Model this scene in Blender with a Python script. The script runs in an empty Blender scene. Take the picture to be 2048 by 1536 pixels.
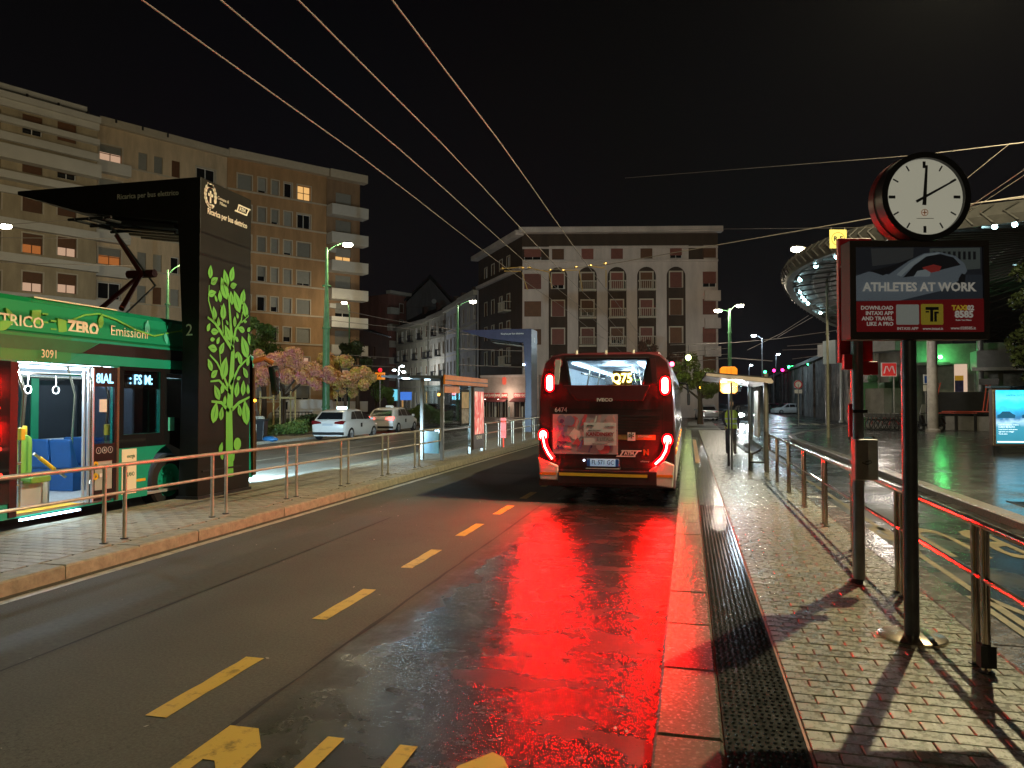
import bpy, bmesh, math, random
from mathutils import Vector, Matrix
random.seed(11)
S = bpy.context.scene
C = S.collection
PI = math.pi
R = math.radians

# ------------------------------------------------------------------ camera
F, VX, VY, H = 1480.0, 1376.0, 802.0, 1.9          # focal length in photo pixels, vanishing point, eye height
yaw = math.atan((VX - 1024) / F)
pitch = math.atan((VY - 768) / F * math.cos(yaw))
fwd = Vector((-math.sin(yaw) * math.cos(pitch), math.cos(yaw) * math.cos(pitch), math.sin(pitch)))
rgt = Vector((math.cos(yaw), math.sin(yaw), 0))
upv = rgt.cross(fwd)
cd = bpy.data.cameras.new('camera')
cd.sensor_width = 36
cd.lens = 36 * F / 2048
cd.clip_end = 3000
cam = bpy.data.objects.new('camera', cd)
C.objects.link(cam)
M = Matrix((rgt, upv, -fwd)).transposed().to_4x4()
M.translation = (0, 0, H)
cam.matrix_world = M
S.camera = cam
cd.dof.use_dof = False

def ray(u, v): return fwd * F + rgt * (u - 1024) + upv * (768 - v)
def G(u, v, z=0.0):                                  # photo pixel -> point on the ground at height z
    d = ray(u, v); t = (z - H) / d.z
    return Vector((0, 0, H)) + d * t
def AX(u, v, X):
    d = ray(u, v); return Vector((0, 0, H)) + d * (X / d.x)
def AY(u, v, Y):
    d = ray(u, v); return Vector((0, 0, H)) + d * (Y / d.y)
def UZ(u, zc):                                       # pixel column and depth -> plan position
    return Vector((-math.sin(yaw), math.cos(yaw), 0)) * zc + Vector((math.cos(yaw), math.sin(yaw), 0)) * ((u - 1024) / F * zc)
def ZV(v, zc): return H + (VY - v) / F * zc          # pixel row at a depth -> height

# ------------------------------------------------------------------ world: night sky with faint city glow
W = bpy.data.worlds.new('World'); S.world = W; W.use_nodes = True
nt = W.node_tree; nt.nodes.clear()
o_ = nt.nodes.new('ShaderNodeOutputWorld'); b_ = nt.nodes.new('ShaderNodeBackground')
tc = nt.nodes.new('ShaderNodeTexCoord'); sx = nt.nodes.new('ShaderNodeSeparateXYZ')
rp = nt.nodes.new('ShaderNodeValToRGB')
rp.color_ramp.elements[0].position = 0.0; rp.color_ramp.elements[0].color = (0.0062, 0.0054, 0.0072, 1)
rp.color_ramp.elements[1].position = 0.55; rp.color_ramp.elements[1].color = (0.0014, 0.0014, 0.0021, 1)
nz = nt.nodes.new('ShaderNodeTexNoise'); nz.inputs['Scale'].default_value = 2.0; nz.inputs['Detail'].default_value = 3
mx = nt.nodes.new('ShaderNodeMix'); mx.data_type = 'RGBA'; mx.blend_type = 'MULTIPLY'; mx.inputs[0].default_value = 0.5
nt.links.new(tc.outputs['Generated'], sx.inputs[0]); nt.links.new(sx.outputs['Z'], rp.inputs[0])
nt.links.new(tc.outputs['Generated'], nz.inputs['Vector'])
nt.links.new(rp.outputs[0], mx.inputs[6]); nt.links.new(nz.outputs['Color'], mx.inputs[7])
nt.links.new(mx.outputs[2], b_.inputs[0]); b_.inputs[1].default_value = 1.0
nt.links.new(b_.outputs[0], o_.inputs[0])

S.view_settings.view_transform = 'Standard'; S.view_settings.look = 'None'
S.view_settings.exposure = 0.0; S.view_settings.gamma = 1.0; S.view_settings.use_curve_mapping = False
S.cycles.use_denoising = True
S.cycles.max_bounces = 8; S.cycles.transparent_max_bounces = 16
S.cycles.sample_clamp_indirect = 4.0
S.cycles.caustics_reflective = False; S.cycles.caustics_refractive = False
S.cycles.use_light_tree = True

LAMP_K = 1.0
WARM = (1.0, 0.80, 0.48)
COOL = (0.62, 0.85, 1.0)

# ------------------------------------------------------------------ helpers
def link(o, parent=None):
    C.objects.link(o)
    if parent is not None: o.parent = parent
    return o
def tag(o, label=None, cat=None, group=None, kind=None):
    if label: o['label'] = label
    if cat: o['category'] = cat
    if group: o['group'] = group
    if kind: o['kind'] = kind
    return o
def thing(name, label, cat, loc=(0, 0, 0), rotz=0, group=None):
    o = bpy.data.objects.new(name, None); o.empty_display_size = .2
    C.objects.link(o); o.location = loc; o.rotation_euler = (0, 0, rotz)
    return tag(o, label, cat, group)
def copy_tree(o, parent=None):
    c = o.copy(); C.objects.link(c); c.parent = parent
    for ch in list(o.children): copy_tree(ch, c)
    return c
def inst(src, name, parent, loc, rotz=0.0, m=None):      # another object sharing the mesh
    o = bpy.data.objects.new(name, src); C.objects.link(o); o.parent = parent
    o.location = loc; o.rotation_euler = (0, 0, rotz)
    return o

class MB:
    def __init__(s): s.v = []; s.f = []
    def add(s, vs, fs):
        n = len(s.v); s.v += [tuple(p) for p in vs]; s.f += [tuple(i + n for i in f) for f in fs]; return s
    def box(s, x0, x1, y0, y1, z0, z1):
        vs = [(x0, y0, z0), (x1, y0, z0), (x1, y1, z0), (x0, y1, z0), (x0, y0, z1), (x1, y0, z1), (x1, y1, z1), (x0, y1, z1)]
        return s.add(vs, [(3, 2, 1, 0), (4, 5, 6, 7), (0, 1, 5, 4), (1, 2, 6, 5), (2, 3, 7, 6), (3, 0, 4, 7)])
    def cbox(s, c, sz, rz=0.0, M=None):
        hx, hy, hz = sz[0] / 2, sz[1] / 2, sz[2] / 2
        T = M if M else Matrix.Rotation(rz, 3, 'Z')
        vs = [Vector(c) + T @ Vector(p) for p in [(-hx, -hy, -hz), (hx, -hy, -hz), (hx, hy, -hz), (-hx, hy, -hz), (-hx, -hy, hz), (hx, -hy, hz), (hx, hy, hz), (-hx, hy, hz)]]
        return s.add(vs, [(3, 2, 1, 0), (4, 5, 6, 7), (0, 1, 5, 4), (1, 2, 6, 5), (2, 3, 7, 6), (3, 0, 4, 7)])
    def bevbox(s, x0, x1, y0, y1, z0, z1, b):            # box with chamfered upper edges
        vs = [(x0, y0, z0), (x1, y0, z0), (x1, y1, z0), (x0, y1, z0), (x0, y0, z1 - b), (x1, y0, z1 - b), (x1, y1, z1 - b), (x0, y1, z1 - b),
              (x0 + b, y0 + b, z1), (x1 - b, y0 + b, z1), (x1 - b, y1 - b, z1), (x0 + b, y1 - b, z1)]
        return s.add(vs, [(0, 1, 5, 4), (1, 2, 6, 5), (2, 3, 7, 6), (3, 0, 4, 7), (4, 5, 9, 8), (5, 6, 10, 9), (6, 7, 11, 10), (7, 4, 8, 11), (8, 9, 10, 11)])
    def tube(s, p0, p1, r0, r1=None, n=8, caps=True):
        p0 = Vector(p0); p1 = Vector(p1); r1 = r0 if r1 is None else r1
        d = (p1 - p0)
        if d.length < 1e-6: return s
        d.normalize(); a = d.orthogonal().normalized(); b = d.cross(a)
        vs = []
        for p, r in ((p0, r0), (p1, r1)):
            for k in range(n):
                t = 2 * PI * k / n
                vs.append(p + a * (r * math.cos(t)) + b * (r * math.sin(t)))
        fs = [(k, (k + 1) % n, n + (k + 1) % n, n + k) for k in range(n)]
        if caps: fs += [tuple(range(n - 1, -1, -1)), tuple(range(n, 2 * n))]
        return s.add(vs, fs)
    def path(s, pts, r, n=8, rs=None):
        pts = [Vector(p) for p in pts]; m = len(pts); vs = []; fs = []
        a = None
        for i, p in enumerate(pts):
            d = (pts[min(i + 1, m - 1)] - pts[max(i - 1, 0)]).normalized()
            a = (a - d * a.dot(d)).normalized() if a is not None and (a - d * a.dot(d)).length > 1e-4 else d.orthogonal().normalized()
            b = d.cross(a); rr = rs[i] if rs else r
            for k in range(n):
                t = 2 * PI * k / n
                vs.append(p + a * (rr * math.cos(t)) + b * (rr * math.sin(t)))
        for i in range(m - 1):
            for k in range(n):
                fs.append((i * n + k, i * n + (k + 1) % n, (i + 1) * n + (k + 1) % n, (i + 1) * n + k))
        fs += [tuple(range(n - 1, -1, -1)), tuple(range((m - 1) * n, m * n))]
        return s.add(vs, fs)
    def prism(s, poly, ax, t0, t1):                      # polygon in the plane normal to ax, extruded t0..t1
        def P(a, b, t):
            return (t, a, b) if ax == 'x' else (a, t, b) if ax == 'y' else (a, b, t)
        n = len(poly)
        vs = [P(a, b, t0) for a, b in poly] + [P(a, b, t1) for a, b in poly]
        fs = [(k, (k + 1) % n, n + (k + 1) % n, n + k) for k in range(n)] + [tuple(range(n - 1, -1, -1)), tuple(range(n, 2 * n))]
        return s.add(vs, fs)
    def lathe(s, prof, n=16, c=(0, 0, 0), ax='z'):
        vs = []; fs = []; m = len(prof)
        for k in range(n):
            t = 2 * PI * k / n
            for r, z in prof:
                if ax == 'z': vs.append((c[0] + r * math.cos(t), c[1] + r * math.sin(t), c[2] + z))
                elif ax == 'x': vs.append((c[0] + z, c[1] + r * math.cos(t), c[2] + r * math.sin(t)))
                else: vs.append((c[0] + r * math.cos(t), c[1] + z, c[2] + r * math.sin(t)))
        for k in range(n):
            for i in range(m - 1):
                a = k * m + i; b = ((k + 1) % n) * m + i
                fs.append((a, b, b + 1, a + 1))
        return s.add(vs, fs)
    def ball(s, c, r, n=10, m=6, sc=(1, 1, 1)):
        vs = []; fs = []
        for i in range(m + 1):
            ph = PI * i / m
            for k in range(n):
                t = 2 * PI * k / n
                vs.append((c[0] + r * sc[0] * math.sin(ph) * math.cos(t), c[1] + r * sc[1] * math.sin(ph) * math.sin(t), c[2] + r * sc[2] * math.cos(ph)))
        for i in range(m):
            for k in range(n):
                fs.append((i * n + k, (i + 1) * n + k, (i + 1) * n + (k + 1) % n, i * n + (k + 1) % n))
        return s.add(vs, fs)
    def poly(s, pts): return s.add(pts, [tuple(range(len(pts)))])
    def mesh(s, name):
        me = bpy.data.meshes.new(name); me.from_pydata(s.v, [], s.f); me.update(); return me
    def build(s, name, mat, parent=None, smooth=False, loc=None, rotz=None, bevel=0, fixn=True):
        me = s.mesh(name)
        if fixn and len(s.f) < 60000:
            bm = bmesh.new(); bm.from_mesh(me)
            if smooth: bmesh.ops.remove_doubles(bm, verts=bm.verts, dist=1e-5)
            bmesh.ops.recalc_face_normals(bm, faces=bm.faces); bm.to_mesh(me); bm.free()
        if mat: me.materials.append(mat)
        if smooth:
            for p in me.polygons: p.use_smooth = True
            try: me.set_sharp_from_angle(angle=R(40))
            except Exception: pass
        o = bpy.data.objects.new(name, me); link(o, parent)
        if loc is not None: o.location = loc
        if rotz is not None: o.rotation_euler = (0, 0, rotz)
        if bevel:
            md = o.modifiers.new('bevel', 'BEVEL'); md.width = bevel; md.segments = 2; md.limit_method = 'ANGLE'; md.angle_limit = R(35)
        return o

def box(name, mat, parent, x0, x1, y0, y1, z0, z1, bevel=0):
    return MB().box(x0, x1, y0, y1, z0, z1).build(name, mat, parent, bevel=bevel)

def text(body, size, mat, parent, M=None, loc=(0, 0, 0), face='-y', align='CENTER', ext=.002, bold=0.0, sx=1.0, sp=1.0, shear=0.0, name='lettering', rot=0.0):
    cu = bpy.data.curves.new('t', 'FONT'); cu.body = body; cu.size = size; cu.align_x = align; cu.align_y = 'CENTER'
    cu.extrude = ext; cu.offset = bold; cu.space_character = sp; cu.resolution_u = 2; cu.shear = shear
    tmp = bpy.data.objects.new('t', cu); C.objects.link(tmp)
    bpy.context.view_layer.update()
    me = bpy.data.meshes.new_from_object(tmp.evaluated_get(bpy.context.evaluated_depsgraph_get()))
    bpy.data.objects.remove(tmp); bpy.data.curves.remove(cu)
    me.transform(Matrix.Diagonal((sx, 1, 1, 1)))
    if rot: me.transform(Matrix.Rotation(rot, 4, 'Z'))
    if face == '-y': T = Matrix.Rotation(PI / 2, 4, 'X')
    elif face == '+x': T = Matrix.Rotation(PI / 2, 4, 'Z') @ Matrix.Rotation(PI / 2, 4, 'X')
    elif face == 'up': T = Matrix.Identity(4)
    else: T = M
    me.transform(T); me.name = name
    me.materials.clear(); me.materials.append(mat)
    o = bpy.data.objects.new(name, me); link(o, parent); o.location = loc
    return o

# ------------------------------------------------------------------ materials (procedural)
MATS = {}
def mat(name, col, rough=.6, metal=0.0, var=.25, scale=3.0, bump=0.0, bscale=60.0, emit=None, es=0.0, coat=0.0, trans=0.0, alpha=1.0, spec=.5, rnd=0.0, rvar=0.0, col2=None, streak=None, ior=1.45):
    if name in MATS: return MATS[name]
    m = bpy.data.materials.new(name); m.use_nodes = True; MATS[name] = m
    t = m.node_tree; b = t.nodes['Principled BSDF']
    c4 = (*col, 1)
    b.inputs['Base Color'].default_value = c4
    b.inputs['Roughness'].default_value = rough; b.inputs['Metallic'].default_value = metal
    b.inputs['Specular IOR Level'].default_value = spec; b.inputs['IOR'].default_value = ior
    b.inputs['Coat Weight'].default_value = coat; b.inputs['Coat Roughness'].default_value = .08
    b.inputs['Transmission Weight'].default_value = trans; b.inputs['Alpha'].default_value = alpha
    if emit:
        b.inputs['Emission Color'].default_value = (*emit, 1); b.inputs['Emission Strength'].default_value = es
    if var or bump or rnd or rvar:
        tcn = t.nodes.new('ShaderNodeTexCoord')
        vec = tcn.outputs['Object']
        if streak:
            mp = t.nodes.new('ShaderNodeMapping'); mp.inputs['Scale'].default_value = streak
            t.links.new(vec, mp.inputs['Vector']); vec = mp.outputs[0]
        cur = None
        if var:
            n = t.nodes.new('ShaderNodeTexNoise'); n.inputs['Scale'].default_value = scale; n.inputs['Detail'].default_value = 6; n.inputs['Roughness'].default_value = .65
            t.links.new(vec, n.inputs['Vector'])
            r = t.nodes.new('ShaderNodeValToRGB')
            r.color_ramp.elements[0].position = .3; r.color_ramp.elements[1].position = .7
            lo = tuple(x * (1 - var) for x in col); hi = col2 or tuple(min(1, x * (1 + var)) for x in col)
            r.color_ramp.elements[0].color = (*lo, 1); r.color_ramp.elements[1].color = (*hi, 1)
            t.links.new(n.outputs[0], r.inputs[0]); cur = r.outputs[0]
            if rvar:
                mr = t.nodes.new('ShaderNodeMapRange'); mr.inputs[1].default_value = .3; mr.inputs[2].default_value = .7
                mr.inputs[3].default_value = max(.02, rough - rvar); mr.inputs[4].default_value = min(1, rough + rvar)
                t.links.new(n.outputs[0], mr.inputs[0]); t.links.new(mr.outputs[0], b.inputs['Roughness'])
        if rnd:
            oi = t.nodes.new('ShaderNodeObjectInfo'); mr = t.nodes.new('ShaderNodeMapRange')
            mr.inputs[3].default_value = 1 - rnd; mr.inputs[4].default_value = 1 + rnd
            t.links.new(oi.outputs['Random'], mr.inputs[0])
            mxx = t.nodes.new('ShaderNodeMix'); mxx.data_type = 'RGBA'; mxx.blend_type = 'MULTIPLY'; mxx.inputs[0].default_value = 1
            if cur: t.links.new(cur, mxx.inputs[6])
            else: mxx.inputs[6].default_value = c4
            t.links.new(mr.outputs[0], mxx.inputs[7]); cur = mxx.outputs[2]
        if cur: t.links.new(cur, b.inputs['Base Color'])
        if bump:
            n2 = t.nodes.new('ShaderNodeTexNoise'); n2.inputs['Scale'].default_value = bscale; n2.inputs['Detail'].default_value = 4
            t.links.new(tcn.outputs['Object'], n2.inputs['Vector'])
            bp = t.nodes.new('ShaderNodeBump'); bp.inputs['Strength'].default_value = bump; bp.inputs['Distance'].default_value = .32 / bscale
            t.links.new(n2.outputs[0], bp.inputs['Height']); t.links.new(bp.outputs[0], b.inputs['Normal'])
    return m
def glow(name, col, s):                                  # things that give off light
    if name in MATS: return MATS[name]
    m = bpy.data.materials.new(name); m.use_nodes = True; MATS[name] = m
    b = m.node_tree.nodes['Principled BSDF']
    b.inputs['Base Color'].default_value = (.02, .02, .02, 1)
    b.inputs['Emission Color'].default_value = (*col, 1); b.inputs['Emission Strength'].default_value = s
    return m
def glass(name, tint=(.9, .95, .95), mixf=.12, rough=.02):  # thin pane: mostly see-through, mirror at grazing angles
    if name in MATS: return MATS[name]
    m = bpy.data.materials.new(name); m.use_nodes = True; MATS[name] = m
    t = m.node_tree; t.nodes.clear()
    o = t.nodes.new('ShaderNodeOutputMaterial'); tr = t.nodes.new('ShaderNodeBsdfTransparent'); gl = t.nodes.new('ShaderNodeBsdfGlossy')
    lw = t.nodes.new('ShaderNodeLayerWeight'); lw.inputs[0].default_value = .25
    mr = t.nodes.new('ShaderNodeMapRange'); mr.inputs[3].default_value = mixf; mr.inputs[4].default_value = .7
    mxs = t.nodes.new('ShaderNodeMixShader')
    tr.inputs[0].default_value = (*tint, 1); gl.inputs['Roughness'].default_value = rough; gl.inputs['Color'].default_value = (.9, .9, .9, 1)
    t.links.new(lw.outputs['Fresnel'], mr.inputs[0]); t.links.new(mr.outputs[0], mxs.inputs[0])
    t.links.new(tr.outputs[0], mxs.inputs[1]); t.links.new(gl.outputs[0], mxs.inputs[2]); t.links.new(mxs.outputs[0], o.inputs[0])
    return m
def lamp(name, parent, loc, power, col=WARM, radius=.12, typ='POINT', rot=None, spot=None, blend=.6):
    l = bpy.data.lights.new(name, typ); l.energy = power * LAMP_K; l.color = col
    if typ != 'AREA': l.shadow_soft_size = radius
    if spot: l.spot_size = spot; l.spot_blend = blend
    o = bpy.data.objects.new(name, l); link(o, parent); o.location = loc
    if rot: o.rotation_euler = rot
    return o

M_black = mat('black_paint', (.012, .012, .013), .35, var=.3)
M_blackm = mat('black_matt', (.015, .015, .015), .7, var=.3)
M_dark = mat('dark_metal', (.05, .05, .052), .4, .6, var=.3)
M_steel = mat('brushed_steel', (.62, .52, .40), .26, 1.0, var=.15, scale=8, streak=(1, 1, 30))
M_grey = mat('grey_paint', (.22, .22, .23), .5, var=.2)
M_white = mat('white_paint', (.78, .77, .74), .5, var=.12)
M_offw = mat('off_white_print', (.8, .76, .62), .5, var=0)
M_green_post = mat('green_post_paint', (.07, .20, .09), .38, .0, var=.25, scale=5)
M_red = mat('red_enamel', (.55, .015, .03), .35, var=.1)
M_orange = mat('orange_enamel', (.85, .24, .015), .4, var=.15)
M_yellow = mat('yellow_paint', (.75, .48, .03), .5, var=.1)
M_rubber = mat('rubber', (.015, .015, .015), .8, var=.2)
M_glass = glass('clear_glass')
M_wire = mat('wire_metal', (.22, .19, .165), .65, .1, var=0)
M_brass = mat('brass_fitting', (.6, .42, .16), .35, .8, var=0)
# ------------------------------------------------------------------ ground
def ground_material():
    m = bpy.data.materials.new('asphalt'); m.use_nodes = True; t = m.node_tree; b = t.nodes['Principled BSDF']
    N = t.nodes.new; L = t.links.new
    tcn = N('ShaderNodeTexCoord'); ob = tcn.outputs['Object']
    sp = N('ShaderNodeSeparateXYZ'); L(ob, sp.inputs[0])
    def noise(sc, det=4, rough=.6, stretch=None):
        n = N('ShaderNodeTexNoise'); n.inputs['Scale'].default_value = sc; n.inputs['Detail'].default_value = det; n.inputs['Roughness'].default_value = rough
        v = ob
        if stretch:
            mp = N('ShaderNodeMapping'); mp.inputs['Scale'].default_value = stretch; L(ob, mp.inputs['Vector']); v = mp.outputs[0]
        L(v, n.inputs['Vector']); return n.outputs[0]
    def math_(op, a, bb, c=None):
        n = N('ShaderNodeMath'); n.operation = op
        for i, x in enumerate((a, bb, c)):
            if x is None: continue
            if isinstance(x, (int, float)): n.inputs[i].default_value = x
            else: L(x, n.inputs[i])
        return n.outputs[0]
    def mrange(x, a0, a1, b0, b1, smooth=True):
        n = N('ShaderNodeMapRange'); n.interpolation_type = 'SMOOTHSTEP' if smooth else 'LINEAR'
        L(x, n.inputs[0]); n.inputs[1].default_value = a0; n.inputs[2].default_value = a1; n.inputs[3].default_value = b0; n.inputs[4].default_value = b1
        return n.outputs[0]
    big = noise(.55, 5, .62); mid = noise(1.6, 6, .7); lay = noise(1.0, 5, .6, (1.3, .28, 1)); fine = noise(190, 2, .7); grain = noise(75, 4, .7)
    X = sp.outputs['X']
    # wet band along the right kerb of the carriageway, ragged by noise
    e1 = math_('ADD', X, math_('MULTIPLY_ADD', mid, 1.1, -.55)); e1 = math_('ADD', e1, math_('MULTIPLY_ADD', lay, 1.3, -.65))
    wet1 = mrange(e1, -2.75, -2.05, 0, 1)
    in1 = mrange(X, -.12, 0.0, 1, 0)
    wet1 = math_('MULTIPLY', wet1, in1)
    # right lane: damp all over
    wet2 = math_('MULTIPLY', mrange(X, 1.9, 2.1, 0, 1), mrange(big, .35, .55, .55, .95))
    # left carriageway: slightly damp
    wet3 = math_('MULTIPLY', mrange(X, -8.9, -8.7, 1, 0), mrange(lay, .35, .6, .15, .55))
    wet = math_('MAXIMUM', math_('MAXIMUM', wet1, wet2), wet3)
    pud = math_('MULTIPLY', mrange(math_('ADD', math_('MULTIPLY', lay, .6), math_('MULTIPLY', mid, .4)), .47, .62, 0, 1), wet)
    # colour
    tyre = N('ShaderNodeTexWave'); tyre.wave_type = 'BANDS'; tyre.bands_direction = 'X'; tyre.inputs['Scale'].default_value = .16; tyre.inputs['Distortion'].default_value = 1.2; tyre.inputs['Detail'].default_value = 2
    tyre.inputs['Detail Scale'].default_value = .4; tyre.inputs['Phase Offset'].default_value = 1.2
    L(ob, tyre.inputs['Vector'])
    val = math_('MULTIPLY_ADD', big, .8, .62); val = math_('MULTIPLY', val, math_('MULTIPLY_ADD', fine, .7, .65)); val = math_('MULTIPLY', val, math_('MULTIPLY_ADD', tyre.outputs['Fac'], .16, .88))
    val = math_('MULTIPLY', val, math_('MULTIPLY_ADD', mid, .5, .75))
    agg = noise(48, 3, .8); val = math_('MULTIPLY', val, mrange(agg, .3, .72, .72, 1.3))
    ck1 = noise(1.3, 7, .62); crack = mrange(math_('ABSOLUTE', math_('SUBTRACT', ck1, .5), 0), .0, .0045, .45, 1.0)
    ckm = mrange(noise(.25, 2, .5), .5, .58, 0, 1); crack = math_('ADD', math_('MULTIPLY', crack, ckm), math_('SUBTRACT', 1.0, ckm))
    val = math_('MULTIPLY', val, crack)
    val = math_('MULTIPLY', val, math_('MULTIPLY_ADD', wet, -.9, 1.0))
    val = math_('MULTIPLY', val, mrange(X, -8.98, -8.9, 2.3, 1.0))       # far carriageway lightened in colour for the light that falls there
    cr = N('ShaderNodeVectorMath'); cr.operation = 'SCALE'; cr.inputs[0].default_value = (.078, .075, .060); L(val, cr.inputs['Scale'])
    L(cr.outputs[0], b.inputs['Base Color'])
    rg = mrange(wet, 0, 1, .74, .2, False); rg = math_('ADD', rg, math_('MULTIPLY_ADD', grain, .16, -.08)); rg = math_('ADD', rg, math_('MULTIPLY_ADD', mid, .16, -.08))
    rg = math_('SUBTRACT', rg, math_('MULTIPLY', pud, .05)); rg = math_('MAXIMUM', rg, .12)
    zone = mrange(math_('ADD', X, math_('MULTIPLY_ADD', mid, .7, -.35)), -2.05, -1.75, 0, 1)
    smooth_wet = math_('MULTIPLY', math_('SUBTRACT', 1.0, zone), wet1)
    rg = math_('SUBTRACT', rg, math_('MULTIPLY', smooth_wet, .03)); brk = math_('MULTIPLY', mrange(math_('ADD', math_('MULTIPLY', noise(2.3, 6, .72), .6), math_('MULTIPLY', noise(1.7, 4, .6, (.55, 2.2, 1)), .4)), .44, .6, 0, 1), wet1)
    rg = math_('ADD', rg, math_('MULTIPLY', brk, .13)); rg = math_('MAXIMUM', rg, .1)
    L(rg, b.inputs['Roughness'])
    L(math_('MULTIPLY_ADD', wet, .1, .35), b.inputs['Specular IOR Level'])
    bp = N('ShaderNodeBump'); bp.inputs['Distance'].default_value = .0026
    L(math_('MULTIPLY', math_('MULTIPLY_ADD', pud, -.25, .62), math_('MULTIPLY_ADD', smooth_wet, -.15, 1.0)), bp.inputs['Strength'])
    L(math_('ADD', fine, math_('MULTIPLY', grain, .8)), bp.inputs['Height']); L(bp.outputs[0], b.inputs['Normal'])
    return m
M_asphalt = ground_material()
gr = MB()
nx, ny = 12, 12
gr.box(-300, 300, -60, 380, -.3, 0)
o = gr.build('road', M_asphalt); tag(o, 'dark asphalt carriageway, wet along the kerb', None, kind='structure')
ROAD = o

def paint_mat(name, col, worn=.45, thr=.42):            # road paint with worn patches
    m = bpy.data.materials.new(name); m.use_nodes = True; t = m.node_tree; b = t.nodes['Principled BSDF']; N = t.nodes.new; L = t.links.new
    tcn = N('ShaderNodeTexCoord'); n = N('ShaderNodeTexNoise'); n.inputs['Scale'].default_value = 7; n.inputs['Detail'].default_value = 8; n.inputs['Roughness'].default_value = .75
    L(tcn.outputs['Object'], n.inputs['Vector'])
    r = N('ShaderNodeValToRGB'); r.color_ramp.elements[0].position = thr - .06; r.color_ramp.elements[1].position = thr + .05
    r.color_ramp.elements[0].color = (*[c * worn for c in col], 1); r.color_ramp.elements[1].color = (*col, 1)
    L(n.outputs[0], r.inputs[0]); L(r.outputs[0], b.inputs['Base Color']); b.inputs['Roughness'].default_value = .5
    n2 = N('ShaderNodeTexNoise'); n2.inputs['Scale'].default_value = 120; L(tcn.outputs['Object'], n2.inputs['Vector'])
    bp = N('ShaderNodeBump'); bp.inputs['Strength'].default_value = .4; bp.inputs['Distance'].default_value = .004; L(n2.outputs[0], bp.inputs['Height']); L(bp.outputs[0], b.inputs['Normal'])
    return m
M_ypaint = paint_mat('yellow_road_paint', (.52, .34, .05))
M_wpaint = paint_mat('white_road_paint', (.42, .40, .31), .55, .46)
M_ypaint_old = paint_mat('faded_yellow_road_paint', (.17, .135, .06), .6, .52)
def ragged(x0, x1, y0, y1, z, step=.12, j=.006):
    n = max(2, int((y1 - y0) / step)); Lp = []; Rp = []
    for i in range(n + 1):
        y = y0 + (y1 - y0) * i / n
        Lp.append((x0 + random.uniform(-j, j), y, z)); Rp.append((x1 + random.uniform(-j, j), y, z))
    return Lp, Rp, n
def strip(x0, x1, y0, y1, z=.004, step=.12, j=.006):
    a, b, n = ragged(x0, x1, y0, y1, z, step, j); m = MB()
    m.add(a + b, [(i, n + 1 + i, n + 2 + i, i + 1) for i in range(n)]); return m
y = -4.25
while y < 32:
    strip(-3.19, -3.05, y, y + 1.05).build('lane_dash', M_ypaint, ROAD); y += 2.03
strip(-6.33, -6.21, -8, 36, .004, .5, .008).build('edge_line', M_wpaint, ROAD)
strip(-13.3, -13.15, 4, 44, .004, .5, .008).build('edge_line', M_wpaint, ROAD)
strip(2.72, 2.80, -6, 30, .004, .5, .008).build('edge_line', M_ypaint_old, ROAD)
text('B', 3.7, M_ypaint, ROAD, loc=(-2.42, 2.42, .004), face='up', ext=.0, bold=.035, sx=.24, name='road_letter')
text('U', 3.7, M_ypaint, ROAD, loc=(-1.72, 2.42, .004), face='up', ext=.0, bold=.035, sx=.24, name='road_letter')
text('S', 3.7, M_ypaint, ROAD, loc=(-1.05, 2.42, .004), face='up', ext=.0, bold=.035, sx=.24, name='road_letter')
for i, ch in enumerate('BUS'):
    text(ch, 3.0, M_ypaint_old, ROAD, loc=(3.95 - i * .62, 11.2, .004), face='up', ext=.0, bold=.02, sx=.26, rot=PI, name='road_letter')
text('TAXI', 2.2, M_ypaint_old, ROAD, loc=(3.3, 7.4, .004), face='up', ext=.0, bold=.01, sx=.3, rot=PI, name='road_letter')
for k in range(7):                                        # far crossing stripes
    strip(-18 + k * .9, -17.5 + k * .9, 62, 65, .004, 1).build('crossing_stripe', M_wpaint, ROAD)
for k in range(5):
    strip(7.0 + k * .9, 7.5 + k * .9, 62, 65, .004, 1).build('crossing_stripe', M_wpaint, ROAD)
strip(-4.2, -4.05, 37, 60, .004, .6).build('edge_line', M_wpaint, ROAD)
strip(-16, 2, 52.2, 52.55, .004, 4).build('stop_line', M_wpaint, ROAD)
# patched seams and small litter on the carriageway
lv = []; lf = []
rl = random.Random(21)
for i in range(420):                                      # leaves, paper bits and grit lying about
    if i % 3 == 0: x, y, z = rl.uniform(-6.2, -.3), rl.uniform(3, 18), .006
    elif i % 3 == 1: x, y, z = rl.uniform(-8.6, -6.6), rl.uniform(6, 20), .157
    else: x, y, z = rl.choice((rl.uniform(-.45, -.25), rl.uniform(.2, 2.0), rl.uniform(-6.43, -6.3))), rl.uniform(3.3, 15), 0
    if z == 0: z = .157 if x > 0 else .006
    a = rl.uniform(0, PI); s = rl.choice((.005, .007, .01, .018)); k = len(lv); c, q = math.cos(a) * s, math.sin(a) * s
    lv += [(x - c, y - q, z), (x + q * .6, y - c * .6, z + .003), (x + c, y + q, z + s * .3), (x - q * .6, y + c * .6, z)]; lf.append((k, k + 1, k + 2, k + 3))
me = bpy.data.meshes.new('street_litter'); me.from_pydata(lv, [], lf); me.materials.append(mat('litter', (.22, .17, .10), .6, var=.8, scale=2, col2=(.55, .5, .42)))
o = bpy.data.objects.new('street_litter', me); C.objects.link(o); tag(o, 'leaves, paper bits and grit scattered on road and pavement', 'litter', kind='stuff')
M_patch = mat('newer_asphalt_patch', (.062, .059, .047), .65, var=.3, scale=20, bump=.4, bscale=120)
strip(-5.35, -4.72, -5, 11.3, .003, .5, .02).build('asphalt_patch', M_patch, ROAD)
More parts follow.
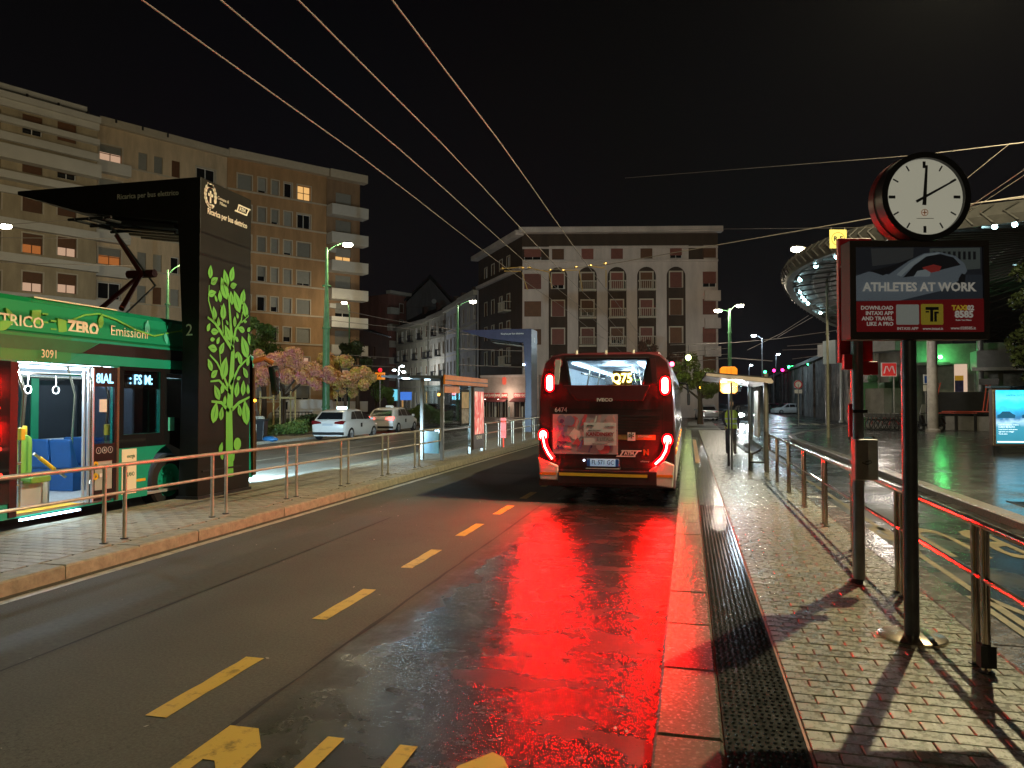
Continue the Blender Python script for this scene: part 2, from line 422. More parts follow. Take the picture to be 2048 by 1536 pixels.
strip(-4.715, -4.69, -5, 11.3, .003, .3, .008).build('tar_seam', M_blackm, ROAD)
strip(-2.62, -2.59, -5, 30, .0025, .4, .012).build('tar_seam', M_blackm, ROAD)
strip(-5.9, -3.9, 16.2, 18.6, .003, .3, .03).build('asphalt_patch', M_patch, ROAD)

# ------------------------------------------------------------------ right platform
M_joint = mat('joint_sand', (.06, .045, .03), .85, var=.35, scale=9)
M_brick = mat('wet_paver', (.150, .142, .100), .29, var=.35, scale=14, bump=1.0, bscale=150, rnd=.25, rvar=.12)
M_kerb = mat('granite_kerb', (.115, .105, .083), .25, var=.3, scale=45, bump=.35, bscale=150, rnd=.12, rvar=.05)
M_kerb_dry = mat('dry_granite_kerb', (.27, .24, .165), .65, var=.3, scale=10, bump=.5, bscale=60, rnd=.12)
M_tact = mat('tactile_rubber', (.035, .035, .033), .16, var=.5, scale=12, rvar=.08, bump=.1, bscale=30)
M_gran = mat('smooth_granite', (.10, .085, .08), .25, var=.35, scale=7, bump=.15, bscale=50, rvar=.12)
o = MB().box(-.15, 2.38, -6, 46, -.1, .135).build('platform', M_joint); tag(o, kind='structure'); PLAT = o
def kerb_mesh(x0, x1, ln, z0, z1, b, front=-1):
    m = MB(); g = .004
    m.bevbox(x0, x1, g, ln - g, z0, z1, b); return m.mesh('kerbstone')
km = kerb_mesh(-.18, .165, 1.0, -.05, .15, .015); km.materials.append(M_kerb)
for k in range(-4, 46): inst(km, 'kerbstone', PLAT, (random.uniform(-.004, .004), float(k), random.uniform(-.003, .003)))
km2 = kerb_mesh(2.08, 2.40, 1.2, -.05, .148, .012); km2.materials.append(M_gran)
for k in range(-4, 38): inst(km2, 'kerbstone', PLAT, (0, k * 1.2, random.uniform(-.002, .002)))
# tactile tiles with studs
def tact_tile(ribs=False):
    m = MB(); m.box(0, .398, 0, .398, -.02, .014)
    if ribs:
        for k in range(7):
            m.prism([(.03 + k * .052, .0142), (.055 + k * .052, .0142), (.05 + k * .052, .02), (.035 + k * .052, .02)], 'y', .004, .394)
    else:
        for i in range(10):
            for j in range(8):
                cx = .02 + i * .039 + (.0085 if j % 2 else -.0085) * .5; cy = .025 + j * .05
                n = 6; vs = [(cx + .0125 * math.cos(2 * PI * q / n), cy + .0125 * math.sin(2 * PI * q / n), .0142) for q in range(n)] + [(cx + .007 * math.cos(2 * PI * q / n), cy + .007 * math.sin(2 * PI * q / n), .0215) for q in range(n)]
                m.add(vs, [(q, (q + 1) % n, n + (q + 1) % n, n + q) for q in range(n)] + [tuple(range(n, 2 * n))])
    return m
tm = tact_tile().mesh('tactile_tile'); tm.materials.append(M_tact)
tr_ = tact_tile(True).mesh('tactile_tile'); tr_.materials.append(M_tact)
for k in range(-6, 90):
    yy = k * .4
    o = inst(tm if yy < 12.5 else tr_, 'tactile_tile', PLAT, (.175, yy, .136 + random.uniform(-.001, .001)))
box('warning_strip', M_orange, PLAT, .19, .33, 21.5, 34, .15, .162)
box('edge_trim', mat('rusty_trim', (.22, .07, .025), .5, var=.3), PLAT, .576, .590, -4, 24, .13, .150)
# pavers: the nearest ones singly, the rest as one mesh
PX = [.60 + .2465 * i for i in range(6)]
def paver_rows(y0, y1, pitch=.124): 
    k = 0; y = y0
    while y < y1:
        yield k, y; y += pitch; k += 1
bw, bd = .24, .117
pm = {}
def paver(w):
    w = round(w, 3)
    if w not in pm:
        me = MB().bevbox(0, w, 0, bd, -.03, .014, .004).mesh('paver'); me.materials.append(M_brick); pm[w] = me
    return pm[w]
def paver_row(k, y, x0=.598, x1=2.075):
    off = (.123 if k % 2 else 0); x = x0; first = True
    while x < x1 - .03:
        w = bw if not (first and off) else .117
        first = False
        w = min(w, x1 - x)
        yield x, w; x += w + .0065
nb = 0; far = MB()
for k, y in paver_rows(3.0, 25.0):
    for x, w in paver_row(k, y):
        if nb < 296:
            inst(paver(w), 'paver', PLAT, (x, y + random.uniform(-.001, .001), .136 + random.uniform(-.003, .002))); nb += 1
        else:
            dz = .136 + random.uniform(-.002, .002); far.bevbox(x, x + w, y, y + bd, dz - .03, dz + .014, .004)
for k, y in paver_rows(-3.0, 2.98):
    for x, w in paver_row(k, y): far.bevbox(x, x + w, y, y + bd, .11, .15, .004)
o = far.build('paver_field', M_brick, PLAT, fixn=False); tag(o, kind='stuff')
o = MB().box(.598, 2.075, 25.05, 45.5, .1, .149).build('far_paving', M_brick, PLAT)

# ------------------------------------------------------------------ left island
M_brickL = mat('dry_paver', (.30, .26, .19), .55, var=.3, scale=7, bump=.4, bscale=70, rnd=.12)
o = MB().box(-8.93, -6.46, -6, 45, -.1, .13).build('traffic_island', M_joint); tag(o, kind='structure'); ISL = o
km3 = kerb_mesh(-6.80, -6.45, 1.1, -.05, .15, .02); km3.materials.append(M_kerb_dry)
for k in range(-5, 40): inst(km3, 'kerbstone', ISL, (random.uniform(-.006, .006), k * 1.1, random.uniform(-.004, .004)))
km4 = kerb_mesh(-8.95, -8.65, 1.1, -.05, .148, .02); km4.materials.append(M_kerb_dry)
for k in range(-5, 40): inst(km4, 'kerbstone', ISL, (0, k * 1.1, random.uniform(-.003, .003)))
far = MB(); nb = 0
pl = MB().bevbox(0, .29, 0, .142, -.03, .016, .005).mesh('paver'); pl.materials.append(M_brickL)
rows = []
y = 5.0; k = 0
while y < 34:
    x = -8.63 + (0 if k % 2 else -.15)
    while x < -6.83:
        x0 = max(x, -8.63); x1 = min(x + .29, -6.82)
        if x1 - x0 > .05: rows.append((y, x0, x1))
        x += .2985
    y += .15; k += 1
for (y, x0, x1) in rows:
    if nb < 296 and abs((x1 - x0) - .29) < 1e-6 and 5.6 < y:
        inst(pl, 'paver', ISL, (x0, y, .131 + random.uniform(-.003, .002))); nb += 1
    else:
        dz = .131 + random.uniform(-.003, .002); far.bevbox(x0, x1, y, y + .142, dz - .03, dz + .016, .005)
o = far.build('paver_field', M_brickL, ISL, fixn=False); tag(o, kind='stuff')
box('far_paving', M_brickL, ISL, -8.63, -6.82, 34.1, 44.8, .1, .147)
box('far_paving', M_brickL, ISL, -8.63, -6.82, -5.8, 4.95, .1, .147)

# ------------------------------------------------------------------ plaza on the right
M_plaza = mat('wet_plaza_asphalt', (.075, .072, .07), .2, var=.4, scale=.9, bump=.16, bscale=40, rvar=.11, spec=.6)
pp = [(5.0, -8), (5.0, 37), (5.3, 40.5), (6.4, 44.5), (9.5, 52), (16, 72), (24, 105), (90, 105), (90, -8)]
o = MB().prism(pp, 'z', -.1, .12).build('plaza', M_plaza); tag(o, kind='structure'); PLZ = o
M_kerb_rough = mat('pitted_granite_kerb', (.19, .16, .145), .3, var=.5, scale=40, bump=1.0, bscale=45, rnd=.15)
km5 = kerb_mesh(4.72, 5.02, 1.0, -.05, .13, .02); km5.materials.append(M_kerb_rough)
for k in range(-6, 37): inst(km5, 'kerbstone', PLZ, (random.uniform(-.005, .005), float(k), random.uniform(-.004, .004)))
for i in range(1, 6):
    a = Vector((*pp[i], 0)); b = Vector((*pp[i + 1], 0)); n = max(1, int((b - a).length)); 
    me = MB().bevbox(0, (b - a).length / n - .01, -.02, .28, -.05, .13, .02).mesh('kerbstone'); me.materials.append(M_kerb_rough)
    for k in range(n): inst(me, 'kerbstone', PLZ, a.lerp(b, k / n) + Vector((0, 0, 0)), math.atan2((b - a).y, (b - a).x))
gt = MB()
for k in range(26): gt.box(5.5, 6.6, 13.2 + k * .06, 13.23 + k * .06, .115, .128)
gt.box(5.46, 5.5, 13.15, 14.8, .115, .13).box(6.6, 6.64, 13.15, 14.8, .115, .13)
o = gt.build('drain_grating', M_dark); tag(o, 'long dark metal drain grating set in the wet plaza', 'grating')

# ------------------------------------------------------------------ planted island and far pavements on the left
M_pave = mat('pale_pavement', (.26, .24, .19), .6, var=.3, scale=2.5, bump=.3, bscale=60)
M_soil = mat('soil', (.07, .055, .03), .9, var=.4, scale=8, bump=.6, bscale=40)
o = MB().prism([(-18, 12), (-18, 34), (-19.4, 41), (-19.4, 47), (-17.9, 52.5), (-16, 56), (-33, 60), (-40, 58), (-40, 12)], 'z', -.1, .10).build('green_island', M_pave); tag(o, kind='structure'); GIS = o
M_kis = mat('island_kerb', (.36, .34, .28), .6, var=.25, scale=8, bump=.3)
ki = MB().bevbox(-.01, .30, .005, .995, -.05, .12, .015).mesh('kerbstone'); ki.materials.append(M_kis)
for k in range(12, 47): inst(ki, 'kerbstone', GIS, (-18.28 - min(1.4, max(0, k - 33.5) * .2), float(k), 0))
for n_, pg in (('planting_bed', [(-28, 32), (-19.4, 34), (-20.4, 41), (-20.4, 46), (-30, 54), (-36, 50), (-36, 36)]), ('planting_bed', [(-23, 49), (-17.4, 49.6), (-16.6, 54), (-23, 56)])):
    o = MB().prism(pg, 'z', .09, .13).build(n_, M_soil, GIS)
o = MB().box(-120, -33, 64, 66.5, -.1, .12).build('pavement', M_pave); tag(o, kind='structure')
def leafy(name, m, parent, n, gen, size, label=None, cat=None, kind='stuff', flat=0.0):
    vs = []; fs = []
    for i in range(n):
        p = Vector(gen()); s = size * random.uniform(.6, 1.3)
        d = Vector((random.gauss(0, 1), random.gauss(0, 1), random.gauss(0, 1) + flat)).normalized()
        a = d.orthogonal().normalized(); b = d.cross(a); q = random.uniform(0, 2 * PI)
        a, b = a * math.cos(q) + b * math.sin(q), b * math.cos(q) - a * math.sin(q)
        k = len(vs)
        vs += [p - a * s, p + b * s * .45, p + a * s, p - b * s * .45]; fs.append((k, k + 1, k + 2, k + 3))
    me = bpy.data.meshes.new(name); me.from_pydata([tuple(v) for v in vs], [], fs); me.materials.append(m)
    o = bpy.data.objects.new(name, me); link(o, parent)
    return o
M_grass = mat('grass_blades', (.06, .10, .025), .6, var=.5, scale=2)
gv = []; gf = []
for i in range(26000):
    y = random.uniform(31, 55); x = random.uniform(-36, -18.8)
    if y > 46 and x > -20: x -= 3
    if y > 33 and x > -20.6: continue
    if (x < -28 and y < 36) or (y < 33.5 and x > -19.6): continue
    h_ = random.uniform(.12, .42) * (1.0 if y < 44 else 1.3); a = random.uniform(0, PI); w = .02
    dx, dy = math.cos(a) * w, math.sin(a) * w; lx, ly = random.uniform(-.12, .12), random.uniform(-.12, .12); k = len(gv)
    gv += [(x - dx, y - dy, .12), (x + dx, y + dy, .12), (x + lx, y + ly, .12 + h_)]; gf.append((k, k + 1, k + 2))
me = bpy.data.meshes.new('grass'); me.from_pydata(gv, [], gf); me.materials.append(M_grass)
o = bpy.data.objects.new('grass', me); C.objects.link(o); tag(o, 'green grass growing on the planted island', 'grass', kind='stuff')
# ------------------------------------------------------------------ plate with holes
def plate(outer, holes):
    bm = bmesh.new(); es = []
    for lp in [outer] + list(holes):
        vs = [bm.verts.new((a, b, 0)) for a, b in lp]
        es += [bm.edges.new((vs[i], vs[(i + 1) % len(vs)])) for i in range(len(vs))]
    bmesh.ops.triangle_fill(bm, edges=es, use_beauty=True)
    bm.verts.index_update(); v = [(q.co.x, q.co.y) for q in bm.verts]; f = [[q.index for q in fc.verts] for fc in bm.faces]; bm.free()
    return v, f
def solid_plate(m, outer, holes, ax, t0, t1):            # plate in plane normal to ax, thickness t0..t1
    v, f = plate(outer, holes); n = len(v)
    P = (lambda a, b, t: (t, a, b)) if ax == 'x' else (lambda a, b, t: (a, t, b)) if ax == 'y' else (lambda a, b, t: (a, b, t))
    m.add([P(a, b, t0) for a, b in v], f); m.add([P(a, b, t1) for a, b in v], [tuple(reversed(q)) for q in f])
    for lp in [outer] + list(holes):
        k = len(lp); m.add([P(a, b, t0) for a, b in lp] + [P(a, b, t1) for a, b in lp], [(i, (i + 1) % k, k + (i + 1) % k, k + i) for i in range(k)])
    return m
def capsule(cx, cz, w, h, n=7):
    r = min(w, h) / 2; p = []
    if h >= w:
        for k in range(n + 1): t = PI * k / n; p.append((cx + r * math.cos(t), cz + h / 2 - r + r * math.sin(t)))
        for k in range(n + 1): t = PI + PI * k / n; p.append((cx + r * math.cos(t), cz - h / 2 + r + r * math.sin(t)))
    else:
        for k in range(n + 1): t = -PI / 2 + PI * k / n; p.append((cx + w / 2 - r + r * math.cos(t), cz + r * math.sin(t)))
        for k in range(n + 1): t = PI / 2 + PI * k / n; p.append((cx - w / 2 + r + r * math.cos(t), cz + r * math.sin(t)))
    return p
def rrect(x0, x1, z0, z1, r, n=4):
    p = []
    for cx, cz, a in ((x1 - r, z1 - r, 0), (x0 + r, z1 - r, PI / 2), (x0 + r, z0 + r, PI), (x1 - r, z0 + r, 1.5 * PI)):
        for k in range(n + 1): t = a + PI / 2 * k / n; p.append((cx + r * math.cos(t), cz + r * math.sin(t)))
    return p
def wheel(parent, loc, r=.48, w=.28, side=1, rimcol=None, name='wheel'):
    t = MB().lathe([(r * .62, -w / 2), (r * .93, -w / 2), (r, -w / 2 + .03), (r, w / 2 - .03), (r * .93, w / 2), (r * .62, w / 2)], 24, ax='x').build(name, M_rubber, parent, smooth=True, loc=loc)
    x = side * w / 2
    rm = MB().lathe([(r * .63, x * .95), (r * .6, x * .8), (r * .45, x * .55), (r * .2, x * .6), (r * .17, x * 1.02), (.001, x * 1.02)], 24, ax='x')
    for k in range(8):
        a = 2 * PI * k / 8; rm.tube((x * .5, r * .34 * math.cos(a), r * .34 * math.sin(a)), (x * .75, r * .34 * math.cos(a), r * .34 * math.sin(a)), .018, n=6)
    rm.build('rim', rimcol or M_grey, t, smooth=True)
    return t

M_int = mat('bus_interior_panel', (.42, .44, .47), .5, var=.1)
M_intd = mat('bus_interior_dark', (.10, .11, .13), .5, var=.2)
M_strip = glow('cool_light_strip', (.62, .86, 1.0), 9.0)
M_led_b = glow('blue_white_led_text', (.30, .72, 1.0), 2.6)
M_led_o = glow('amber_led_text', (1.0, .62, .12), 16.0)
M_lens = mat('red_lens', (.5, .004, .008), .2, var=0, emit=(1.0, .0, .006), es=2.4, coat=.3)
M_hot = glow('brake_lamp', (1.0, .004, .003), 980.0)
M_plateb = mat('number_plate', (.75, .8, .85), .4, var=0, emit=(.35, .6, .9), es=.28)
M_blue = mat('blue_print', (.02, .10, .42), .4, var=0)
M_busred = mat('bus_maroon', (.085, .013, .016), .3, var=.2, coat=.25)
M_busdark = mat('bus_dark_panel', (.04, .011, .013), .36, var=.5, scale=1.6, coat=.1, streak=(1.5, 1, .5), rvar=.1)
M_buswhite = mat('bus_white_corner', (.62, .58, .52), .42, var=.15)
M_dglass = mat('dark_glass', (.012, .014, .016), .06, var=0, spec=.8, coat=.5)

# ------------------------------------------------------------------ red-lit bus driving off on the carriageway
BX0, BY0 = -1.48, 13.6
bus = thing('bus', 'dark red city bus showing Q75 in its rear window, brake lamps lit', 'bus', (BX0, BY0, 0))
def BL(u, v): p = AY(u, v, BY0); return p.x - BX0, p.z
sec = [(1.25, .32), (1.25, 1.1), (1.235, 1.9), (1.20, 2.35), (1.13, 2.62), (1.0, 2.74), (.8, 2.78)]
sec = sec + [(-a, b) for a, b in reversed(sec)]
m = MB(); ys = [0.0, .12, 11.85, 12.0]; ins = [.985, 1.0, 1.0, .96]
vs = []
for yy, s in zip(ys, ins): vs += [(a * s, yy, .32 + (b - .32) * (s if b > 2 else 1)) for a, b in sec]
n = len(sec); fs = []
for j in range(3):
    for i in range(n - 1): fs.append((j * n + i, j * n + i + 1, (j + 1) * n + i + 1, (j + 1) * n + i))
fs.append(tuple(3 * n + i for i in range(n)))
m.add(vs, fs); m.add([(a, yy, .32) for a in (-1.2, 1.2) for yy in (0.02, 12)], [(0, 1, 3, 2)])
m.build('body', M_busred, bus, smooth=True)
rear = [(a * .985, .32 + (b - .32) * (.985 if b > 2 else 1)) for a, b in sec]
hole = [BL(1142, 776), BL(1283, 778), (BL(1297, 712)[0], 2.665), (BL(1133, 712)[0], 2.675)]
solid_plate(MB(), rear, [hole], 'y', -.012, .03).build('rear_panel', M_busdark, bus)
MB().prism(hole, 'y', -.004, .004).build('rear_window', glass('bus_rear_glass', (.85, .92, .95), .10), bus)
fr = MB()
for q in range(4):
    a, b = hole[q], hole[(q + 1) % 4]; fr.tube((a[0], -.02, a[1]), (b[0], -.02, b[1]), .022, n=6)
fr.build('window_trim', M_black, bus)
for sgn in (-1, 1):                                       # pale roof pillars beside the rear window
    x = .90 * sgn
    MB().prism([(x - .045, 2.2), (x + .045, 2.2), (x * .96 + .05, 2.66), (x * .96 - .05, 2.66)], 'y', -.05, -.013).build('pillar_trim', M_buswhite if sgn < 0 else M_busred, bus)
for k, x in enumerate((-.55, .0, .5)): MB().tube((x, .12, 2.76), (x, .12, 2.83), .03, n=8).build('roof_marker', M_offw, bus)
# interior seen through the rear window
it = thing_ = MB()
it.box(-1.16, 1.16, .05, 11.6, .95, .99)
it.build('interior_floor', M_intd, bus)
MB().add([(-1.12, .06, 2.64), (1.12, .06, 2.64), (1.12, 11.6, 2.64), (-1.12, 11.6, 2.64)], [(0, 1, 2, 3)]).build('interior_ceiling', M_int, bus)
for sgn in (-1, 1):
    MB().add([(1.17 * sgn, .06, 1.0), (1.17 * sgn, 11.6, 1.0), (1.12 * sgn, 11.6, 2.64), (1.12 * sgn, .06, 2.64)], [(0, 1, 2, 3)]).build('interior_wall', M_int, bus)
    MB().box(sgn * .62 - .07, sgn * .62 + .07, .5, 11.0, 2.60, 2.63).build('ceiling_light', M_strip, bus)
    for yy in (1.2, 2.9, 4.6, 6.3): MB().path([(sgn * .55, yy, 1.0), (sgn * .55, yy, 1.9), (sgn * .42, yy + .1, 2.6)], .018, 6).build('grab_pole', M_steel, bus)
    MB().path([(sgn * .5, .5, 2.42), (sgn * .5, 10, 2.42)], .018, 6).build('grab_rail', M_steel, bus)
MB().box(-1.1, 1.1, 11.55, 11.6, 1.0, 2.6).build('partition', M_intd, bus)
lamp('cabin_light', bus, (0, 2.0, 2.45), 90, (.68, .86, 1.0), .2); lamp('cabin_light', bus, (0, 6.0, 2.4), 80, (.68, .86, 1.0), .2)
MB().box(-.25, .1, 2.4, 2.46, 2.25, 2.42).build('screen', M_blackm, bus)
c0 = BL(1225, 742); c1 = BL(1263, 772)
dsp = MB().box(c0[0], c1[0], .02, .06, c1[1], c0[1]).build('route_display', mat('display_brown', (.05, .025, .005), .5, var=0, emit=(1, .45, .05), es=.07), bus)
cx, cz = (c0[0] + c1[0]) / 2, (c0[1] + c1[1]) / 2
text('Q75', .235, M_led_o, dsp, loc=(cx, .012, cz), bold=.006, sx=.88)
e = BL(1277, 760); text('USCITA', .04, glow('green_led', (.5, 1, .15), 2), bus, loc=(e[0] - .02, .02, e[1]))
# rear lamps
M_hous = mat('red_lamp_housing', (.3, .005, .008), .3, var=0, emit=(1, .0, .01), es=.42)
def tail(u, v, w, h):
    x, z = BL(u, v)
    MB().prism(capsule(x, z, w * 1.55, h * 1.18), 'y', -.03, -.0125).build('tail_lamp', M_lens, bus)
    MB().prism(capsule(x, z, w, h), 'y', -.045, -.031).build('lamp_core', M_hot, bus)
tail(1100, 766, .115, .29); tail(1330, 771, .115, .29)
for pts, bu in (([(1087, 872), (1091, 892), (1098, 906), (1106, 917)], (1087, 870)), ([(1336, 882), (1332, 902), (1324, 916), (1311, 928)], (1335, 880))):
    x, z = BL(*bu)
    MB().prism(capsule(x, z, .19, .235), 'y', -.035, -.0125).build('tail_lamp', M_lens, bus)
    MB().prism(capsule(x, z, .13, .17), 'y', -.05, -.036).build('lamp_core', M_hot, bus)
    P = [BL(*q) for q in pts]
    MB().path([(a, -.015, b) for a, b in P], .062, 6).build('tail_lamp', M_lens, bus)
    MB().path([(a, -.055, b) for a, b in P], .026, 6).build('lamp_core', M_hot, bus)
# number plate, poster, lettering
a = BL(1174, 917); b = BL(1238, 933)
pl_ = box('number_plate', M_plateb, bus, a[0], b[0], -.03, -.013, b[1], a[1])
for x0, x1 in ((a[0], a[0] + .06), (b[0] - .06, b[0])): box('plate_band', M_blue, pl_, x0, x1, -.033, -.0305, b[1], a[1])
text('FL 571 GC', .115, M_blackm, pl_, loc=((a[0] + b[0]) / 2, -.033, (a[1] + b[1]) / 2), sx=.8)
MB().tube((a[0] - .05, -.05, a[1] - .03), (a[0] - .05, -.02, a[1] - .03), .018).build('plate_lamp', glow('plate_light', (.7, .85, 1), 6), bus)
box('plate_ledge', M_buswhite, bus, a[0] - .02, b[0] + .02, -.03, -.013, b[1] - .05, b[1] - .035)
a = BL(1106, 828); b = BL(1236, 909)
po = box('poster', mat('poster_paper', (.40, .31, .33), .5, var=0), bus, a[0], b[0], -.022, -.013, b[1], a[1])
pw, ph = b[0] - a[0], a[1] - b[1]
cols = [(.45, .12, .2), (.08, .05, .15), (.3, .18, .4), (.55, .3, .3), (.75, .7, .68), (.2, .2, .3), (.6, .1, .12)]
rr_ = random.Random(5)
for k in range(46):                                      # generic coloured shapes of the poster
    cxp = a[0] + rr_.uniform(.1, .9) * pw; czp = b[1] + rr_.uniform(.12, .88) * ph; s = rr_.uniform(.07, .2)
    if k % 3 == 0: pg = [(cxp + s * .6 * math.cos(t * .7), czp + s * .6 * math.sin(t * .7)) for t in range(9)]
    elif k % 3 == 1: pg = [(cxp - s, czp - s * .3), (cxp - s * .3, czp + s * .6), (cxp, czp), (cxp + s * .4, czp + s * .5), (cxp + s, czp - s * .4)]
    else: pg = [(cxp - s * .2, czp - s * .7), (cxp + s * .2, czp - s * .6), (cxp + s * .5, czp + s * .7), (cxp + s * .2, czp + s * .7)]
    pg = [(max(a[0] + .01, min(b[0] - .01, p)), max(b[1] + .01, min(a[1] - .01, q))) for p, q in pg]
    MB().prism(pg, 'y', -.0225 - k * .00012, -.0221).build('printed_shape', mat('poster_ink_%d' % (k % 7), cols[k % 7], .5, var=0), po)
c = BL(1168, 845); d = BL(1233, 891)
cdp = box('poster_card', mat('poster_card_white', (.66, .64, .64), .5, var=0), po, c[0], d[0], -.034, -.030, d[1], c[1])
mx_ = (c[0] + d[0]) / 2
text('KANDINSKY', .098, mat('ink_red', (.35, .03, .04), .5, var=0), cdp, loc=(mx_, -.036, c[1] - .215), bold=.003, sx=.92)
text("E L'ITALIA", .085, mat('ink_grey', (.22, .2, .2), .5, var=0), cdp, loc=(mx_ + .1, -.036, c[1] - .305), sx=.85)
text('MUDEC', .035, M_blackm, cdp, loc=(c[0] + .12, -.036, c[1] - .06), bold=.002)
text('24 ORE Cultura', .025, M_blackm, cdp, loc=(d[0] - .12, -.036, c[1] - .07))
text('Milano, fino a marzo', .028, M_blackm, cdp, loc=(c[0] + .2, -.036, c[1] - .14))
text('biglietti e informazioni alla cassa', .022, M_blackm, cdp, loc=(mx_, -.036, d[1] + .03))
M_silver = mat('silver_print', (.7, .68, .66), .4, var=0)
x, z = BL(1122, 820); text('6474', .125, M_silver, bus, loc=(x, -.016, z), sx=.95)
x, z = BL(1210, 800); text('IVECO', .082, M_silver, bus, loc=(x, -.05, z), bold=.003, sx=1.25, name='maker_badge')
x, z = BL(1256, 907)
lg = MB(); lg.prism([(x - .22, z - .06), (x + .13, z - .06), (x + .14, z - .04), (x - .2, z - .04)], 'y', -.018, -.013); lg.prism([(x - .13, z + .04), (x + .24, z + .04), (x + .25, z + .06), (x - .11, z + .06)], 'y', -.018, -.013)
lg.prism([(x - .15, z - .04), (x - .12, z - .04), (x - .07, z + .04), (x - .1, z + .04)], 'y', -.018, -.013); lg.prism([(x + .1, z - .04), (x + .13, z - .04), (x + .19, z + .04), (x + .16, z + .04)], 'y', -.018, -.013)
lgo = lg.build('operator_logo', M_silver, bus); text('ATM', .085, M_silver, lgo, loc=(x + .02, -.016, z), bold=.003)
a = BL(1236, 867); b = BL(1311, 880)
for i in range(6):
    t0, t1 = i / 6, (i + 1) / 6
    MB().box(a[0] + (b[0] - a[0]) * t0, a[0] + (b[0] - a[0]) * t1, -.018, -.013, b[1], a[1]).build('livery_band', mat('band_%d' % i, ((.10 + .5 * t1), .16 + .08 * t1, .05), .45, var=0), bus)
x, z = BL(1263, 873); MB().box(x - .07, x + .07, -.021, -.0185, z - .075, z + .075).build('emblem', M_white, bus)
text('*', .25, M_blackm, bus, loc=(x, -.022, z - .03)); text('ATM Milano', .05, M_silver, bus, loc=(x + .24, -.02, z))
x, z = BL(1117, 727)
spd = MB().lathe([(.001, -.018), (.085, -.018), (.085, -.01)], 20, c=(x, 0, z), ax='y').build('speed_badge', M_white, bus)
MB().lathe([(.07, -.019), (.085, -.019), (.085, -.022), (.07, -.022), (.07, -.019)], 20, c=(x, 0, z), ax='y').build('badge_ring', M_red, spd)
text('100', .075, M_blackm, spd, loc=(x, -.021, z), bold=.002, sx=.85)
x, z = BL(1290, 905); text('N', .13, mat('dull_orange', (.3, .1, .02), .5, var=0), bus, loc=(x + .02, -.017, z), bold=.01)
text('urbanway', .04, M_silver, bus, loc=(x, -.017, z - .16))
# engine flap outline, bumper
fl = MB(); e0 = BL(1127, 790); e1 = BL(1300, 780)
fl.prism([(e0[0], e0[1] + .18), (e1[0], e1[1] + .09), (e1[0] - .12, e1[1] - .2), (e0[0] + .25, e0[1] - .1)], 'y', -.045, -.013)
fl.build('spoiler_panel', M_busred, bus, bevel=.012)
gl_ = MB()
for k in range(7): z = 1.28 + k * .055; gl_.box(.12, .98, -.02, -.013, z, z + .02)
gl_.build('engine_grille', M_blackm, bus)
gp = MB()
for x in (-1.02, 1.03): gp.box(x - .006, x + .006, -.0145, -.0121, .66, 2.12)
gp.box(-1.02, 1.03, -.0145, -.0121, 1.735, 1.747); gp.box(-1.02, 1.03, -.0145, -.0121, .665, .677)
gp.build('panel_gap', M_blackm, bus)
for x in (-.62, .75): MB().box(x - .05, x + .05, -.03, -.0125, 2.02, 2.06).build('hinge', M_dark, bus)
MB().box(-.86, .93, -.05, .0, .36, .62).build('bumper', M_busdark, bus, bevel=.015)
a = BL(1119, 947); b = BL(1295, 953)
MB().add([(a[0], -.053, a[1] - .03), (b[0], -.053, b[1] - .02), (b[0], -.053, b[1] + .035), (a[0], -.053, a[1] + .025)], [(0, 1, 2, 3)]).build('bumper_stripe', M_yellow, bus)
for pg in ([BL(1077, 914), BL(1117, 931), BL(1117, 960), BL(1081, 958)], [BL(1298, 940), BL(1330, 922), BL(1349, 930), BL(1346, 976), BL(1297, 970)]):
    co = MB().prism(pg, 'y', -.045, .14).build('bumper_corner', M_buswhite, bus, bevel=.02)
    xs = [p for p, q in pg]; MB().box(min(xs) + .03, max(xs) - .03, -.047, -.0455, .52, .57).build('corner_stripe', M_orange, co)
# right flank: windows, doors, stripes, lamps
for k in range(6):
    y0 = .7 + k * 1.85
    MB().add([(1.262, y0, 1.2), (1.262, y0 + 1.7, 1.2), (1.232, y0 + 1.7, 2.28), (1.232, y0, 2.28)], [(0, 1, 2, 3)]).build('side_window', M_dglass, bus)
    MB().box(1.25, 1.275, y0 + .2, y0 + .3, .95, 1.0).build('side_glow_spot', glow('amber_marker', (1, .35, .03), 4), bus)
MB().box(1.25, 1.262, .2, 11.8, .45, .9).build('skirt', M_buswhite, bus)
MB().box(1.25, 1.266, .2, 11.8, .92, .98).build('side_stripe', M_orange, bus)
for y0, s in ((2.6, 1), (2.6, -1), (9.4, 1), (9.4, -1)): wheel(bus, (s * 1.08, y0, .48), side=s)
MB().path([(1.2, 11.9, 2.5), (1.45, 12.15, 2.45), (1.5, 12.2, 2.1)], .035, 8).build('mirror_arm', M_black, bus)
MB().cbox((1.5, 12.2, 1.95), (.1, .18, .42)).build('mirror', M_black, bus, bevel=.03)
MB().box(-.9, .9, 3, 6.2, 2.76, 2.98).build('roof_unit', M_busred, bus, bevel=.05)
MB().ball((1.14, 3.0, 2.70), .05).build('side_lamp', glow('red_side_lamp', (1, .05, .12), 22), bus)
MB().box(-1.1, 1.1, .5, 11.5, .25, .33).build('chassis', M_blackm, bus)

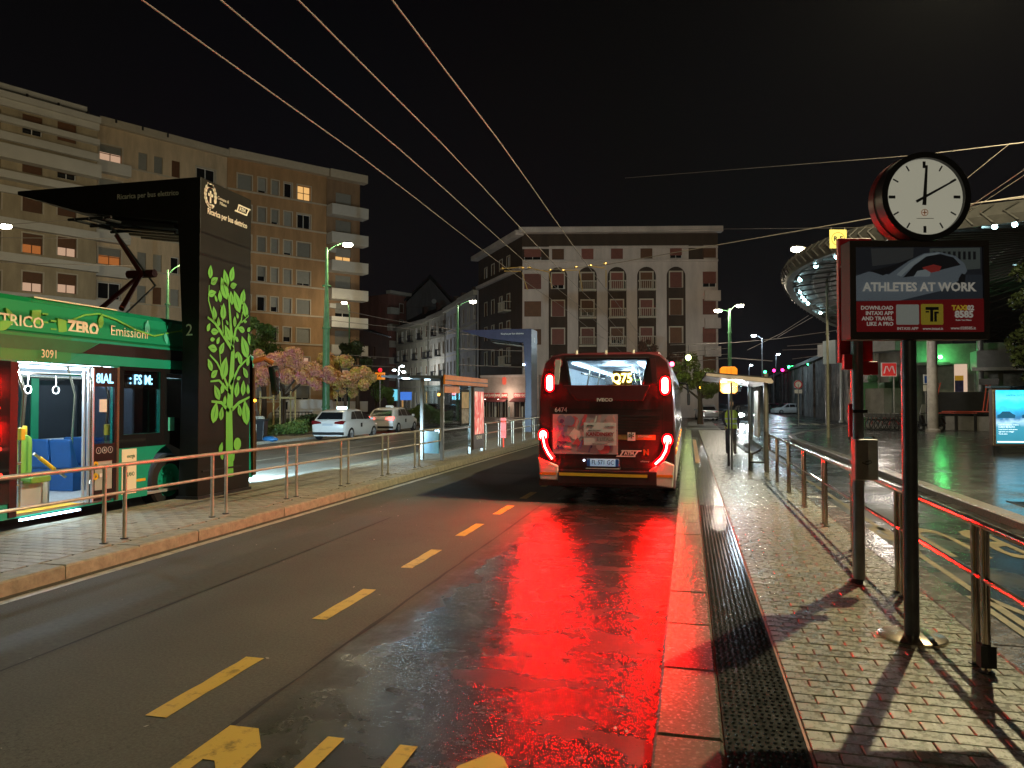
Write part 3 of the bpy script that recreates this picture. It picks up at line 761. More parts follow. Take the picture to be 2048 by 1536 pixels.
# ------------------------------------------------------------------ green electric bus at the charger
EX, EY = -9.0, 14.05
eb = thing('electric_bus', 'green electric bus at the charging mast, its lit middle door open', 'bus', (EX, EY, 0))
def EL(u, v): p = AX(u, v, EX); return p.y - EY, p.z
def grad_green():                                        # livery: grass green fading to teal towards the front
    m = bpy.data.materials.new('livery_green'); m.use_nodes = True; t = m.node_tree; b = t.nodes['Principled BSDF']
    tcn = t.nodes.new('ShaderNodeTexCoord'); sp = t.nodes.new('ShaderNodeSeparateXYZ'); r = t.nodes.new('ShaderNodeValToRGB'); mr = t.nodes.new('ShaderNodeMapRange')
    mr.inputs[1].default_value = -6.5; mr.inputs[2].default_value = -1.5
    t.links.new(tcn.outputs['Object'], sp.inputs[0]); t.links.new(sp.outputs['Y'], mr.inputs[0]); t.links.new(mr.outputs[0], r.inputs[0]); t.links.new(r.outputs[0], b.inputs['Base Color'])
    r.color_ramp.elements[0].color = (.012, .30, .07, 1); r.color_ramp.elements[1].color = (.006, .30, .20, 1)
    b.inputs['Roughness'].default_value = .32; b.inputs['Coat Weight'].default_value = .3
    return m
M_liv = grad_green()
M_teal = mat('teal_body', (.012, .33, .22), .3, var=.08, coat=.3)
M_dgreen = mat('deep_green', (.012, .16, .07), .35, var=.15, coat=.2)
M_lgreen = mat('leaf_green_print', (.18, .55, .08), .45, var=0)
M_cream = mat('cream_print', (.85, .83, .60), .45, var=0)
M_aqua = mat('aqua_print', (.10, .62, .5), .45, var=0)
doorA, doorB = EL(35, 725)[0], EL(167, 725)[0]
win = [(-3.72, 1.34), (-2.86, 1.34), (-2.86, 2.4), (-3.72, 2.4)]
win2 = [(-2.70, 1.62), (-2.35, 1.58), (-2.1, 1.1), (-1.75, 1.0), (-1.75, 2.38), (-2.70, 2.38)]
door = [(doorA, .3), (doorB + .62, .3), (doorB + .62, 2.44), (doorA, 2.44)]
arch = [(-2.53 + .62 * math.cos(PI * k / 12), .52 + .62 * math.sin(PI * k / 12)) for k in range(13)]
arch = [(-2.53 + .62, .26)] + arch + [(-2.53 - .62, .26)]
rw = [(-9.9, 1.3), (-8.5, 1.3), (-8.5, 2.4), (-9.9, 2.4)]
rdoor = [(-8.2, .3), (-7.0, .3), (-7.0, 2.44), (-8.2, 2.44)]
outer = [(-12, .28)] + [(-2.53 - .62, .28)] + arch[::-1][1:-1] + [(-2.53 + .62, .28), (0, .28), (0, 2.84), (-12, 2.84)]
m = MB(); solid_plate(m, outer, [win, win2, rw, [(a, b + .001) for a, b in door], [(a, b + .001) for a, b in rdoor]], 'x', -.06, 0)
m.build('side_wall', M_teal, eb)
# other shell faces
m = MB(); m.box(-2.52, -2.46, -12, 0, .28, 1.2); m.box(-2.52, -2.46, -12, 0, 2.35, 2.84)
for k in range(9): m.box(-2.52, -2.46, -12 + k * 1.48, -11.85 + k * 1.48, 1.2, 2.35)
m.build('off_side_wall', M_dgreen, eb)
for k in range(8): MB().box(-2.50, -2.48, -11.85 + k * 1.48, -10.52 + k * 1.48, 1.2, 2.35).build('off_side_window', M_dglass, eb)
m = MB(); m.box(-2.5, -.02, -12, -.02, 2.80, 2.86); m.build('roof', M_dgreen, eb)
m = MB(); m.box(-2.5, 0, -12.02, -11.95, .28, 2.84); m.build('rear_wall', M_dgreen, eb)
m = MB(); m.prism([(-.06, .3), (.12, .32), (.14, 1.0), (.02, 2.5), (-.1, 2.84), (-.2, 2.84)], 'x', -2.5, 0)
m.build('front_wall', M_orange if False else mat('front_dark', (.06, .03, .015), .3, var=.2, coat=.4), eb)
for sgn in (-.35, -2.15):
    MB().ball((sgn, .13, .72), .10, sc=(1.4, .5, .8)).build('headlamp', glow('headlamp_white', (.75, .9, 1), 12), eb)
lamp('headlamp_beam', eb, (-1.25, .35, .9), 13000, (.52, .80, 1.0), .2, 'SPOT', (R(78), 0, R(18)), R(95), .8)
# livery pieces
def side_poly(name, pts, mm, x0=.002, x1=.006): return MB().prism(pts, 'x', x0, x1).build(name, mm, eb)
fairing_top = 3.38
m = MB(); m.prism([(-.02, 2.86), (.0, 2.88), (-.10, 3.30), (-.2, fairing_top), (-.3, fairing_top), (-.3, 2.86)], 'y', -12, -1.45); m.build('roof_fairing', M_liv, eb)
m = MB(); m.prism([(-.3, 2.87), (-.3, 3.36), (-2.2, 3.36), (-2.4, 2.87)], 'y', -12, -5.2); m.build('battery_box', M_dgreen, eb)
m = MB(); m.prism([(-.3, 2.87), (-.3, 3.2), (-2.2, 3.2), (-2.4, 2.87)], 'y', -3.4, -1.5); m.build('roof_unit', M_dgreen, eb)
m = MB(); m.box(-.32, -.16, -5.3, -3.7, fairing_top + .002, fairing_top + .02); m.build('fairing_lip', M_cream, eb)
MB().box(.002, .008, -12, doorA + .9, 2.46, 2.84).build('cant_panel', M_liv, eb)
side_poly('dark_band', [(-4.25, 2.80), (-1.3, 2.80), (-1.55, 2.62), (-4.6, 2.62)], M_black, .002, .012)
side_poly('green_band', [(-12, 2.615), (-4.62, 2.615), (-4.28, 2.80), (-12, 2.80)], M_dgreen, .0085, .012)
side_poly('teal_tail', [(-4.9, 2.46), (-1.4, 2.46), (-1.55, 2.615), (-4.62, 2.615)], M_teal, .0125, .015)
solid_plate(MB(), [(-3.82, 1.12), (-2.6, 1.12), (-2.25, .98), (-1.5, .98), (-1.5, 2.458), (-3.82, 2.458)], [win, win2], 'x', .002, .006).build('glass_band', M_dglass, eb)
side_poly('lower_white', [(-3.75, .36), (-3.42, .36), (-3.42, 1.1), (-3.75, 1.1)], M_cream)
MB().prism(arch + [], 'x', -.5, -.37).build('wheel_arch', M_blackm, eb)
MB().box(.001, .005, -3.75, -3.2, .54, .585).build('low_stripe', M_yellow, eb)
text('energia', .09, M_dgreen, eb, loc=(.008, -3.55, .98), face='+x', sx=.7); text('che cambia volto', .06, M_dgreen, eb, loc=(.008, -3.52, .85), face='+x', sx=.7)
text('MILANO', .1, M_dgreen, eb, loc=(.008, -3.58, .68), face='+x', sx=.6)
MB().box(.0065, .012, -2.66, -2.5, 1.36, 1.6).build('sticker', M_aqua, eb)
for n_, glp in (('side_window', win), ('cab_window', win2), ('side_window', rw)):
    MB().prism(glp, 'x', -.035, -.028).build(n_, glass('bus_glass', (.62, .68, .72), .06), eb)
# lettering on the fairing
def ftext(s, u, v, size, mm, **k): y, z = EL(u, v); return text(s, size, mm, eb, loc=(.012 - (z - 2.86) * .2, y, z), face='+x', **k)
ftext('ELETTRICO', 90, 649, .235, M_cream, align='RIGHT', sx=1.0, bold=.003, rot=-.0)
ftext('ZERO', 169, 657, .25, M_cream, bold=.012, sx=.92); ftext('Emissioni', 262, 666, .235, M_cream, sx=.98)
ftext('3091', 91, 709, .17, M_cream, sx=.85)
def leaf2d(cx, cz, L, w, ang, n=6):
    p = []
    for k in range(n + 1): t = k / n; p.append((t - .5, w * math.sin(PI * t ** .8)))
    for k in range(n - 1, 0, -1): t = k / n; p.append((t - .5, -w * math.sin(PI * t ** .8)))
    c, s = math.cos(ang), math.sin(ang)
    return [(cx + L * (a * c - b * s), cz + L * (a * s + b * c)) for a, b in p]
for (u, v, L, ang, mm) in ((22, 628, .2, 2.2, M_lgreen), (206, 642, .25, 1.4, M_lgreen), (298, 656, .28, 1.5, M_aqua), (333, 678, .22, -1.3, M_aqua), (345, 650, .2, .8, M_teal), (375, 660, .25, .3, M_lgreen), (8, 650, .3, .4, M_lgreen)):
    y, z = EL(u, v); MB().prism(leaf2d(y, z, L, .22, ang), 'x', -.06, .012 - (z - 2.9) * .18).build('printed_leaf', mm, eb)
P = [EL(*q) for q in ((135, 645), (175, 630), (205, 627), (240, 640), (275, 660), (310, 672), (350, 664), (380, 660))]
MB().path([(.002 - (z - 2.9) * .2, y, z) for y, z in P], .018, 4).build('printed_stem', M_lgreen, eb)
for u, v, sg in ((77, 634, 1), (124, 652, -1)):
    y, z = EL(u, v); q = .012 - (z - 2.9) * .19
    m = MB(); m.prism([(y - .1 * sg, z - .07), (y + .05 * sg, z - .11), (y + .07 * sg, z + .11), (y - .08 * sg, z + .09)], 'x', q - .05, q)
    for dz in (-.06, .06): m.box(q - .05, q, min(y + .09 * sg, y + .19 * sg), max(y + .09 * sg, y + .19 * sg), z + dz - .012, z + dz + .012)
    m.build('printed_plug', M_lgreen, eb)
# open door, folded leaf, closed leaf beside it
M_alu = mat('door_aluminium', (.55, .57, .6), .35, .7, var=.1)
for k in range(3):
    MB().box(-.02 + k * .05, .02 + k * .05, doorB + .0 + k * .035, doorB + .03 + k * .035, .34, 2.40).build('door_leaf', M_alu, eb, bevel=.005)
MB().path([(.16, doorB - .02, 2.25), (.2, doorB - .05, 2.2), (.2, doorB - .05, .7), (.16, doorB - .02, .65)], .016, 8).build('door_handle', M_steel, eb)
d0, d1 = doorB + .12, doorB + .64
dl = MB(); solid_plate(dl, [(d0, .34), (d1, .34), (d1, 2.43), (d0, 2.43)], [[(d0 + .06, 1.22), (d1 - .05, 1.22), (d1 - .05, 2.12), (d0 + .06, 2.12)], [(d0 + .08, .5), (d1 - .07, .5), (d1 - .07, .95), (d0 + .08, .95)]], 'x', .01, .045)
dl = dl.build('door_leaf', M_black, eb)
MB().box(.02, .03, d0 + .06, d1 - .05, 1.22, 2.12).build('pane', glass('door_glass', (.55, .6, .65), .08), dl)
MB().box(.02, .03, d0 + .08, d1 - .07, .5, .95).build('pane', mat('pale_door_glass', (.42, .44, .40), .3, var=.15), dl)
M_pict = mat('pictogram_white', (.65, .68, .7), .5, var=0)
for k in range(3):
    yy = d0 + .15 + k * .12; MB().lathe([(.045, .046), (.052, .046), (.052, .049), (.045, .049), (.045, .046)], 16, c=(0, yy, 1.12), ax='x').build('pictogram_ring', M_pict, dl); text('i&f'[k], .06, M_pict, dl, loc=(.049, yy, 1.12), face='+x')
for zz in (.90, .72): MB().lathe([(.022, .046), (.055, .046), (.055, .055), (.022, .055), (.022, .046)], 16, c=(0, d0 + .09, zz), ax='x').build('door_button', M_yellow, dl)
MB().box(.0465, .05, d0 + .17, d0 + .31, .70, .76).build('sticker', M_white, dl)
MB().box(.031, .034, d0 + .17, d0 + .32, 1.72, 1.92).build('sticker', M_white, dl)
MB().box(.01, .05, d1, d1 + .05, .3, 2.43).build('door_post', mat('bronze_post', (.16, .13, .09), .4, .5, var=.1), eb)
MB().box(-.1, .02, doorA - .12, doorA, .3, 2.43).build('door_post', M_black, eb)
MB().box(-.06, .02, -8.2, -7.0, .34, 2.43).build('door_leaf', M_dglass, eb)
for zz in (.9, 1.25, 1.8): MB().ball((.03, doorA - .22 - zz * .05, zz), .025).build('side_glow_spot', glow('red_reflection_glow', (1, .02, .01), 5), eb)  # red reflections in the dark pane, added as small glowing balls
MB().box(.003, .02, -6.98, doorA - .12, .5, 2.44).build('dark_flank_glass', M_dglass, eb)
# display texts behind the glass
MB().box(-.02, .004, d0 + .06, d1 - .05, 2.125, 2.42).build('display_panel', M_blackm, eb)
text('8IAL', .21, M_led_b, eb, loc=(.048, (d0 + d1) / 2, 2.24), face='+x', sx=.88, bold=.004)
MB().box(-.05, -.04, -3.72, -2.86, 2.1, 2.4).build('display_panel', M_blackm, eb)
text(': FS M:', .225, M_led_b, eb, loc=(-.025, -3.29, 2.245), face='+x', sx=.9, bold=.004)
# interior
MB().box(-2.45, -.02, -11.9, -.3, .29, .335).build('floor', mat('bus_floor', (.34, .33, .32), .5, var=.2, scale=20), eb)
MB().box(-.35, -.0, doorA + .02, doorB - .02, .336, .341).build('step_edge', M_yellow, eb)
MB().box(-2.45, -.05, -11.9, -.3, 2.50, 2.53).build('ceiling', M_int, eb)
for x0 in (-.55, -1.95): MB().box(x0 - .08, x0 + .08, -11.5, -1.6, 2.46, 2.49).build('ceiling_light', M_strip, eb)
for yy in (doorA + .25, doorA + .72): MB().ball((-.12, yy, 2.44), .035).build('door_lamp', glow('door_spot', (.75, .92, 1), 60), eb)
MB().box(.005, .03, doorA + .05, doorB - .05, .235, .262).build('sill_light', glow('sill_led', (.55, .8, 1), 16), eb)
lamp('door_light', eb, (-.3, (doorA + doorB) / 2, 2.3), 120, (.70, .87, 1.0), .1)
lamp('cabin_light', eb, (-1.3, -5.0, 2.35), 170, (.70, .87, 1.0), .25)
lamp('cabin_light', eb, (-1.3, -2.6, 2.3), 25, (.70, .87, 1.0), .2)
M_gseat = mat('lime_seat', (.18, .34, .05), .45, var=.1); M_bseat = mat('blue_seat', (.008, .055, .17), .45, var=.15)
def seat(y, x, mm, face=1, label=None):
    s = MB(); pr = [(0, .68), (.42, .66), (.46, .72), (.1, .76), (.06, .84), (-.06, 1.24), (-.13, 1.22), (-.08, .74)]
    s.prism([(y + face * a, b) for a, b in pr], 'x', x - .21, x + .21); return s.build('seat', mm, eb, bevel=.025)
MB().prism(rrect(doorA + .56, doorA + .96, .74, 1.38, .1), 'x', -.82, -.72).build('seat', M_gseat, eb, bevel=.03); MB().prism(rrect(doorA + .58, doorA + .94, .68, .78, .04), 'x', -.72, -.35).build('seat', M_gseat, eb, bevel=.02)
for yy in (-2.53, -8.9):
    MB().box(-2.45, -1.95, yy - .6, yy + .6, .335, 1.05).build('wheel_box', M_int, eb)
MB().box(-2.455, -2.44, -11.9, -.3, .335, 1.2).build('lining', M_int, eb); MB().box(-2.455, -2.44, -11.9, -.3, 2.35, 2.5).build('lining', M_int, eb)
MB().box(-1.37, -.5, doorA + .55, doorA + 1.05, .34, .72).build('seat_box', M_int, eb)
for x in (-1.5, -1.95): seat(doorA + 2.35, x, M_bseat); seat(doorA + 3.1, x, M_bseat)
MB().box(-2.2, -1.28, doorA + 2.3, doorA + 3.5, .34, .72).build('seat_box', M_bseat, eb)
MB().path([(-1.1, doorB + .1, 1.0), (-1.1, doorA + .5, 1.02), (-1.1, doorA + .45, .6)], .02, 8).build('rail', M_steel, eb)
class PZ:
    def path(s, *a): MB().path(*a).build('grab_pole', M_steel, eb, smooth=True)
pz = PZ()
for (x, y) in ((-.35, doorA + .38), (-1.0, doorB - .12), (-.35, doorB + .85), (-1.6, doorA + .35), (-1.6, -3.1)): pz.path([(x, y, .34), (x, y, 1.3), (x, y + .05, 2.0), (x, y - .12, 2.5)], .02, 8)
pz.path([(-.4, -9, 2.3), (-.4, -1.8, 2.3)], .018, 8); pz.path([(-1.9, -9, 2.3), (-1.9, -1.8, 2.3)], .018, 8)
pz.path([(-.3, doorA + .35, 1.0), (-.3, doorA + .0, 1.0), (-.3, doorA - .02, .75), (-.3, doorA + .32, .7)], .02, 8)
pz.path([(-.35, doorA + .62, 1.12), (-.35, doorB + .05, .72)], .022, 8)
MB().path([(-.348, doorA + .72, 1.05), (-.348, doorA + .98, .86)], .03, 8).build('pole_grip', M_yellow, eb)
for (x, y) in ((-.35, doorA + .38), (-1.0, doorB - .12), (-.35, doorB + .85)): MB().cbox((x + .03, y, 1.42), (.07, .08, .18)).build('stop_button', M_yellow, eb, bevel=.015)
for yy in (doorA + .55, doorB - .1):
    m = MB().path([(-.4, yy, 2.3), (-.4, yy, 2.12)], .008, 6); m.path([(-.4, yy + .06 * math.cos(2 * PI * k / 8), 2.06 + .06 * math.sin(2 * PI * k / 8)) for k in range(9)], .011, 6); m.build('hanging_strap', M_white, eb)
MB().box(-2.4, -1.3, -2.0, -1.95, .34, 2.2).build('cab_partition', M_intd, eb)
seat(-1.6, -1.75, M_intd)
MB().lathe([(.19, -.015), (.22, 0), (.19, .015)], 20, c=(-1.75, -.75, 1.15), ax='y').build('steering_wheel', M_blackm, eb)
for y0 in (-2.53, -8.9):
    wheel(eb, (-.2, y0, .48), side=1, rimcol=M_teal); wheel(eb, (-2.3, y0, .48), side=-1)
# mirror
y0 = -.02
MB().path([(-.05, .0, 2.72), (.18, .12, 2.80), (.33, .22, 2.70)], .06, 8).build('mirror_arm', mat('mirror_orange', (.42, .13, .03), .4, var=.1), eb)
MB().prism([(.14, 2.62), (.36, 2.66), (.44, 2.45), (.42, 2.05), (.30, 2.0), (.22, 2.35)], 'x', .24, .38).build('mirror', M_black, eb, bevel=.03)
MB().prism([(.2, 2.55), (.33, 2.57), (.38, 2.4), (.36, 2.12), (.3, 2.1)], 'x', .381, .384).build('mirror_glass', mat('mirror_silver', (.5, .5, .5), .05, 1.0, var=0), eb)
MB().box(-.03, .04, -.05, .0, .35, 2.6).build('front_pillar', mat('front_pillar_bronze', (.12, .05, .02), .35, var=.2), eb)
MB().ball((.05, -.02, 1.9), .03).build('indicator', glow('amber_indicator', (1, .4, .02), 10), eb)
# pantograph reaching up to the charger
M_panto = mat('pantograph_red', (.16, .022, .015), .4, .3, var=.25)
def PX_(u, v, X): p = AX(u, v, X); return (p.x - EX, p.y - EY, p.z)
pn = MB()
for dx in (-.35, .35):
    b0 = PX_(222 + dx * 60, 618, -10.3 + dx); e_ = PX_(283, 548, -10.3 + dx * .5); t_ = PX_(232, 470, -10.3 + dx * .4)
    pn.tube(b0, e_, .05, .04, 8); pn.tube(e_, t_, .045, .035, 8)
e_ = Vector(PX_(283, 548, -10.3)); pn.tube(e_ + Vector((-.3, 0, 0)), e_ + Vector((.3, 0, 0)), .08, n=8)
pn.build('pantograph_arm', M_panto, eb)
hd = Vector(PX_(222, 452, -10.3)); m = MB()
for dx in (-.3, 0, .3): m.tube(hd + Vector((dx, -.55, 0)), hd + Vector((dx, .55, .05)), .03, n=6)
for dy in (-.5, 0, .5): m.tube(hd + Vector((-.45, dy, .02)), hd + Vector((.45, dy, .02)), .025, n=6)
m.build('pantograph_head', M_blackm, eb)
MB().path([(hd.x, hd.y, hd.z), tuple(e_ + Vector((.15, .2, -.2))), (hd.x + .1, hd.y + .1, 3.38)], .022, 6).build('cable', M_grey, eb)
MB().box(-1.9, -.7, -3.6, -2.6, 2.86, 3.42).build('pantograph_base', M_dgreen, eb)

# ------------------------------------------------------------------ charging masts
M_mast = mat('mast_dark_panel', (.013, .012, .009), .5, var=.3, scale=1.5, spec=.25)
M_leafp = mat('bright_leaf_print', (.14, .50, .07), .45, var=.08)
def charging_mast(name, label, loc, tree=True):
    t = thing(name, label, 'charging mast', loc)
    prof = [(0, .15), (-.40, .15), (-.34, 2.9), (-.46, 5.12), (-2.5, 5.40), (-4.0, 5.83), (-4.0, 5.90), (0, 5.90)]
    MB().prism(prof, 'y', 0, 1.58).build('body', M_mast if not tree else M_mast, t, bevel=.01)
    MB().box(-.43, .03, -.03, 1.61, .1, .2).build('plinth', M_dark, t)
    MB().prism([(-2.4, 5.37), (-.7, 5.13), (-.7, 5.06), (-2.4, 5.26)], 'y', .2, 1.4).build('contact_head', M_blackm, t)
    m = MB()
    for k in range(4): m.tube((-2.3, .3 + k * .33, 5.2), (-.75, .3 + k * .33, 5.0), .03, n=6)
    m.build('contact_bar', M_steel, t)
    text('Ricarica per bus elettrico', .135, M_offw, t, loc=(-1.1, -.004, 5.64), bold=.001, sx=.95)
    return t
MX, MY = -8.45, 11.49
mast = charging_mast('charging_mast', 'tall black charging mast printed with a green tree', (MX, MY, 0))
def ML(u, v): p = AX(u, v, MX); return p.y - MY, p.z
def Z6(x, y): return 300 + x / 2.2577, 340 + y / 2.2577
leaves = [(270, 460, 45, 85), (288, 500, 45, 35), (278, 557, 44, 20), (340, 490, 62, 110), (368, 470, 54, 75), (375, 522, 40, 20), (332, 535, 78, 115), (295, 580, 24, 120), (313, 570, 40, 95), (365, 578, 48, 100), (390, 595, 80, 115), (417, 573, 58, 75), (427, 630, 62, 110), (437, 660, 20, 20), (288, 645, 44, 105), (328, 640, 58, 85), (307, 685, 32, 95), (392, 657, 24, 110), (380, 685, 38, 90), (345, 688, 20, 130), (428, 685, 20, 10), (262, 710, 32, 60), (290, 730, 42, 5), (347, 735, 58, 120), (410, 720, 42, 170), (445, 720, 30, 30), (447, 765, 46, 110), (388, 763, 28, 150), (280, 765, 26, 10), (305, 770, 28, 60), (425, 800, 84, 115), (280, 805, 48, 175), (322, 805, 46, 60), (403, 850, 48, 110), (388, 835, 28, 60), (268, 880, 44, 120), (333, 895, 80, 75), (428, 915, 46, 130), (288, 920, 42, 35), (398, 940, 26, 20), (440, 865, 36, 70), (325, 985, 40, 70), (300, 1005, 56, 120), (390, 990, 56, 80), (418, 985, 54, 85), (440, 990, 36, 95), (335, 1040, 34, 85), (290, 1095, 72, 75), (320, 1100, 46, 80), (402, 1085, 44, 105), (430, 1095, 90, 100), (318, 1255, 40, 70), (322, 1290, 30, 110), (372, 1300, 34, 60)]
for (x, y, s, a) in leaves:
    c = ML(*Z6(x, y)); L = s / 2.2577 / 1480 * 13.6 * 1.38
    pts = leaf2d(c[0], c[1], L, .27, R(a)); pts = [(max(.02, min(1.56, p)), q) for p, q in pts]
    lo_ = MB().prism(pts, 'x', .0105, .014).build('printed_leaf', M_leafp, mast)
    if s > 40:
        q0 = leaf2d(c[0], c[1], L * .62, .035, R(a)); MB().prism([(max(.02, min(1.56, p)), q) for p, q in q0], 'x', .0142, .0155).build('leaf_vein', mat('vein_dark', (.03, .14, .02), .5, var=0), lo_)
br = MB()
def bpath(pts, r0, r1):
    P = [ML(*Z6(*p)) for p in pts]; n = len(P); L = []; Rr = []
    for i, p in enumerate(P):
        a = Vector(P[max(0, i - 1)]); b = Vector(P[min(n - 1, i + 1)]); d = (b - a).normalized(); nn = Vector((-d.y, d.x)); r = r0 + (r1 - r0) * i / (n - 1)
        L.append((.012, p[0] + nn.x * r, p[1] + nn.y * r)); Rr.append((.012, p[0] - nn.x * r, p[1] - nn.y * r))
    L = [(x, max(.02, min(1.56, a)), b) for x, a, b in L]; Rr = [(x, max(.02, min(1.56, a)), b) for x, a, b in Rr]
    br.add(L + Rr, [(i, i + 1, n + i + 1, n + i) for i in range(n - 1)])
for pts, r0, r1 in (([(357, 1385), (355, 1100), (365, 950), (372, 820), (362, 700), (352, 555)], .12, .015), ([(372, 815), (330, 750), (290, 690), (258, 665)], .045, .02), ([(330, 750), (318, 610)], .02, .008), ([(290, 690), (262, 590), (265, 520)], .02, .008), ([(370, 790), (385, 720), (410, 680), (415, 640)], .04, .012), ([(410, 690), (437, 665)], .015, .008), ([(358, 1000), (330, 930), (300, 870), (268, 835)], .035, .015), ([(320, 910), (310, 800)], .018, .008), ([(362, 970), (400, 890), (450, 840)], .035, .015), ([(355, 1090), (320, 1050), (275, 1045)], .04, .02), ([(365, 1085), (400, 1050), (450, 1025)], .04, .02), ([(362, 1010), (310, 950), (270, 955)], .03, .015)):
    bpath(pts, r0, r1)
br.build('printed_trunk', M_leafp, mast, fixn=False)
c = ML(*Z6(392, 1237)); MB().lathe([(.001, .013), (.12, .013), (.12, .012)], 18, c=(0, c[0], c[1]), ax='x').build('printed_plug', M_lgreen, mast)
c = ML(455, 440); text('Ricarica per bus elettrico', .148, M_offw, mast, loc=(.012, c[0], c[1] + .02), face='+x', bold=.003, sx=.82)
c = ML(420, 392); m = MB()
for k in range(15):
    a = R(-68 - k * 22); m.prism(leaf2d(c[0] + .15 * math.cos(a), c[1] + .19 * math.sin(a), .13, .3, a + PI / 2), 'x', .0105, .013)
m.box(.0105, .013, c[0] - .022, c[0] + .022, c[1] - .13, c[1] + .09); m.box(.0105, .013, c[0] - .07, c[0] + .07, c[1] - .01, c[1] + .04); m.prism([(c[0] - .07, c[1] + .15), (c[0] + .07, c[1] + .15), (c[0] + .09, c[1] + .23), (c[0], c[1] + .2), (c[0] - .09, c[1] + .23)], 'x', .0105, .013)
m.build('city_emblem', M_offw, mast)
c = ML(444, 404); text('Comune di\nMilano', .085, M_offw, mast, loc=(.012, c[0] + .02, c[1]), face='+x', sx=.9)
c = ML(484, 421); m = MB(); yy, z = c
m.prism([(yy - .26, z - .075), (yy + .15, z - .075), (yy + .17, z - .045), (yy - .24, z - .045)], 'x', .0105, .013); m.prism([(yy - .15, z + .06), (yy + .26, z + .06), (yy + .28, z + .09), (yy - .13, z + .09)], 'x', .0105, .013)
m.prism([(yy - .19, z - .045), (yy - .15, z - .045), (yy - .1, z + .06), (yy - .14, z + .06)], 'x', .0105, .013); m.prism([(yy + .12, z - .045), (yy + .16, z - .045), (yy + .23, z + .06), (yy + .19, z + .06)], 'x', .0105, .013)
lo = m.build('operator_logo', M_offw, mast); text('ATM', .1, M_offw, lo, loc=(.012, yy, z + .005), face='+x', bold=.003)
text('2', .3, M_offw, mast, loc=(-.2, -.004, 3.15)); MB().box(.005, .02, .1, 1.3, .62, .65).build('joint_strip', M_blackm, mast)
mast2 = charging_mast('charging_mast', 'far blue-lit charging mast beyond the glass bus shelter', (-8.45, 40.2, 0), False)
mp = mat('mast_blue_lit_panel', (.05, .045, .085), .3, var=.2, coat=.4)  # blue light on the far mast is put into its panel colour
for ch in mast2.children:
    if ch.name.startswith('body'): ch.data = ch.data.copy(); ch.data.materials.clear(); ch.data.materials.append(mp)
text('2', .35, M_offw, mast2, loc=(.012, .8, 5.3), face='+x')
MB().ball((-.42, -.05, 3.9), .05).build('mast_lamp', glow('mast_led', (.6, .85, 1), 40), mast2)
# ------------------------------------------------------------------ clock with advertising panel
def P3(u, v, zc): return Vector((0, 0, H)) + ray(u, v) * (zc / F)
ck = thing('street_clock', 'round white-faced street clock above a taxi advertising panel on one pole', 'clock', (1.6, 6.04, .15), yaw)
ZC = 5.506
def sx_(u): return (u - 1826) / F * ZC
def sz_(v): return ZV(v, ZC) - .15
M_pole = mat('pole_grey', (.06, .06, .065), .35, .5, var=.3, scale=6)
MB().tube((0, 0, .01), (0, 0, sz_(682)), .052, n=20).build('pole', M_pole, ck, smooth=True)
MB().lathe([(.001, .028), (.05, .028), (.225, .02), (.235, .012), (.235, .0)], 28).build('base_plate', M_steel, ck, smooth=True)
fx0, fx1, fz0, fz1 = sx_(1701), sx_(1977), sz_(681), sz_(485)
solid_plate(MB(), [(fx0, fz0), (fx1, fz0), (fx1, fz1), (fx0, fz1)], [[(fx0 + .045, fz0 + .055), (fx1 - .04, fz0 + .055), (fx1 - .04, fz1 - .045), (fx0 + .045, fz1 - .045)]], 'y', -.075, .075).build('panel_frame', mat('panel_frame_dark', (.02, .014, .013), .55, var=.2), ck, bevel=.006)
BE = .055
def luminous(name, c, k=1.0): return mat(name, c, .35, var=0, emit=c, es=BE * k * 4)  # prints emit faintly in their own colour
px0, px1, pz0, pz1 = fx0 + .046, fx1 - .041, fz0 + .056, fz1 - .046
pb = box('poster', luminous('ad_dark', (.035, .035, .042)), ck, px0, px1, -.058, -.05, pz0, pz1)
def ap(name, pts, mm, lay): return MB().prism([(sx_(u), sz_(v)) for u, v in pts], 'y', -.058 - lay * .0016, -.0575 - lay * .0008).build(name, mm, pb)
m_car = luminous('ad_car_grey', (.24, .26, .30)); m_carl = luminous('ad_car_light', (.42, .44, .47)); m_win = luminous('ad_window', (.03, .028, .03), .5)
ap('printed_street', [(1712, 552), (1966, 552), (1966, 610), (1712, 610)], luminous('ad_street', (.055, .06, .075)), 1)
ap('printed_facade', [(1745, 500), (1830, 498), (1828, 525), (1748, 535)], luminous('ad_facade', (.09, .085, .085)), 1)
ap('printed_facade', [(1862, 500), (1962, 498), (1962, 540), (1900, 545), (1862, 520)], luminous('ad_facade2', (.15, .16, .15)), 1)
for k in range(9): ap('printed_window', [(1868 + k * 10, 506), (1873 + k * 10, 506), (1873 + k * 10, 522), (1868 + k * 10, 522)], m_win, 2)
ap('printed_car', [(1711, 556), (1740, 546), (1780, 552), (1820, 525), (1850, 510), (1880, 507), (1912, 515), (1930, 530), (1935, 545), (1925, 560), (1880, 585), (1800, 604), (1712, 604)], m_car, 3)
ap('printed_windscreen', [(1742, 545), (1790, 533), (1835, 516), (1818, 522), (1785, 546), (1768, 554)], m_win, 4)
ap('printed_side_window', [(1808, 558), (1830, 534), (1855, 516), (1882, 511), (1908, 518), (1922, 533), (1890, 541), (1850, 552)], m_win, 4)
ap('printed_roof_line', [(1795, 552), (1822, 528), (1850, 512), (1880, 508), (1880, 511), (1853, 516), (1828, 534), (1803, 556)], m_carl, 5)
ap('printed_driver', [(1846, 538), (1868, 532), (1884, 536), (1880, 545), (1855, 550)], luminous('ad_red_top', (.5, .05, .04)), 5)
ap('printed_mirror', [(1829, 556), (1836, 545), (1852, 542), (1862, 548), (1860, 556)], m_carl, 6)
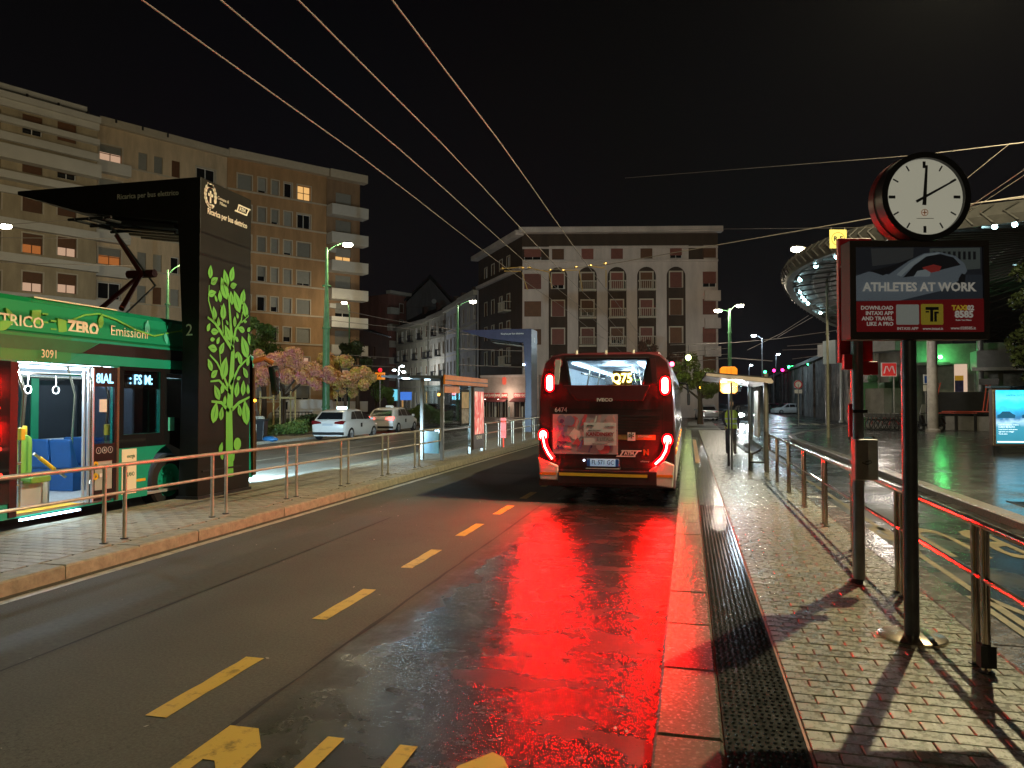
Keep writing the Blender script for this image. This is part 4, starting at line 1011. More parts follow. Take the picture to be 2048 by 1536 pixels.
ap('printed_wheel', [(1918, 560), (1924, 550), (1932, 552), (1930, 568), (1922, 580), (1917, 574)], m_win, 4)
m_adw = luminous('ad_white', (.55, .52, .47)); m_ady = luminous('ad_yellow', (.60, .42, .04))
ap('red_band', [(1710, 606), (1966, 600), (1966, 666), (1710, 670)], luminous('ad_red', (.28, .012, .012)), 7)
def at_(s, u, v, size, mm=m_adw, **k): return text(s, size, mm, pb, loc=(sx_(u), -.0745, sz_(v)), **k)
at_('ATHLETES AT WORK', 1838, 578, .088, bold=.003, sx=.99)
for i, s in enumerate(('DOWNLOAD', 'INTAXI APP', 'AND TRAVEL', 'LIKE A PRO')): at_(s, 1786, 619 + i * 10.6, .039, bold=.0008, align='RIGHT')
MB().prism(rrect(sx_(1792), sx_(1837), sz_(652), sz_(612), .01), 'y', -.0735, -.072).build('code_panel', m_adw, pb)
MB().prism(rrect(sx_(1841), sx_(1885), sz_(652), sz_(611), .01), 'y', -.0735, -.072).build('logo_panel', m_ady, pb)
m_ink = luminous('ad_ink', (.02, .018, .012), .3)
m = MB()
for a, b, c_, d in ((1850, 617, 1876, 623), (1859, 617, 1865, 646), (1867, 626, 1872, 646), (1850, 625, 1857, 628), (1867, 626, 1876, 630)): m.box(sx_(a), sx_(c_), -.0745, -.0736, sz_(d), sz_(b))
m.build('taxi_logo', m_ink, pb)
at_('INTAXI APP', 1814, 660, .03); at_('www.intaxi.it', 1864, 660, .028); at_('www.028585.it', 1924, 659, .03)
at_('TAXI', 1917, 619, .05, m_ady, bold=.002); at_('02', 1939, 619, .05, bold=.002); at_('8585', 1926, 632, .068, bold=.003); at_('Radio Taxi Milano', 1925, 643, .016)
MB().box(px0, px1, -.0765, -.0755, pz0, pz1).build('cover_glass', M_glass, ck)
# clock drum
cx_, cz_ = sx_(1851), sz_(398)
def disc(r0, r1, y0, y1, n=48): return MB().lathe([(r0, y0), (r1, y0), (r1, y1), (r0, y1), (r0, y0)], n, c=(cx_, 0, cz_), ax='y')
disc(.285, .328, -.10, .02).build('drum', M_black, ck, smooth=True)
disc(.05, .334, .021, .10).build('drum_back', mat('drum_red_side', (.22, .03, .03), .35, var=.1), ck, smooth=True)
MB().lathe([(.001, -.068), (.298, -.068), (.298, -.06)], 48, c=(cx_, 0, cz_), ax='y').build('dial', mat('dial_white', (.75, .70, .58), .4, var=.04, scale=4, emit=(.92, .84, .66), es=.32), ck)
for k in range(12):
    m = MB(); a = 2 * PI * k / 12; big = k % 3 == 0; r0, r1, w = (.215, .265, .011) if big else (.222, .266, .0055)
    ca, sa = math.sin(a), math.cos(a)
    m.add([(cx_ + ca * r0 - sa * w, -.072, cz_ + sa * r0 + ca * w), (cx_ + ca * r0 + sa * w, -.072, cz_ + sa * r0 - ca * w), (cx_ + ca * r1 + sa * w, -.072, cz_ + sa * r1 - ca * w), (cx_ + ca * r1 - sa * w, -.072, cz_ + sa * r1 + ca * w)], [(0, 1, 2, 3)]); m.build('hour_mark', M_blackm, ck, fixn=False)
def hand(ang, r0, r1, w0, w1, y):
    a = R(ang); ca, sa = math.sin(a), math.cos(a)
    return MB().add([(cx_ + ca * r - sa * w * s, yy, cz_ + sa * r + ca * w * s) for yy in (y, y + .004) for r, w, s in ((r0, w0, 1), (r0, w0, -1), (r1, w1, -1), (r1, w1, 1))], [(0, 1, 2, 3), (4, 5, 6, 7), (0, 1, 5, 4), (1, 2, 6, 5), (2, 3, 7, 6), (3, 0, 4, 7)])
hand(4, -.06, .235, .014, .008, -.078).build('hour_hand', M_blackm, ck); hand(61, -.075, .262, .010, .006, -.084).build('minute_hand', M_blackm, ck)
m = MB(); m.lathe([(.022, -.0715), (.026, -.0715), (.026, -.073), (.022, -.073), (.022, -.0715)], 14, c=(cx_, 0, cz_ - .115), ax='y'); m.box(cx_ - .003, cx_ + .003, -.073, -.0715, cz_ - .133, cz_ - .097); m.box(cx_ - .016, cx_ + .016, -.073, -.0715, cz_ - .118, cz_ - .112)
m.build('city_emblem', M_orange, ck); MB().box(cx_ - .06, cx_ + .065, -.073, -.0715, cz_ - .161, cz_ - .157).build('maker_line', mat('dial_line', (.3, .25, .2), .5, var=0), ck)
MB().lathe([(.001, -.096), (.293, -.096), (.293, -.094)], 48, c=(cx_, 0, cz_), ax='y').build('dial_glass', M_glass, ck)
MB().box(cx_ - .06, cx_ + .06, -.04, .06, fz1, cz_ - .33).build('clock_neck', M_black, ck)

# ------------------------------------------------------------------ bus stop pole
bs = thing('bus_stop_pole', 'grey bus stop pole with red flag panel and small grey box', 'bus stop', (1.6, 7.78, .15), yaw)
ZB = 7.2
M_pgrey = mat('galvanised_pole', (.24, .24, .25), .35, .6, var=.2, scale=5)
MB().tube((0, 0, 0), (0, 0, 3.3), .057, n=18).build('pole', M_pgrey, bs, smooth=True)
MB().lathe([(.001, .03), (.06, .03), (.11, .0)], 18).build('foot', M_pole, bs)
MB().box(-.09, .13, -.15, -.055, .99, 1.38).build('ticket_box', mat('box_grey', (.30, .29, .28), .45, var=.2, scale=8), bs, bevel=.012)
MB().path([(-.03, -.153, 1.16), (.02, -.153, 1.14), (.06, -.153, 1.16), (.05, -.153, 1.18), (.0, -.153, 1.165)], .004, 5).build('scribble', M_blackm, bs)
MB().box(-.12, -.085, -.09, -.055, 1.40, 1.72).build('red_reflection_strip', M_red, bs, bevel=.006)  # strip coloured red for the bus lamps' reflection on it
MB().box(-.14, .19, .06, .12, 2.12, 3.35).build('flag_panel', M_red, bs, bevel=.01)
MB().box(-.13, -.04, -.02, .04, 2.05, 2.2).build('lower_panel', M_red, bs, bevel=.006); MB().box(.04, .2, -.02, .04, 2.0, 2.13).build('lower_panel', M_red, bs, bevel=.006)
text('ATM', .12, M_white, bs, loc=(.0, .055, 3.1), bold=.004); text('55', .16, M_white, bs, loc=(.03, .055, 2.7))
MB().box(-.07, .07, -.065, .065, 1.63, 1.66).build('clamp', M_blackm, bs)
# ------------------------------------------------------------------ railings
M_rail = mat('satin_rail_steel', (.50, .45, .36), .38, .55, var=.18, scale=10, rvar=.08)
M_railR = mat('polished_rail_steel', (.50, .42, .36), .16, 1.0, var=.12, scale=10, rvar=.05)
def railing(label, X, y0, y1, ps, gap, first, mm, zt=1.09, zm=.74, rr=.027):
    t = thing('railing', label, 'railing', (X, y0, .15)); L = y1 - y0
    MB().path([(0, 0, .6), (0, .0, zt - .22), (0, .06, zt - .155), (0, .12, zt - .15), (0, L - .12, zt - .15), (0, L - .06, zt - .155), (0, L, zt - .22), (0, L, .6)], rr, 10).build('handrail', mm, t, smooth=True)
    MB().tube((0, 0, zm - .15), (0, L, zm - .15), rr * .72, n=8).build('middle_rail', mm, t, smooth=True)
    y = first
    while y < y1 + .01:
        for d in (0, gap):
            if y0 - .01 <= y + d <= y1 + .01:
                p = MB().tube((0, y + d - y0, 0), (0, y + d - y0, zt - .16), rr * .9, n=10)
                o = p.build('post', mm, t, smooth=True)
                MB().lathe([(.02, .012), (.05, .008), (.05, 0)], 10, c=(0, y + d - y0, 0)).build('post_foot', M_dark, o)
        y += ps
    return t
railing('long steel railing on the left island ending at the glass shelter', -6.97, -5.0, 20.35, 2.12, .34, -5.02, M_rail)
railing('short steel railing beyond the shelter with the red poster', -6.97, 25.0, 37.5, 2.12, .34, 25.0, M_rail)
railing('steel railing along the wet brick platform beside the clock', 1.86, -4.0, 18.4, 1.9, .17, -4.12, M_railR, rr=.03)
m = MB().cbox((1.86, 5.38, .26), (.09, .09, .14)); o = m.build('black_tape', M_blackm); tag(o, 'black tape wound round the foot of a platform railing post', 'tape')

# ------------------------------------------------------------------ bus shelters
M_shel = mat('shelter_frame', (.20, .19, .17), .35, .5, var=.2)
M_orf = mat('shelter_orange', (.75, .21, .02), .4, var=.15)
sh = thing('bus_shelter', 'glass bus shelter with orange fascia and red poster on the left island', 'bus shelter', (-7.0, 20.6, .15))
m = MB()
for nme, pts in (('post', [(0, 0)]), ('post', [(0, 2.85)]), ('post', [(0, 4.3)]), ('post', [(-.62, 0)])):
    for (x, y) in pts: MB().box(x - .05, x + .05, y - .05, y + .05, 0, 2.4).build('post', M_shel, sh, bevel=.008)
MB().prism([(-1.85, 2.44), (.1, 2.40), (.1, 2.48), (-1.85, 2.50)], 'y', -.15, 4.45).build('roof', mat('shelter_roof_dark', (.06, .065, .07), .4, var=.2), sh)
MB().box(.1, .16, -.2, 4.5, 2.22, 2.5).build('fascia', M_orf, sh, bevel=.012)
MB().box(.161, .168, -.2, 4.5, 2.33, 2.36).build('fascia_line', M_black, sh)
MB().box(.0, .05, .1, 1.55, 1.98, 2.2).build('route_panel', M_orf, sh)
for y0, y1, z0, z1 in ((.06, 2.8, .28, 2.2),): MB().box(-.012, .0, y0, y1, z0, z1).build('glass_pane', M_glass, sh)
MB().box(-.6, -.06, -.006, .006, .2, 2.2).build('glass_pane', glass('end_glass', (.8, .92, .97), .2), sh)
m = MB(); m.box(-.02, .02, .05, 2.8, .24, .28); m.box(-.02, .02, .05, 2.8, .86, .90); m.build('glazing_bar', M_shel, sh)
mp_ = MB().box(.01, .045, 1.7, 2.62, .95, 2.1).build('map_case', M_blackm, sh)
MB().box(.046, .05, 1.78, 2.55, 1.5, 2.02).build('map_sheet', mat('map_yellow', (.5, .36, .12), .5, var=.3, scale=5, col2=(.7, .45, .2)), mp_)
MB().box(.046, .05, 1.78, 2.55, 1.02, 1.48).build('notice_sheet', mat('notice_brown', (.25, .2, .14), .5, var=.6, scale=6, col2=(.5, .42, .33)), mp_)
ad = MB().box(-.1, .1, 2.95, 4.22, .12, 2.2).build('poster_case', mat('case_dark', (.06, .045, .04), .4, var=.1), sh, bevel=.01)
def red_poster():
    m = bpy.data.materials.new('red_poster_print'); m.use_nodes = True; t = m.node_tree; b = t.nodes['Principled BSDF']
    tcn = t.nodes.new('ShaderNodeTexCoord'); n = t.nodes.new('ShaderNodeTexNoise'); n.inputs['Scale'].default_value = 3.2; n.inputs['Detail'].default_value = 3; n.inputs['Distortion'].default_value = 1.5
    mp = t.nodes.new('ShaderNodeMapping'); mp.inputs['Scale'].default_value = (1, 1.8, .6); t.links.new(tcn.outputs['Object'], mp.inputs[0]); t.links.new(mp.outputs[0], n.inputs[0])
    r = t.nodes.new('ShaderNodeValToRGB'); r.color_ramp.elements[0].position = .38; r.color_ramp.elements[1].position = .66
    r.color_ramp.elements[0].color = (.45, .05, .05, 1); r.color_ramp.elements[1].color = (.85, .62, .5, 1)
    e = r.color_ramp.elements.new(.52); e.color = (.75, .16, .13, 1)
    t.links.new(n.outputs[0], r.inputs[0]); t.links.new(r.outputs[0], b.inputs['Base Color']); t.links.new(r.outputs[0], b.inputs['Emission Color']); b.inputs['Emission Strength'].default_value = .9
    return m
MB().box(.101, .105, 3.05, 4.15, .62, 2.05).build('red_poster', red_poster(), sh)
text('CENONE', .17, M_white, sh, loc=(.104, 3.6, .5), face='+x', bold=.005)
MB().box(-.5, -.1, .4, 2.7, .42, .47).build('bench', M_shel, sh, bevel=.01)
MB().box(-.55, -.1, -.012, -.008, .2, .85).build('painted_glass_glow', mat('blue_reflection_paint', (.18, .42, .55), .2, var=.2, coat=.3), sh)  # blue light on the lower end glass, painted as a thin panel
MB().lathe([(.001, 2.39), (.1, 2.39), (.1, 2.41)], 14, c=(-.9, 1.2, 0)).build('ceiling_lamp', glow('shelter_cool', (.6, .88, 1), 10), sh)
lamp('shelter_light', sh, (-1.75, 1.6, 2.3), 100, (.55, .84, 1.0), .12)

s2 = thing('bus_shelter', 'lit glass bus shelter on the wet brick platform, person waiting behind it', 'bus shelter', (1.85, 19.0, .15))
for (x, y) in ((0, 0), (0, 4.6)): MB().tube((x, y, 0), (x, y, 2.42), .06, n=12).build('post', mat('shelter_post_dark', (.12, .115, .10), .35, .5, var=.2), s2, smooth=True)
MB().prism([(-1.42, 2.36), (.12, 2.16), (.16, 2.2), (.1, 2.28), (-1.40, 2.42)], 'y', -.25, 4.9).build('roof', mat('shelter_roof_pale', (.30, .25, .22), .4, var=.2), s2)
MB().prism([(-1.42, 2.425), (.12, 2.29), (.12, 2.31), (-1.42, 2.45)], 'y', -.25, 4.9).build('roof_cover', M_blackm, s2)
MB().box(-.80, -.07, -.006, .006, .12, 2.1).build('glass_pane', M_glass, s2)
m = MB(); m.box(-.83, -.79, -.03, .03, .05, 2.2); m.box(-.42, -.385, -.03, .03, .05, 2.15); m.box(-.42, -.05, -.02, .02, .22, .26); m.build('glazing_bar', M_dark, s2)
MB().box(-.012, .0, .1, 4.5, .2, 2.1).build('glass_pane', M_glass, s2)
MB().box(-.42, -.39, -.015, .015, .1, 2.1).build('glass_edge', M_dark, s2)
bn = MB(); bn.prism([(-.06, .62), (-.1, .5), (-.3, .40), (-.5, .47), (-.48, .5), (-.3, .45), (-.14, .54)], 'y', .25, 3.6); bn.build('bench', M_dark, s2, bevel=.01)
MB().box(-.28, -.2, 1.8, 2.0, 0, .42).build('bench_leg', M_dark, s2)
for (x, y) in ((-.62, .4), (-.95, .9), (-.3, 1.6), (-.75, 2.6)): MB().lathe([(.001, 2.22), (.07, 2.22), (.07, 2.26)], 14, c=(x, y, 0)).build('ceiling_lamp', glow('shelter_white', (.8, .92, 1), 14), s2)
lamp('shelter_light', s2, (-.6, 1.2, 2.05), 70, (.75, .88, 1.0), .12); lamp('shelter_light', s2, (-.6, 3.4, 2.05), 70, (.75, .88, 1.0), .12)
MB().box(-.1, -.05, 1.0, 2.2, .8, 2.0).build('poster_case', mat('poster_orange_white', (.5, .3, .2), .5, var=.4, scale=3, col2=(.75, .65, .5)), s2)
MB().tube((-.02, -.12, 1.0), (-.02, -.12, 2.4), .04, n=10).build('drain_pipe', M_shel, s2)

# orange octagonal stop sign on its own post
p = UZ(1457, 19.8); og = thing('stop_sign', 'orange octagonal bus stop board rising above the shelter roof', 'sign', (p.x, p.y, .15), yaw)
MB().tube((0, 0, 0), (0, 0, 2.2), .03, n=10).build('post', M_dark, og, smooth=True)
zt, zb = ZV(734, 19.8) - .15, ZV(788, 19.8) - .15; w = 17.5 / F * 19.8
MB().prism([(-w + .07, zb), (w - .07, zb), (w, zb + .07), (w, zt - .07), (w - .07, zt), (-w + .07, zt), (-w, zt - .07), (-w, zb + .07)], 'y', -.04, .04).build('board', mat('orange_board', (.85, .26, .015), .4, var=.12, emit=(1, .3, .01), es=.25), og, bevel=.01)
for x in (-.05, .06): MB().box(x - .003, x + .003, -.043, -.0405, zb + .02, zt - .02).build('board_seam', M_blackm, og)

# ------------------------------------------------------------------ street lamps
M_lens_w = glow('street_lamp_lens', (1.0, .93, .70), 60.0)
M_lens_c = glow('cool_lamp_lens', (.75, .95, 1.0), 50.0)
M_head = mat('lamp_head', (.25, .26, .24), .4, .3, var=.1)
def street_lamp(label, u, zc, vtop, heads, power, r0=.13, r1=.06, pm=None, col=WARM, base_z=.1, lens=None, group=None, hs=1.0):
    p = UZ(u, zc); t = thing('street_lamp', label, 'street lamp', (p.x, p.y, base_z), yaw, group); pm = pm or M_green_post
    ht = ZV(vtop, zc) - base_z
    MB().path([(0, 0, 0), (0, 0, ht * .12), (0, 0, ht * .55), (0, 0, ht * .78), (0, 0, ht)], r0, 12, rs=[r0 * 1.25, r0, r0 * .9, r1 * 1.3, r1]).build('post', pm, t, smooth=True)
    m = MB()
    for f in (.13, .56, .79): m.lathe([(r0 * 1.12, -.05), (r0 * 1.2, 0), (r0 * 1.12, .05)], 12, c=(0, 0, ht * f))
    m.build('post_collar', pm, t)
    for (hu, hv) in heads:
        dx = (hu - u) / F * zc; dz = ZV(hv, zc) - base_z
        MB().path([(0, 0, ht - .25), (dx * .35, 0, ht - .25 + (dz - ht + .35) * .6), (dx * .75, 0, dz + .08), (dx, 0, dz + .1)], .03, 6).build('arm', pm, t)
        sg = 1 if dx >= 0 else -1
        hd = MB().ball((dx + sg * .12 * hs, 0, dz + .1), .33 * hs, 12, 6, (1, .55, .28)).build('lamp_head', M_head, t, smooth=True)
        MB().ball((dx + sg * .12 * hs, 0, dz + .0), .30 * hs, 12, 6, (1.05, .7, .5)).build('lens', lens or M_lens_w, hd, smooth=True)
        if power: lamp('lamp_light', t, (dx + sg * .1, 0, dz - .16 * hs), power, col, .2)
    return t
street_lamp('tall green street lamp rising behind the parked white taxis', 652, 44, 495, [(690, 489)], 1250, .22, .08)
street_lamp('slender far street lamp in front of the brown block balconies', 698, 78, 615, [(690, 606)], 450, .09, .05)
street_lamp('green street lamp beside the row of old pale houses', 915, 64, 610, [(943, 604)], 650, .13, .07, col=(1, .88, .72))
street_lamp('twin-armed green street lamp above the orange stop board', 1460, 60, 618, [(1440, 622), (1478, 612)], 1200, .16, .09, col=(1, .87, .70))
street_lamp('thin pale street lamp with a yellow tag sign on the plaza', 1656, 35.7, 505, [(1602, 498)], 700, .065, .045, mat('pale_post', (.35, .33, .24), .4, .2, var=.2))
street_lamp('far cool street lamp beside the railway wall', 1525, 95, 676, [(1510, 672)], 2600, .08, .05, M_pgrey, COOL, lens=M_lens_c)
street_lamp('small distant cool street lamp down the station road', 1552, 150, 712, [(1556, 709)], 2500, .1, .06, M_pgrey, COOL, lens=M_lens_c)
street_lamp('smaller distant street lamp past the twin lamp', 1498, 170, 735, [(1502, 731)], 2500, .1, .06, M_pgrey, COOL, lens=M_lens_c)
street_lamp('green street lamp behind the electric bus, arm towards the mast', 333, 40, 540, [(370, 531)], 900, .12, .06, hs=.6)
street_lamp('bright street lamp at the edge of the white apartment block', -14, 40, 470, [(2, 452)], 2600, .14, .07)
street_lamp('cluster of cool lamps on a mast by the old houses', 797, 120, 735, [(803, 733), (790, 741), (806, 745)], 1000, .12, .06, M_pgrey, (.85, .93, 1), lens=M_lens_c)
# lamp hung over the street from span wires, above the picture, and the next one behind it
def hung_lamp(label, x, y, z, power):
    t = thing('hanging_lamp', label, 'street lamp', (x, y, z))
    MB().ball((0, 0, .12), .3, 14, 7, (1, 1, .5)).build('lamp_head', M_head, t, smooth=True)
    MB().ball((0, 0, .0), .2, 12, 6, (1, 1, .35)).build('lens', M_lens_w, t, smooth=True)
    MB().tube((0, 0, .2), (0, 0, .75), .02, n=6).build('hanger', M_dark, t)
    MB().path([(-13, -.5, 1.4), (-6, 0, 1.0), (0, 0, .75), (6, 0, 1.0), (16, .5, 1.6)], .012, 6).build('span_wire', M_wire, t)
    lamp('lamp_light', t, (0, 0, -.22), power, (1.0, .87, .52), .06)
hung_lamp('street lamp hanging on a span wire over the clock platform', 4.3, 12.8, 9.6, 7500)
hung_lamp('street lamp hanging on a span wire behind the clock platform', 1.5, -15.0, 9.6, 1100)

# ------------------------------------------------------------------ signs and small street furniture
p = UZ(760, 50); tx = thing('taxi_sign', 'orange TAXI sign with red disc on a thin post', 'sign', (p.x, p.y, .1), yaw)
z0 = ZV(749, 50) - .1; MB().tube((0, 0, 0), (0, 0, z0), .04, n=8).build('post', M_pgrey, tx)
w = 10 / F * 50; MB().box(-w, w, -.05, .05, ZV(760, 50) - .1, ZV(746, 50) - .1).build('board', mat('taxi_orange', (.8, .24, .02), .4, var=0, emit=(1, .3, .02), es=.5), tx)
text('TAXI', .27, M_blackm, tx, loc=(0, -.054, ZV(753, 50) - .1), bold=.008)
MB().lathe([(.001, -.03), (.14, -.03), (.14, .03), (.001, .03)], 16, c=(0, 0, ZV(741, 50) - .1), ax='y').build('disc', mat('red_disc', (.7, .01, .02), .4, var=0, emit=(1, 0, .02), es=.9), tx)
p = P3(1676, 478, 20.2); rf = thing('hanging_tag', 'yellow hanging tag lettered R-F in a ring on the span wire', 'sign', p, yaw)
w = 17 / F * 20.2; MB().box(-w, w, -.01, .01, -w * 1.1, w * 1.1).build('plate', mat('tag_yellow', (.72, .62, .16), .5, var=.05, emit=(.8, .7, .2), es=.12), rf)
MB().lathe([(w * .72, -.013), (w * .8, -.013), (w * .8, -.011), (w * .72, -.011), (w * .72, -.013)], 24, ax='y').build('ring', mat('ring_brown', (.45, .2, .03), .5, var=0), rf)
text('R-F', w * .78, M_blackm, rf, loc=(0, -.014, 0), bold=.006); 
for s in (-.8, .8): MB().tube((s * w, 0, w * .9), (s * w, 0, w * 1.35), .01, n=6).build('hook', M_wire, rf)
p = G(1597, 852, .12); ne = thing('road_sign', 'round red-rimmed road sign with a plate below on the plaza tip', 'sign', (p.x, p.y, .12), yaw)
zc = 52; zz = ZV(770, zc) - .12; MB().tube((0, 0, 0), (0, 0, zz), .035, n=8).build('post', M_pgrey, ne)
MB().lathe([(.001, -.02), (.3, -.02), (.3, .02), (.001, .02)], 20, c=(0, 0, zz), ax='y').build('disc', M_white, ne)
MB().lathe([(.22, -.022), (.3, -.022), (.3, -.026), (.22, -.026), (.22, -.022)], 20, c=(0, 0, zz), ax='y').build('rim', M_red, ne); MB().box(-.25, .25, -.02, .02, zz - .62, zz - .36).build('plate', M_white, ne)
bn_ = thing('litter_bin', 'square black litter bin overflowing with rubbish beside the taxi rank', 'litter bin', (-18.75, 29.6, .1), .25)
MB().prism([(-.34, 0), (.34, 0), (.40, .9), (-.40, .9)], 'y', -.3, .3).build('body', M_black, bn_, bevel=.03); MB().box(-.43, .43, -.34, .34, .88, .98).build('rim', M_blackm, bn_, bevel=.02)
MB().box(-.2, .06, -.31, -.302, .35, .75).build('notice', M_offw, bn_)
m = MB()
for k in range(6): m.ball((random.uniform(-.25, .25), random.uniform(-.2, .2), 1.0), random.uniform(.06, .13), 7, 5)
m.build('rubbish', mat('rubbish', (.4, .36, .28), .6, var=.6, scale=9), bn_)
m = MB(); m.ball((0, 0, .1), .24, 12, 7, (1.5, .9, .55)); m.ball((.18, .05, .08), .15, 10, 6, (1.3, .9, .6)); o = m.build('rubbish_bag', mat('blue_plastic', (.03, .16, .38), .35, var=.2), None, smooth=True, loc=(-18.05, 29.5, .1)); tag(o, 'blue plastic rubbish bag slumped beside the black litter bin', 'bag')
# tree stakes, fence on the island
for i, (u, zc) in enumerate(((540, 40), (578, 40), (660, 47))):
    p = UZ(u, zc); st = thing('tree_stakes', ('wooden tree stakes with a cross bar behind the litter bin', 'wooden tree stakes beside the pink tree trunk', 'wooden stakes holding a young tree behind the taxi')[i], 'stakes', (p.x, p.y, .1), .3 * i)
    for (x, y) in ((-.4, -.3), (.4, -.3), (0, .4)): MB().tube((x, y, 0), (x, y, 2.3), .045, n=6).build('stake', mat('stake_wood', (.38, .28, .11), .7, var=.3, scale=6), st)
    MB().box(-.45, .45, -.33, -.29, 1.9, 2.0).build('cross_bar', mat('stake_wood', (.38, .28, .11)), st)
p0 = UZ(545, 50); p1 = UZ(624, 50); d = p1 - p0; fe = thing('low_fence', 'low dark metal fence in front of the white van', 'fence', (p0.x, p0.y, .1), math.atan2(d.y, d.x))
for k in range(13): MB().tube((k * d.length / 12, 0, 0), (k * d.length / 12, 0, 1.0), .025, n=6).build('bar', M_dark, fe)
MB().box(0, d.length, -.03, .03, .98, 1.05).build('top_rail', M_dark, fe); MB().box(0, d.length, -.03, .03, .75, .79).build('mid_rail', M_dark, fe)
for i in range(4):
    p = UZ(968 + i * 23 + (0, 0, 4, 8)[i], 80); o = MB().tube((0, 0, 0), (0, 0, 1.1), .09, n=10).ball((0, 0, 1.1), .09, 10, 5).build('bollard', M_offw, None, smooth=True, loc=(p.x, p.y, .1)); tag(o, 'pale bollard on the kerb in front of the corner shops', 'bollard', 'bollards before the corner shops')
p = G(1003, 893, .15); o = MB().box(-.1, .1, -.03, .03, .35, 1.1).tube((0, 0, 0), (0, 0, .4), .03, n=6).build('marker_post', mat('marker_red', (.7, .06, .03), .4, var=0, emit=(1, .08, .03), es=.4), None, loc=(-6.75, 27.0, .15)); tag(o, 'small red marker post behind the far left railing', 'marker')
# advertising column, lit blue
p = UZ(2030, 24.5); pa = thing('lit_poster_panel', 'backlit blue poster panel standing on the wet plaza', 'poster panel', (p.x, p.y, .12), yaw - .1)
w = .72
MB().box(-w - .05, w + .05, -.12, .12, .28, 2.2).build('case', mat('case_brown', (.16, .11, .09), .3, .4, var=.15), pa, bevel=.02)
for x in (-w + .02, w - .02): MB().box(x - .03, x + .03, -.05, .05, 0, .3).build('leg', M_dark, pa)
MB().box(-w - .12, w + .12, -.18, .18, 2.2, 2.26).build('hood', mat('hood_blue', (.05, .09, .14), .3, var=.1), pa)
for x in (-w - .03,): MB().tube((x, -.125, .32), (x, -.125, 2.15), .022, n=8).build('edge_tube', M_steel, pa); MB().tube((x + .06, -.125, .32), (x + .06, -.125, 2.15), .018, n=8).build('edge_tube', M_steel, pa)
def blue_poster():
    m = bpy.data.materials.new('blue_poster_print'); m.use_nodes = True; t = m.node_tree; b = t.nodes['Principled BSDF']
    tcn = t.nodes.new('ShaderNodeTexCoord'); sp = t.nodes.new('ShaderNodeSeparateXYZ'); t.links.new(tcn.outputs['Object'], sp.inputs[0])
    n = t.nodes.new('ShaderNodeTexNoise'); n.inputs['Scale'].default_value = 3; n.inputs['Detail'].default_value = 5; t.links.new(tcn.outputs['Object'], n.inputs[0])
    ad_ = t.nodes.new('ShaderNodeMath'); ad_.operation = 'MULTIPLY_ADD'; ad_.inputs[1].default_value = .5; t.links.new(n.outputs[0], ad_.inputs[0]); t.links.new(sp.outputs['Z'], ad_.inputs[2])
    mr = t.nodes.new('ShaderNodeMapRange'); mr.inputs[1].default_value = .6; mr.inputs[2].default_value = 2.4; t.links.new(ad_.outputs[0], mr.inputs[0])
    r = t.nodes.new('ShaderNodeValToRGB'); cr = r.color_ramp
    cr.elements[0].position = 0; cr.elements[0].color = (.02, .16, .22, 1); cr.elements[1].position = 1; cr.elements[1].color = (.02, .55, .85, 1)
    for q, c in ((.32, (.03, .2, .28, 1)), (.42, (.3, .5, .62, 1)), (.5, (.03, .14, .28, 1)), (.6, (.03, .35, .6, 1)), (.75, (.03, .62, .8, 1)), (.85, (.1, .75, .95, 1))): e = cr.elements.new(q); e.color = c
    t.links.new(mr.outputs[0], r.inputs[0]); t.links.new(r.outputs[0], b.inputs['Emission Color']); b.inputs['Emission Strength'].default_value = 2.0; b.inputs['Base Color'].default_value = (.02, .03, .04, 1)
    return m
po_ = MB().box(-w + .05, w - .02, -.128, -.122, .36, 2.12).build('poster', blue_poster(), pa)
M_bw = glow('poster_white_print', (.75, .95, 1), 2.2)
for i, (s, sz) in enumerate((('il più che ecobonus, il futuro', .055), ('LUSSO IN AUTO', .07), ('Scopri di più la nuova gamma', .05), ('oggi anche con noleggio', .05), ('Tua da subito', .05))): text(s, sz, M_bw, po_, loc=(-w + .12, -.131, .98 - i * .075), align='LEFT')
text('GAMMA ELETTRICA', .085, mat('poster_navy', (.01, .08, .15), .5, var=0), po_, loc=(.02, -.131, 1.95)); MB().box(-w + .08, w - .04, -.132, -.129, .40, .44).build('footer_bar', M_bw, po_)
for x in (-.35, .42):
    MB().prism([(x - .28, 1.2), (x + .27, 1.2), (x + .28, 1.3), (x + .2, 1.34), (x + .1, 1.42), (x - .12, 1.42), (x - .2, 1.33), (x - .28, 1.3)], 'y', -.132, -.129).build('printed_car', mat('printed_car_blue', (.01, .06, .1), .4, var=0, emit=(.02, .12, .22), es=.9), po_)

# ------------------------------------------------------------------ overhead wires
def wire(label, pts, r=.012, cat='wire', group=None, name='overhead_wire'):
    o = MB().path(pts, r, 6).build(name, M_wire, None, smooth=True); tag(o, label, cat, group); return o
for i, X in enumerate((-5.34, -4.57, -3.81, -2.89)):
    P = []
    for k in range(30):
        y = -8 + k * 2.4; sag = .10 * math.sin(PI * ((y + 8) % 20.0) / 20.0)
        P.append((X + .0 * y, y, 6.02 - sag))
    wire(('trolley contact wire over the road nearest the charging mast', 'trolley contact wire second from the charging mast', 'trolley contact wire third from the charging mast', 'trolley contact wire over the road nearest the clock platform')[i], P, .009, group='trolley wires over the road', name='trolley_wire')
def span(label, pts, r=.012): return wire(label, [P3(*q) for q in pts], r, name='span_wire')
span('high span wire passing just above the street clock', [(1250, 356, 42), (1840, 310, 17), (2080, 281, 13)], .009)
span('span wire rising from the trolley wire hangers towards the clock', [(1005, 536, 26.5), (1080, 541, 26.5), (1145, 536, 26.5), (1215, 529, 26.5), (1480, 482, 22), (1740, 437, 18), (2080, 388, 14)], .013)
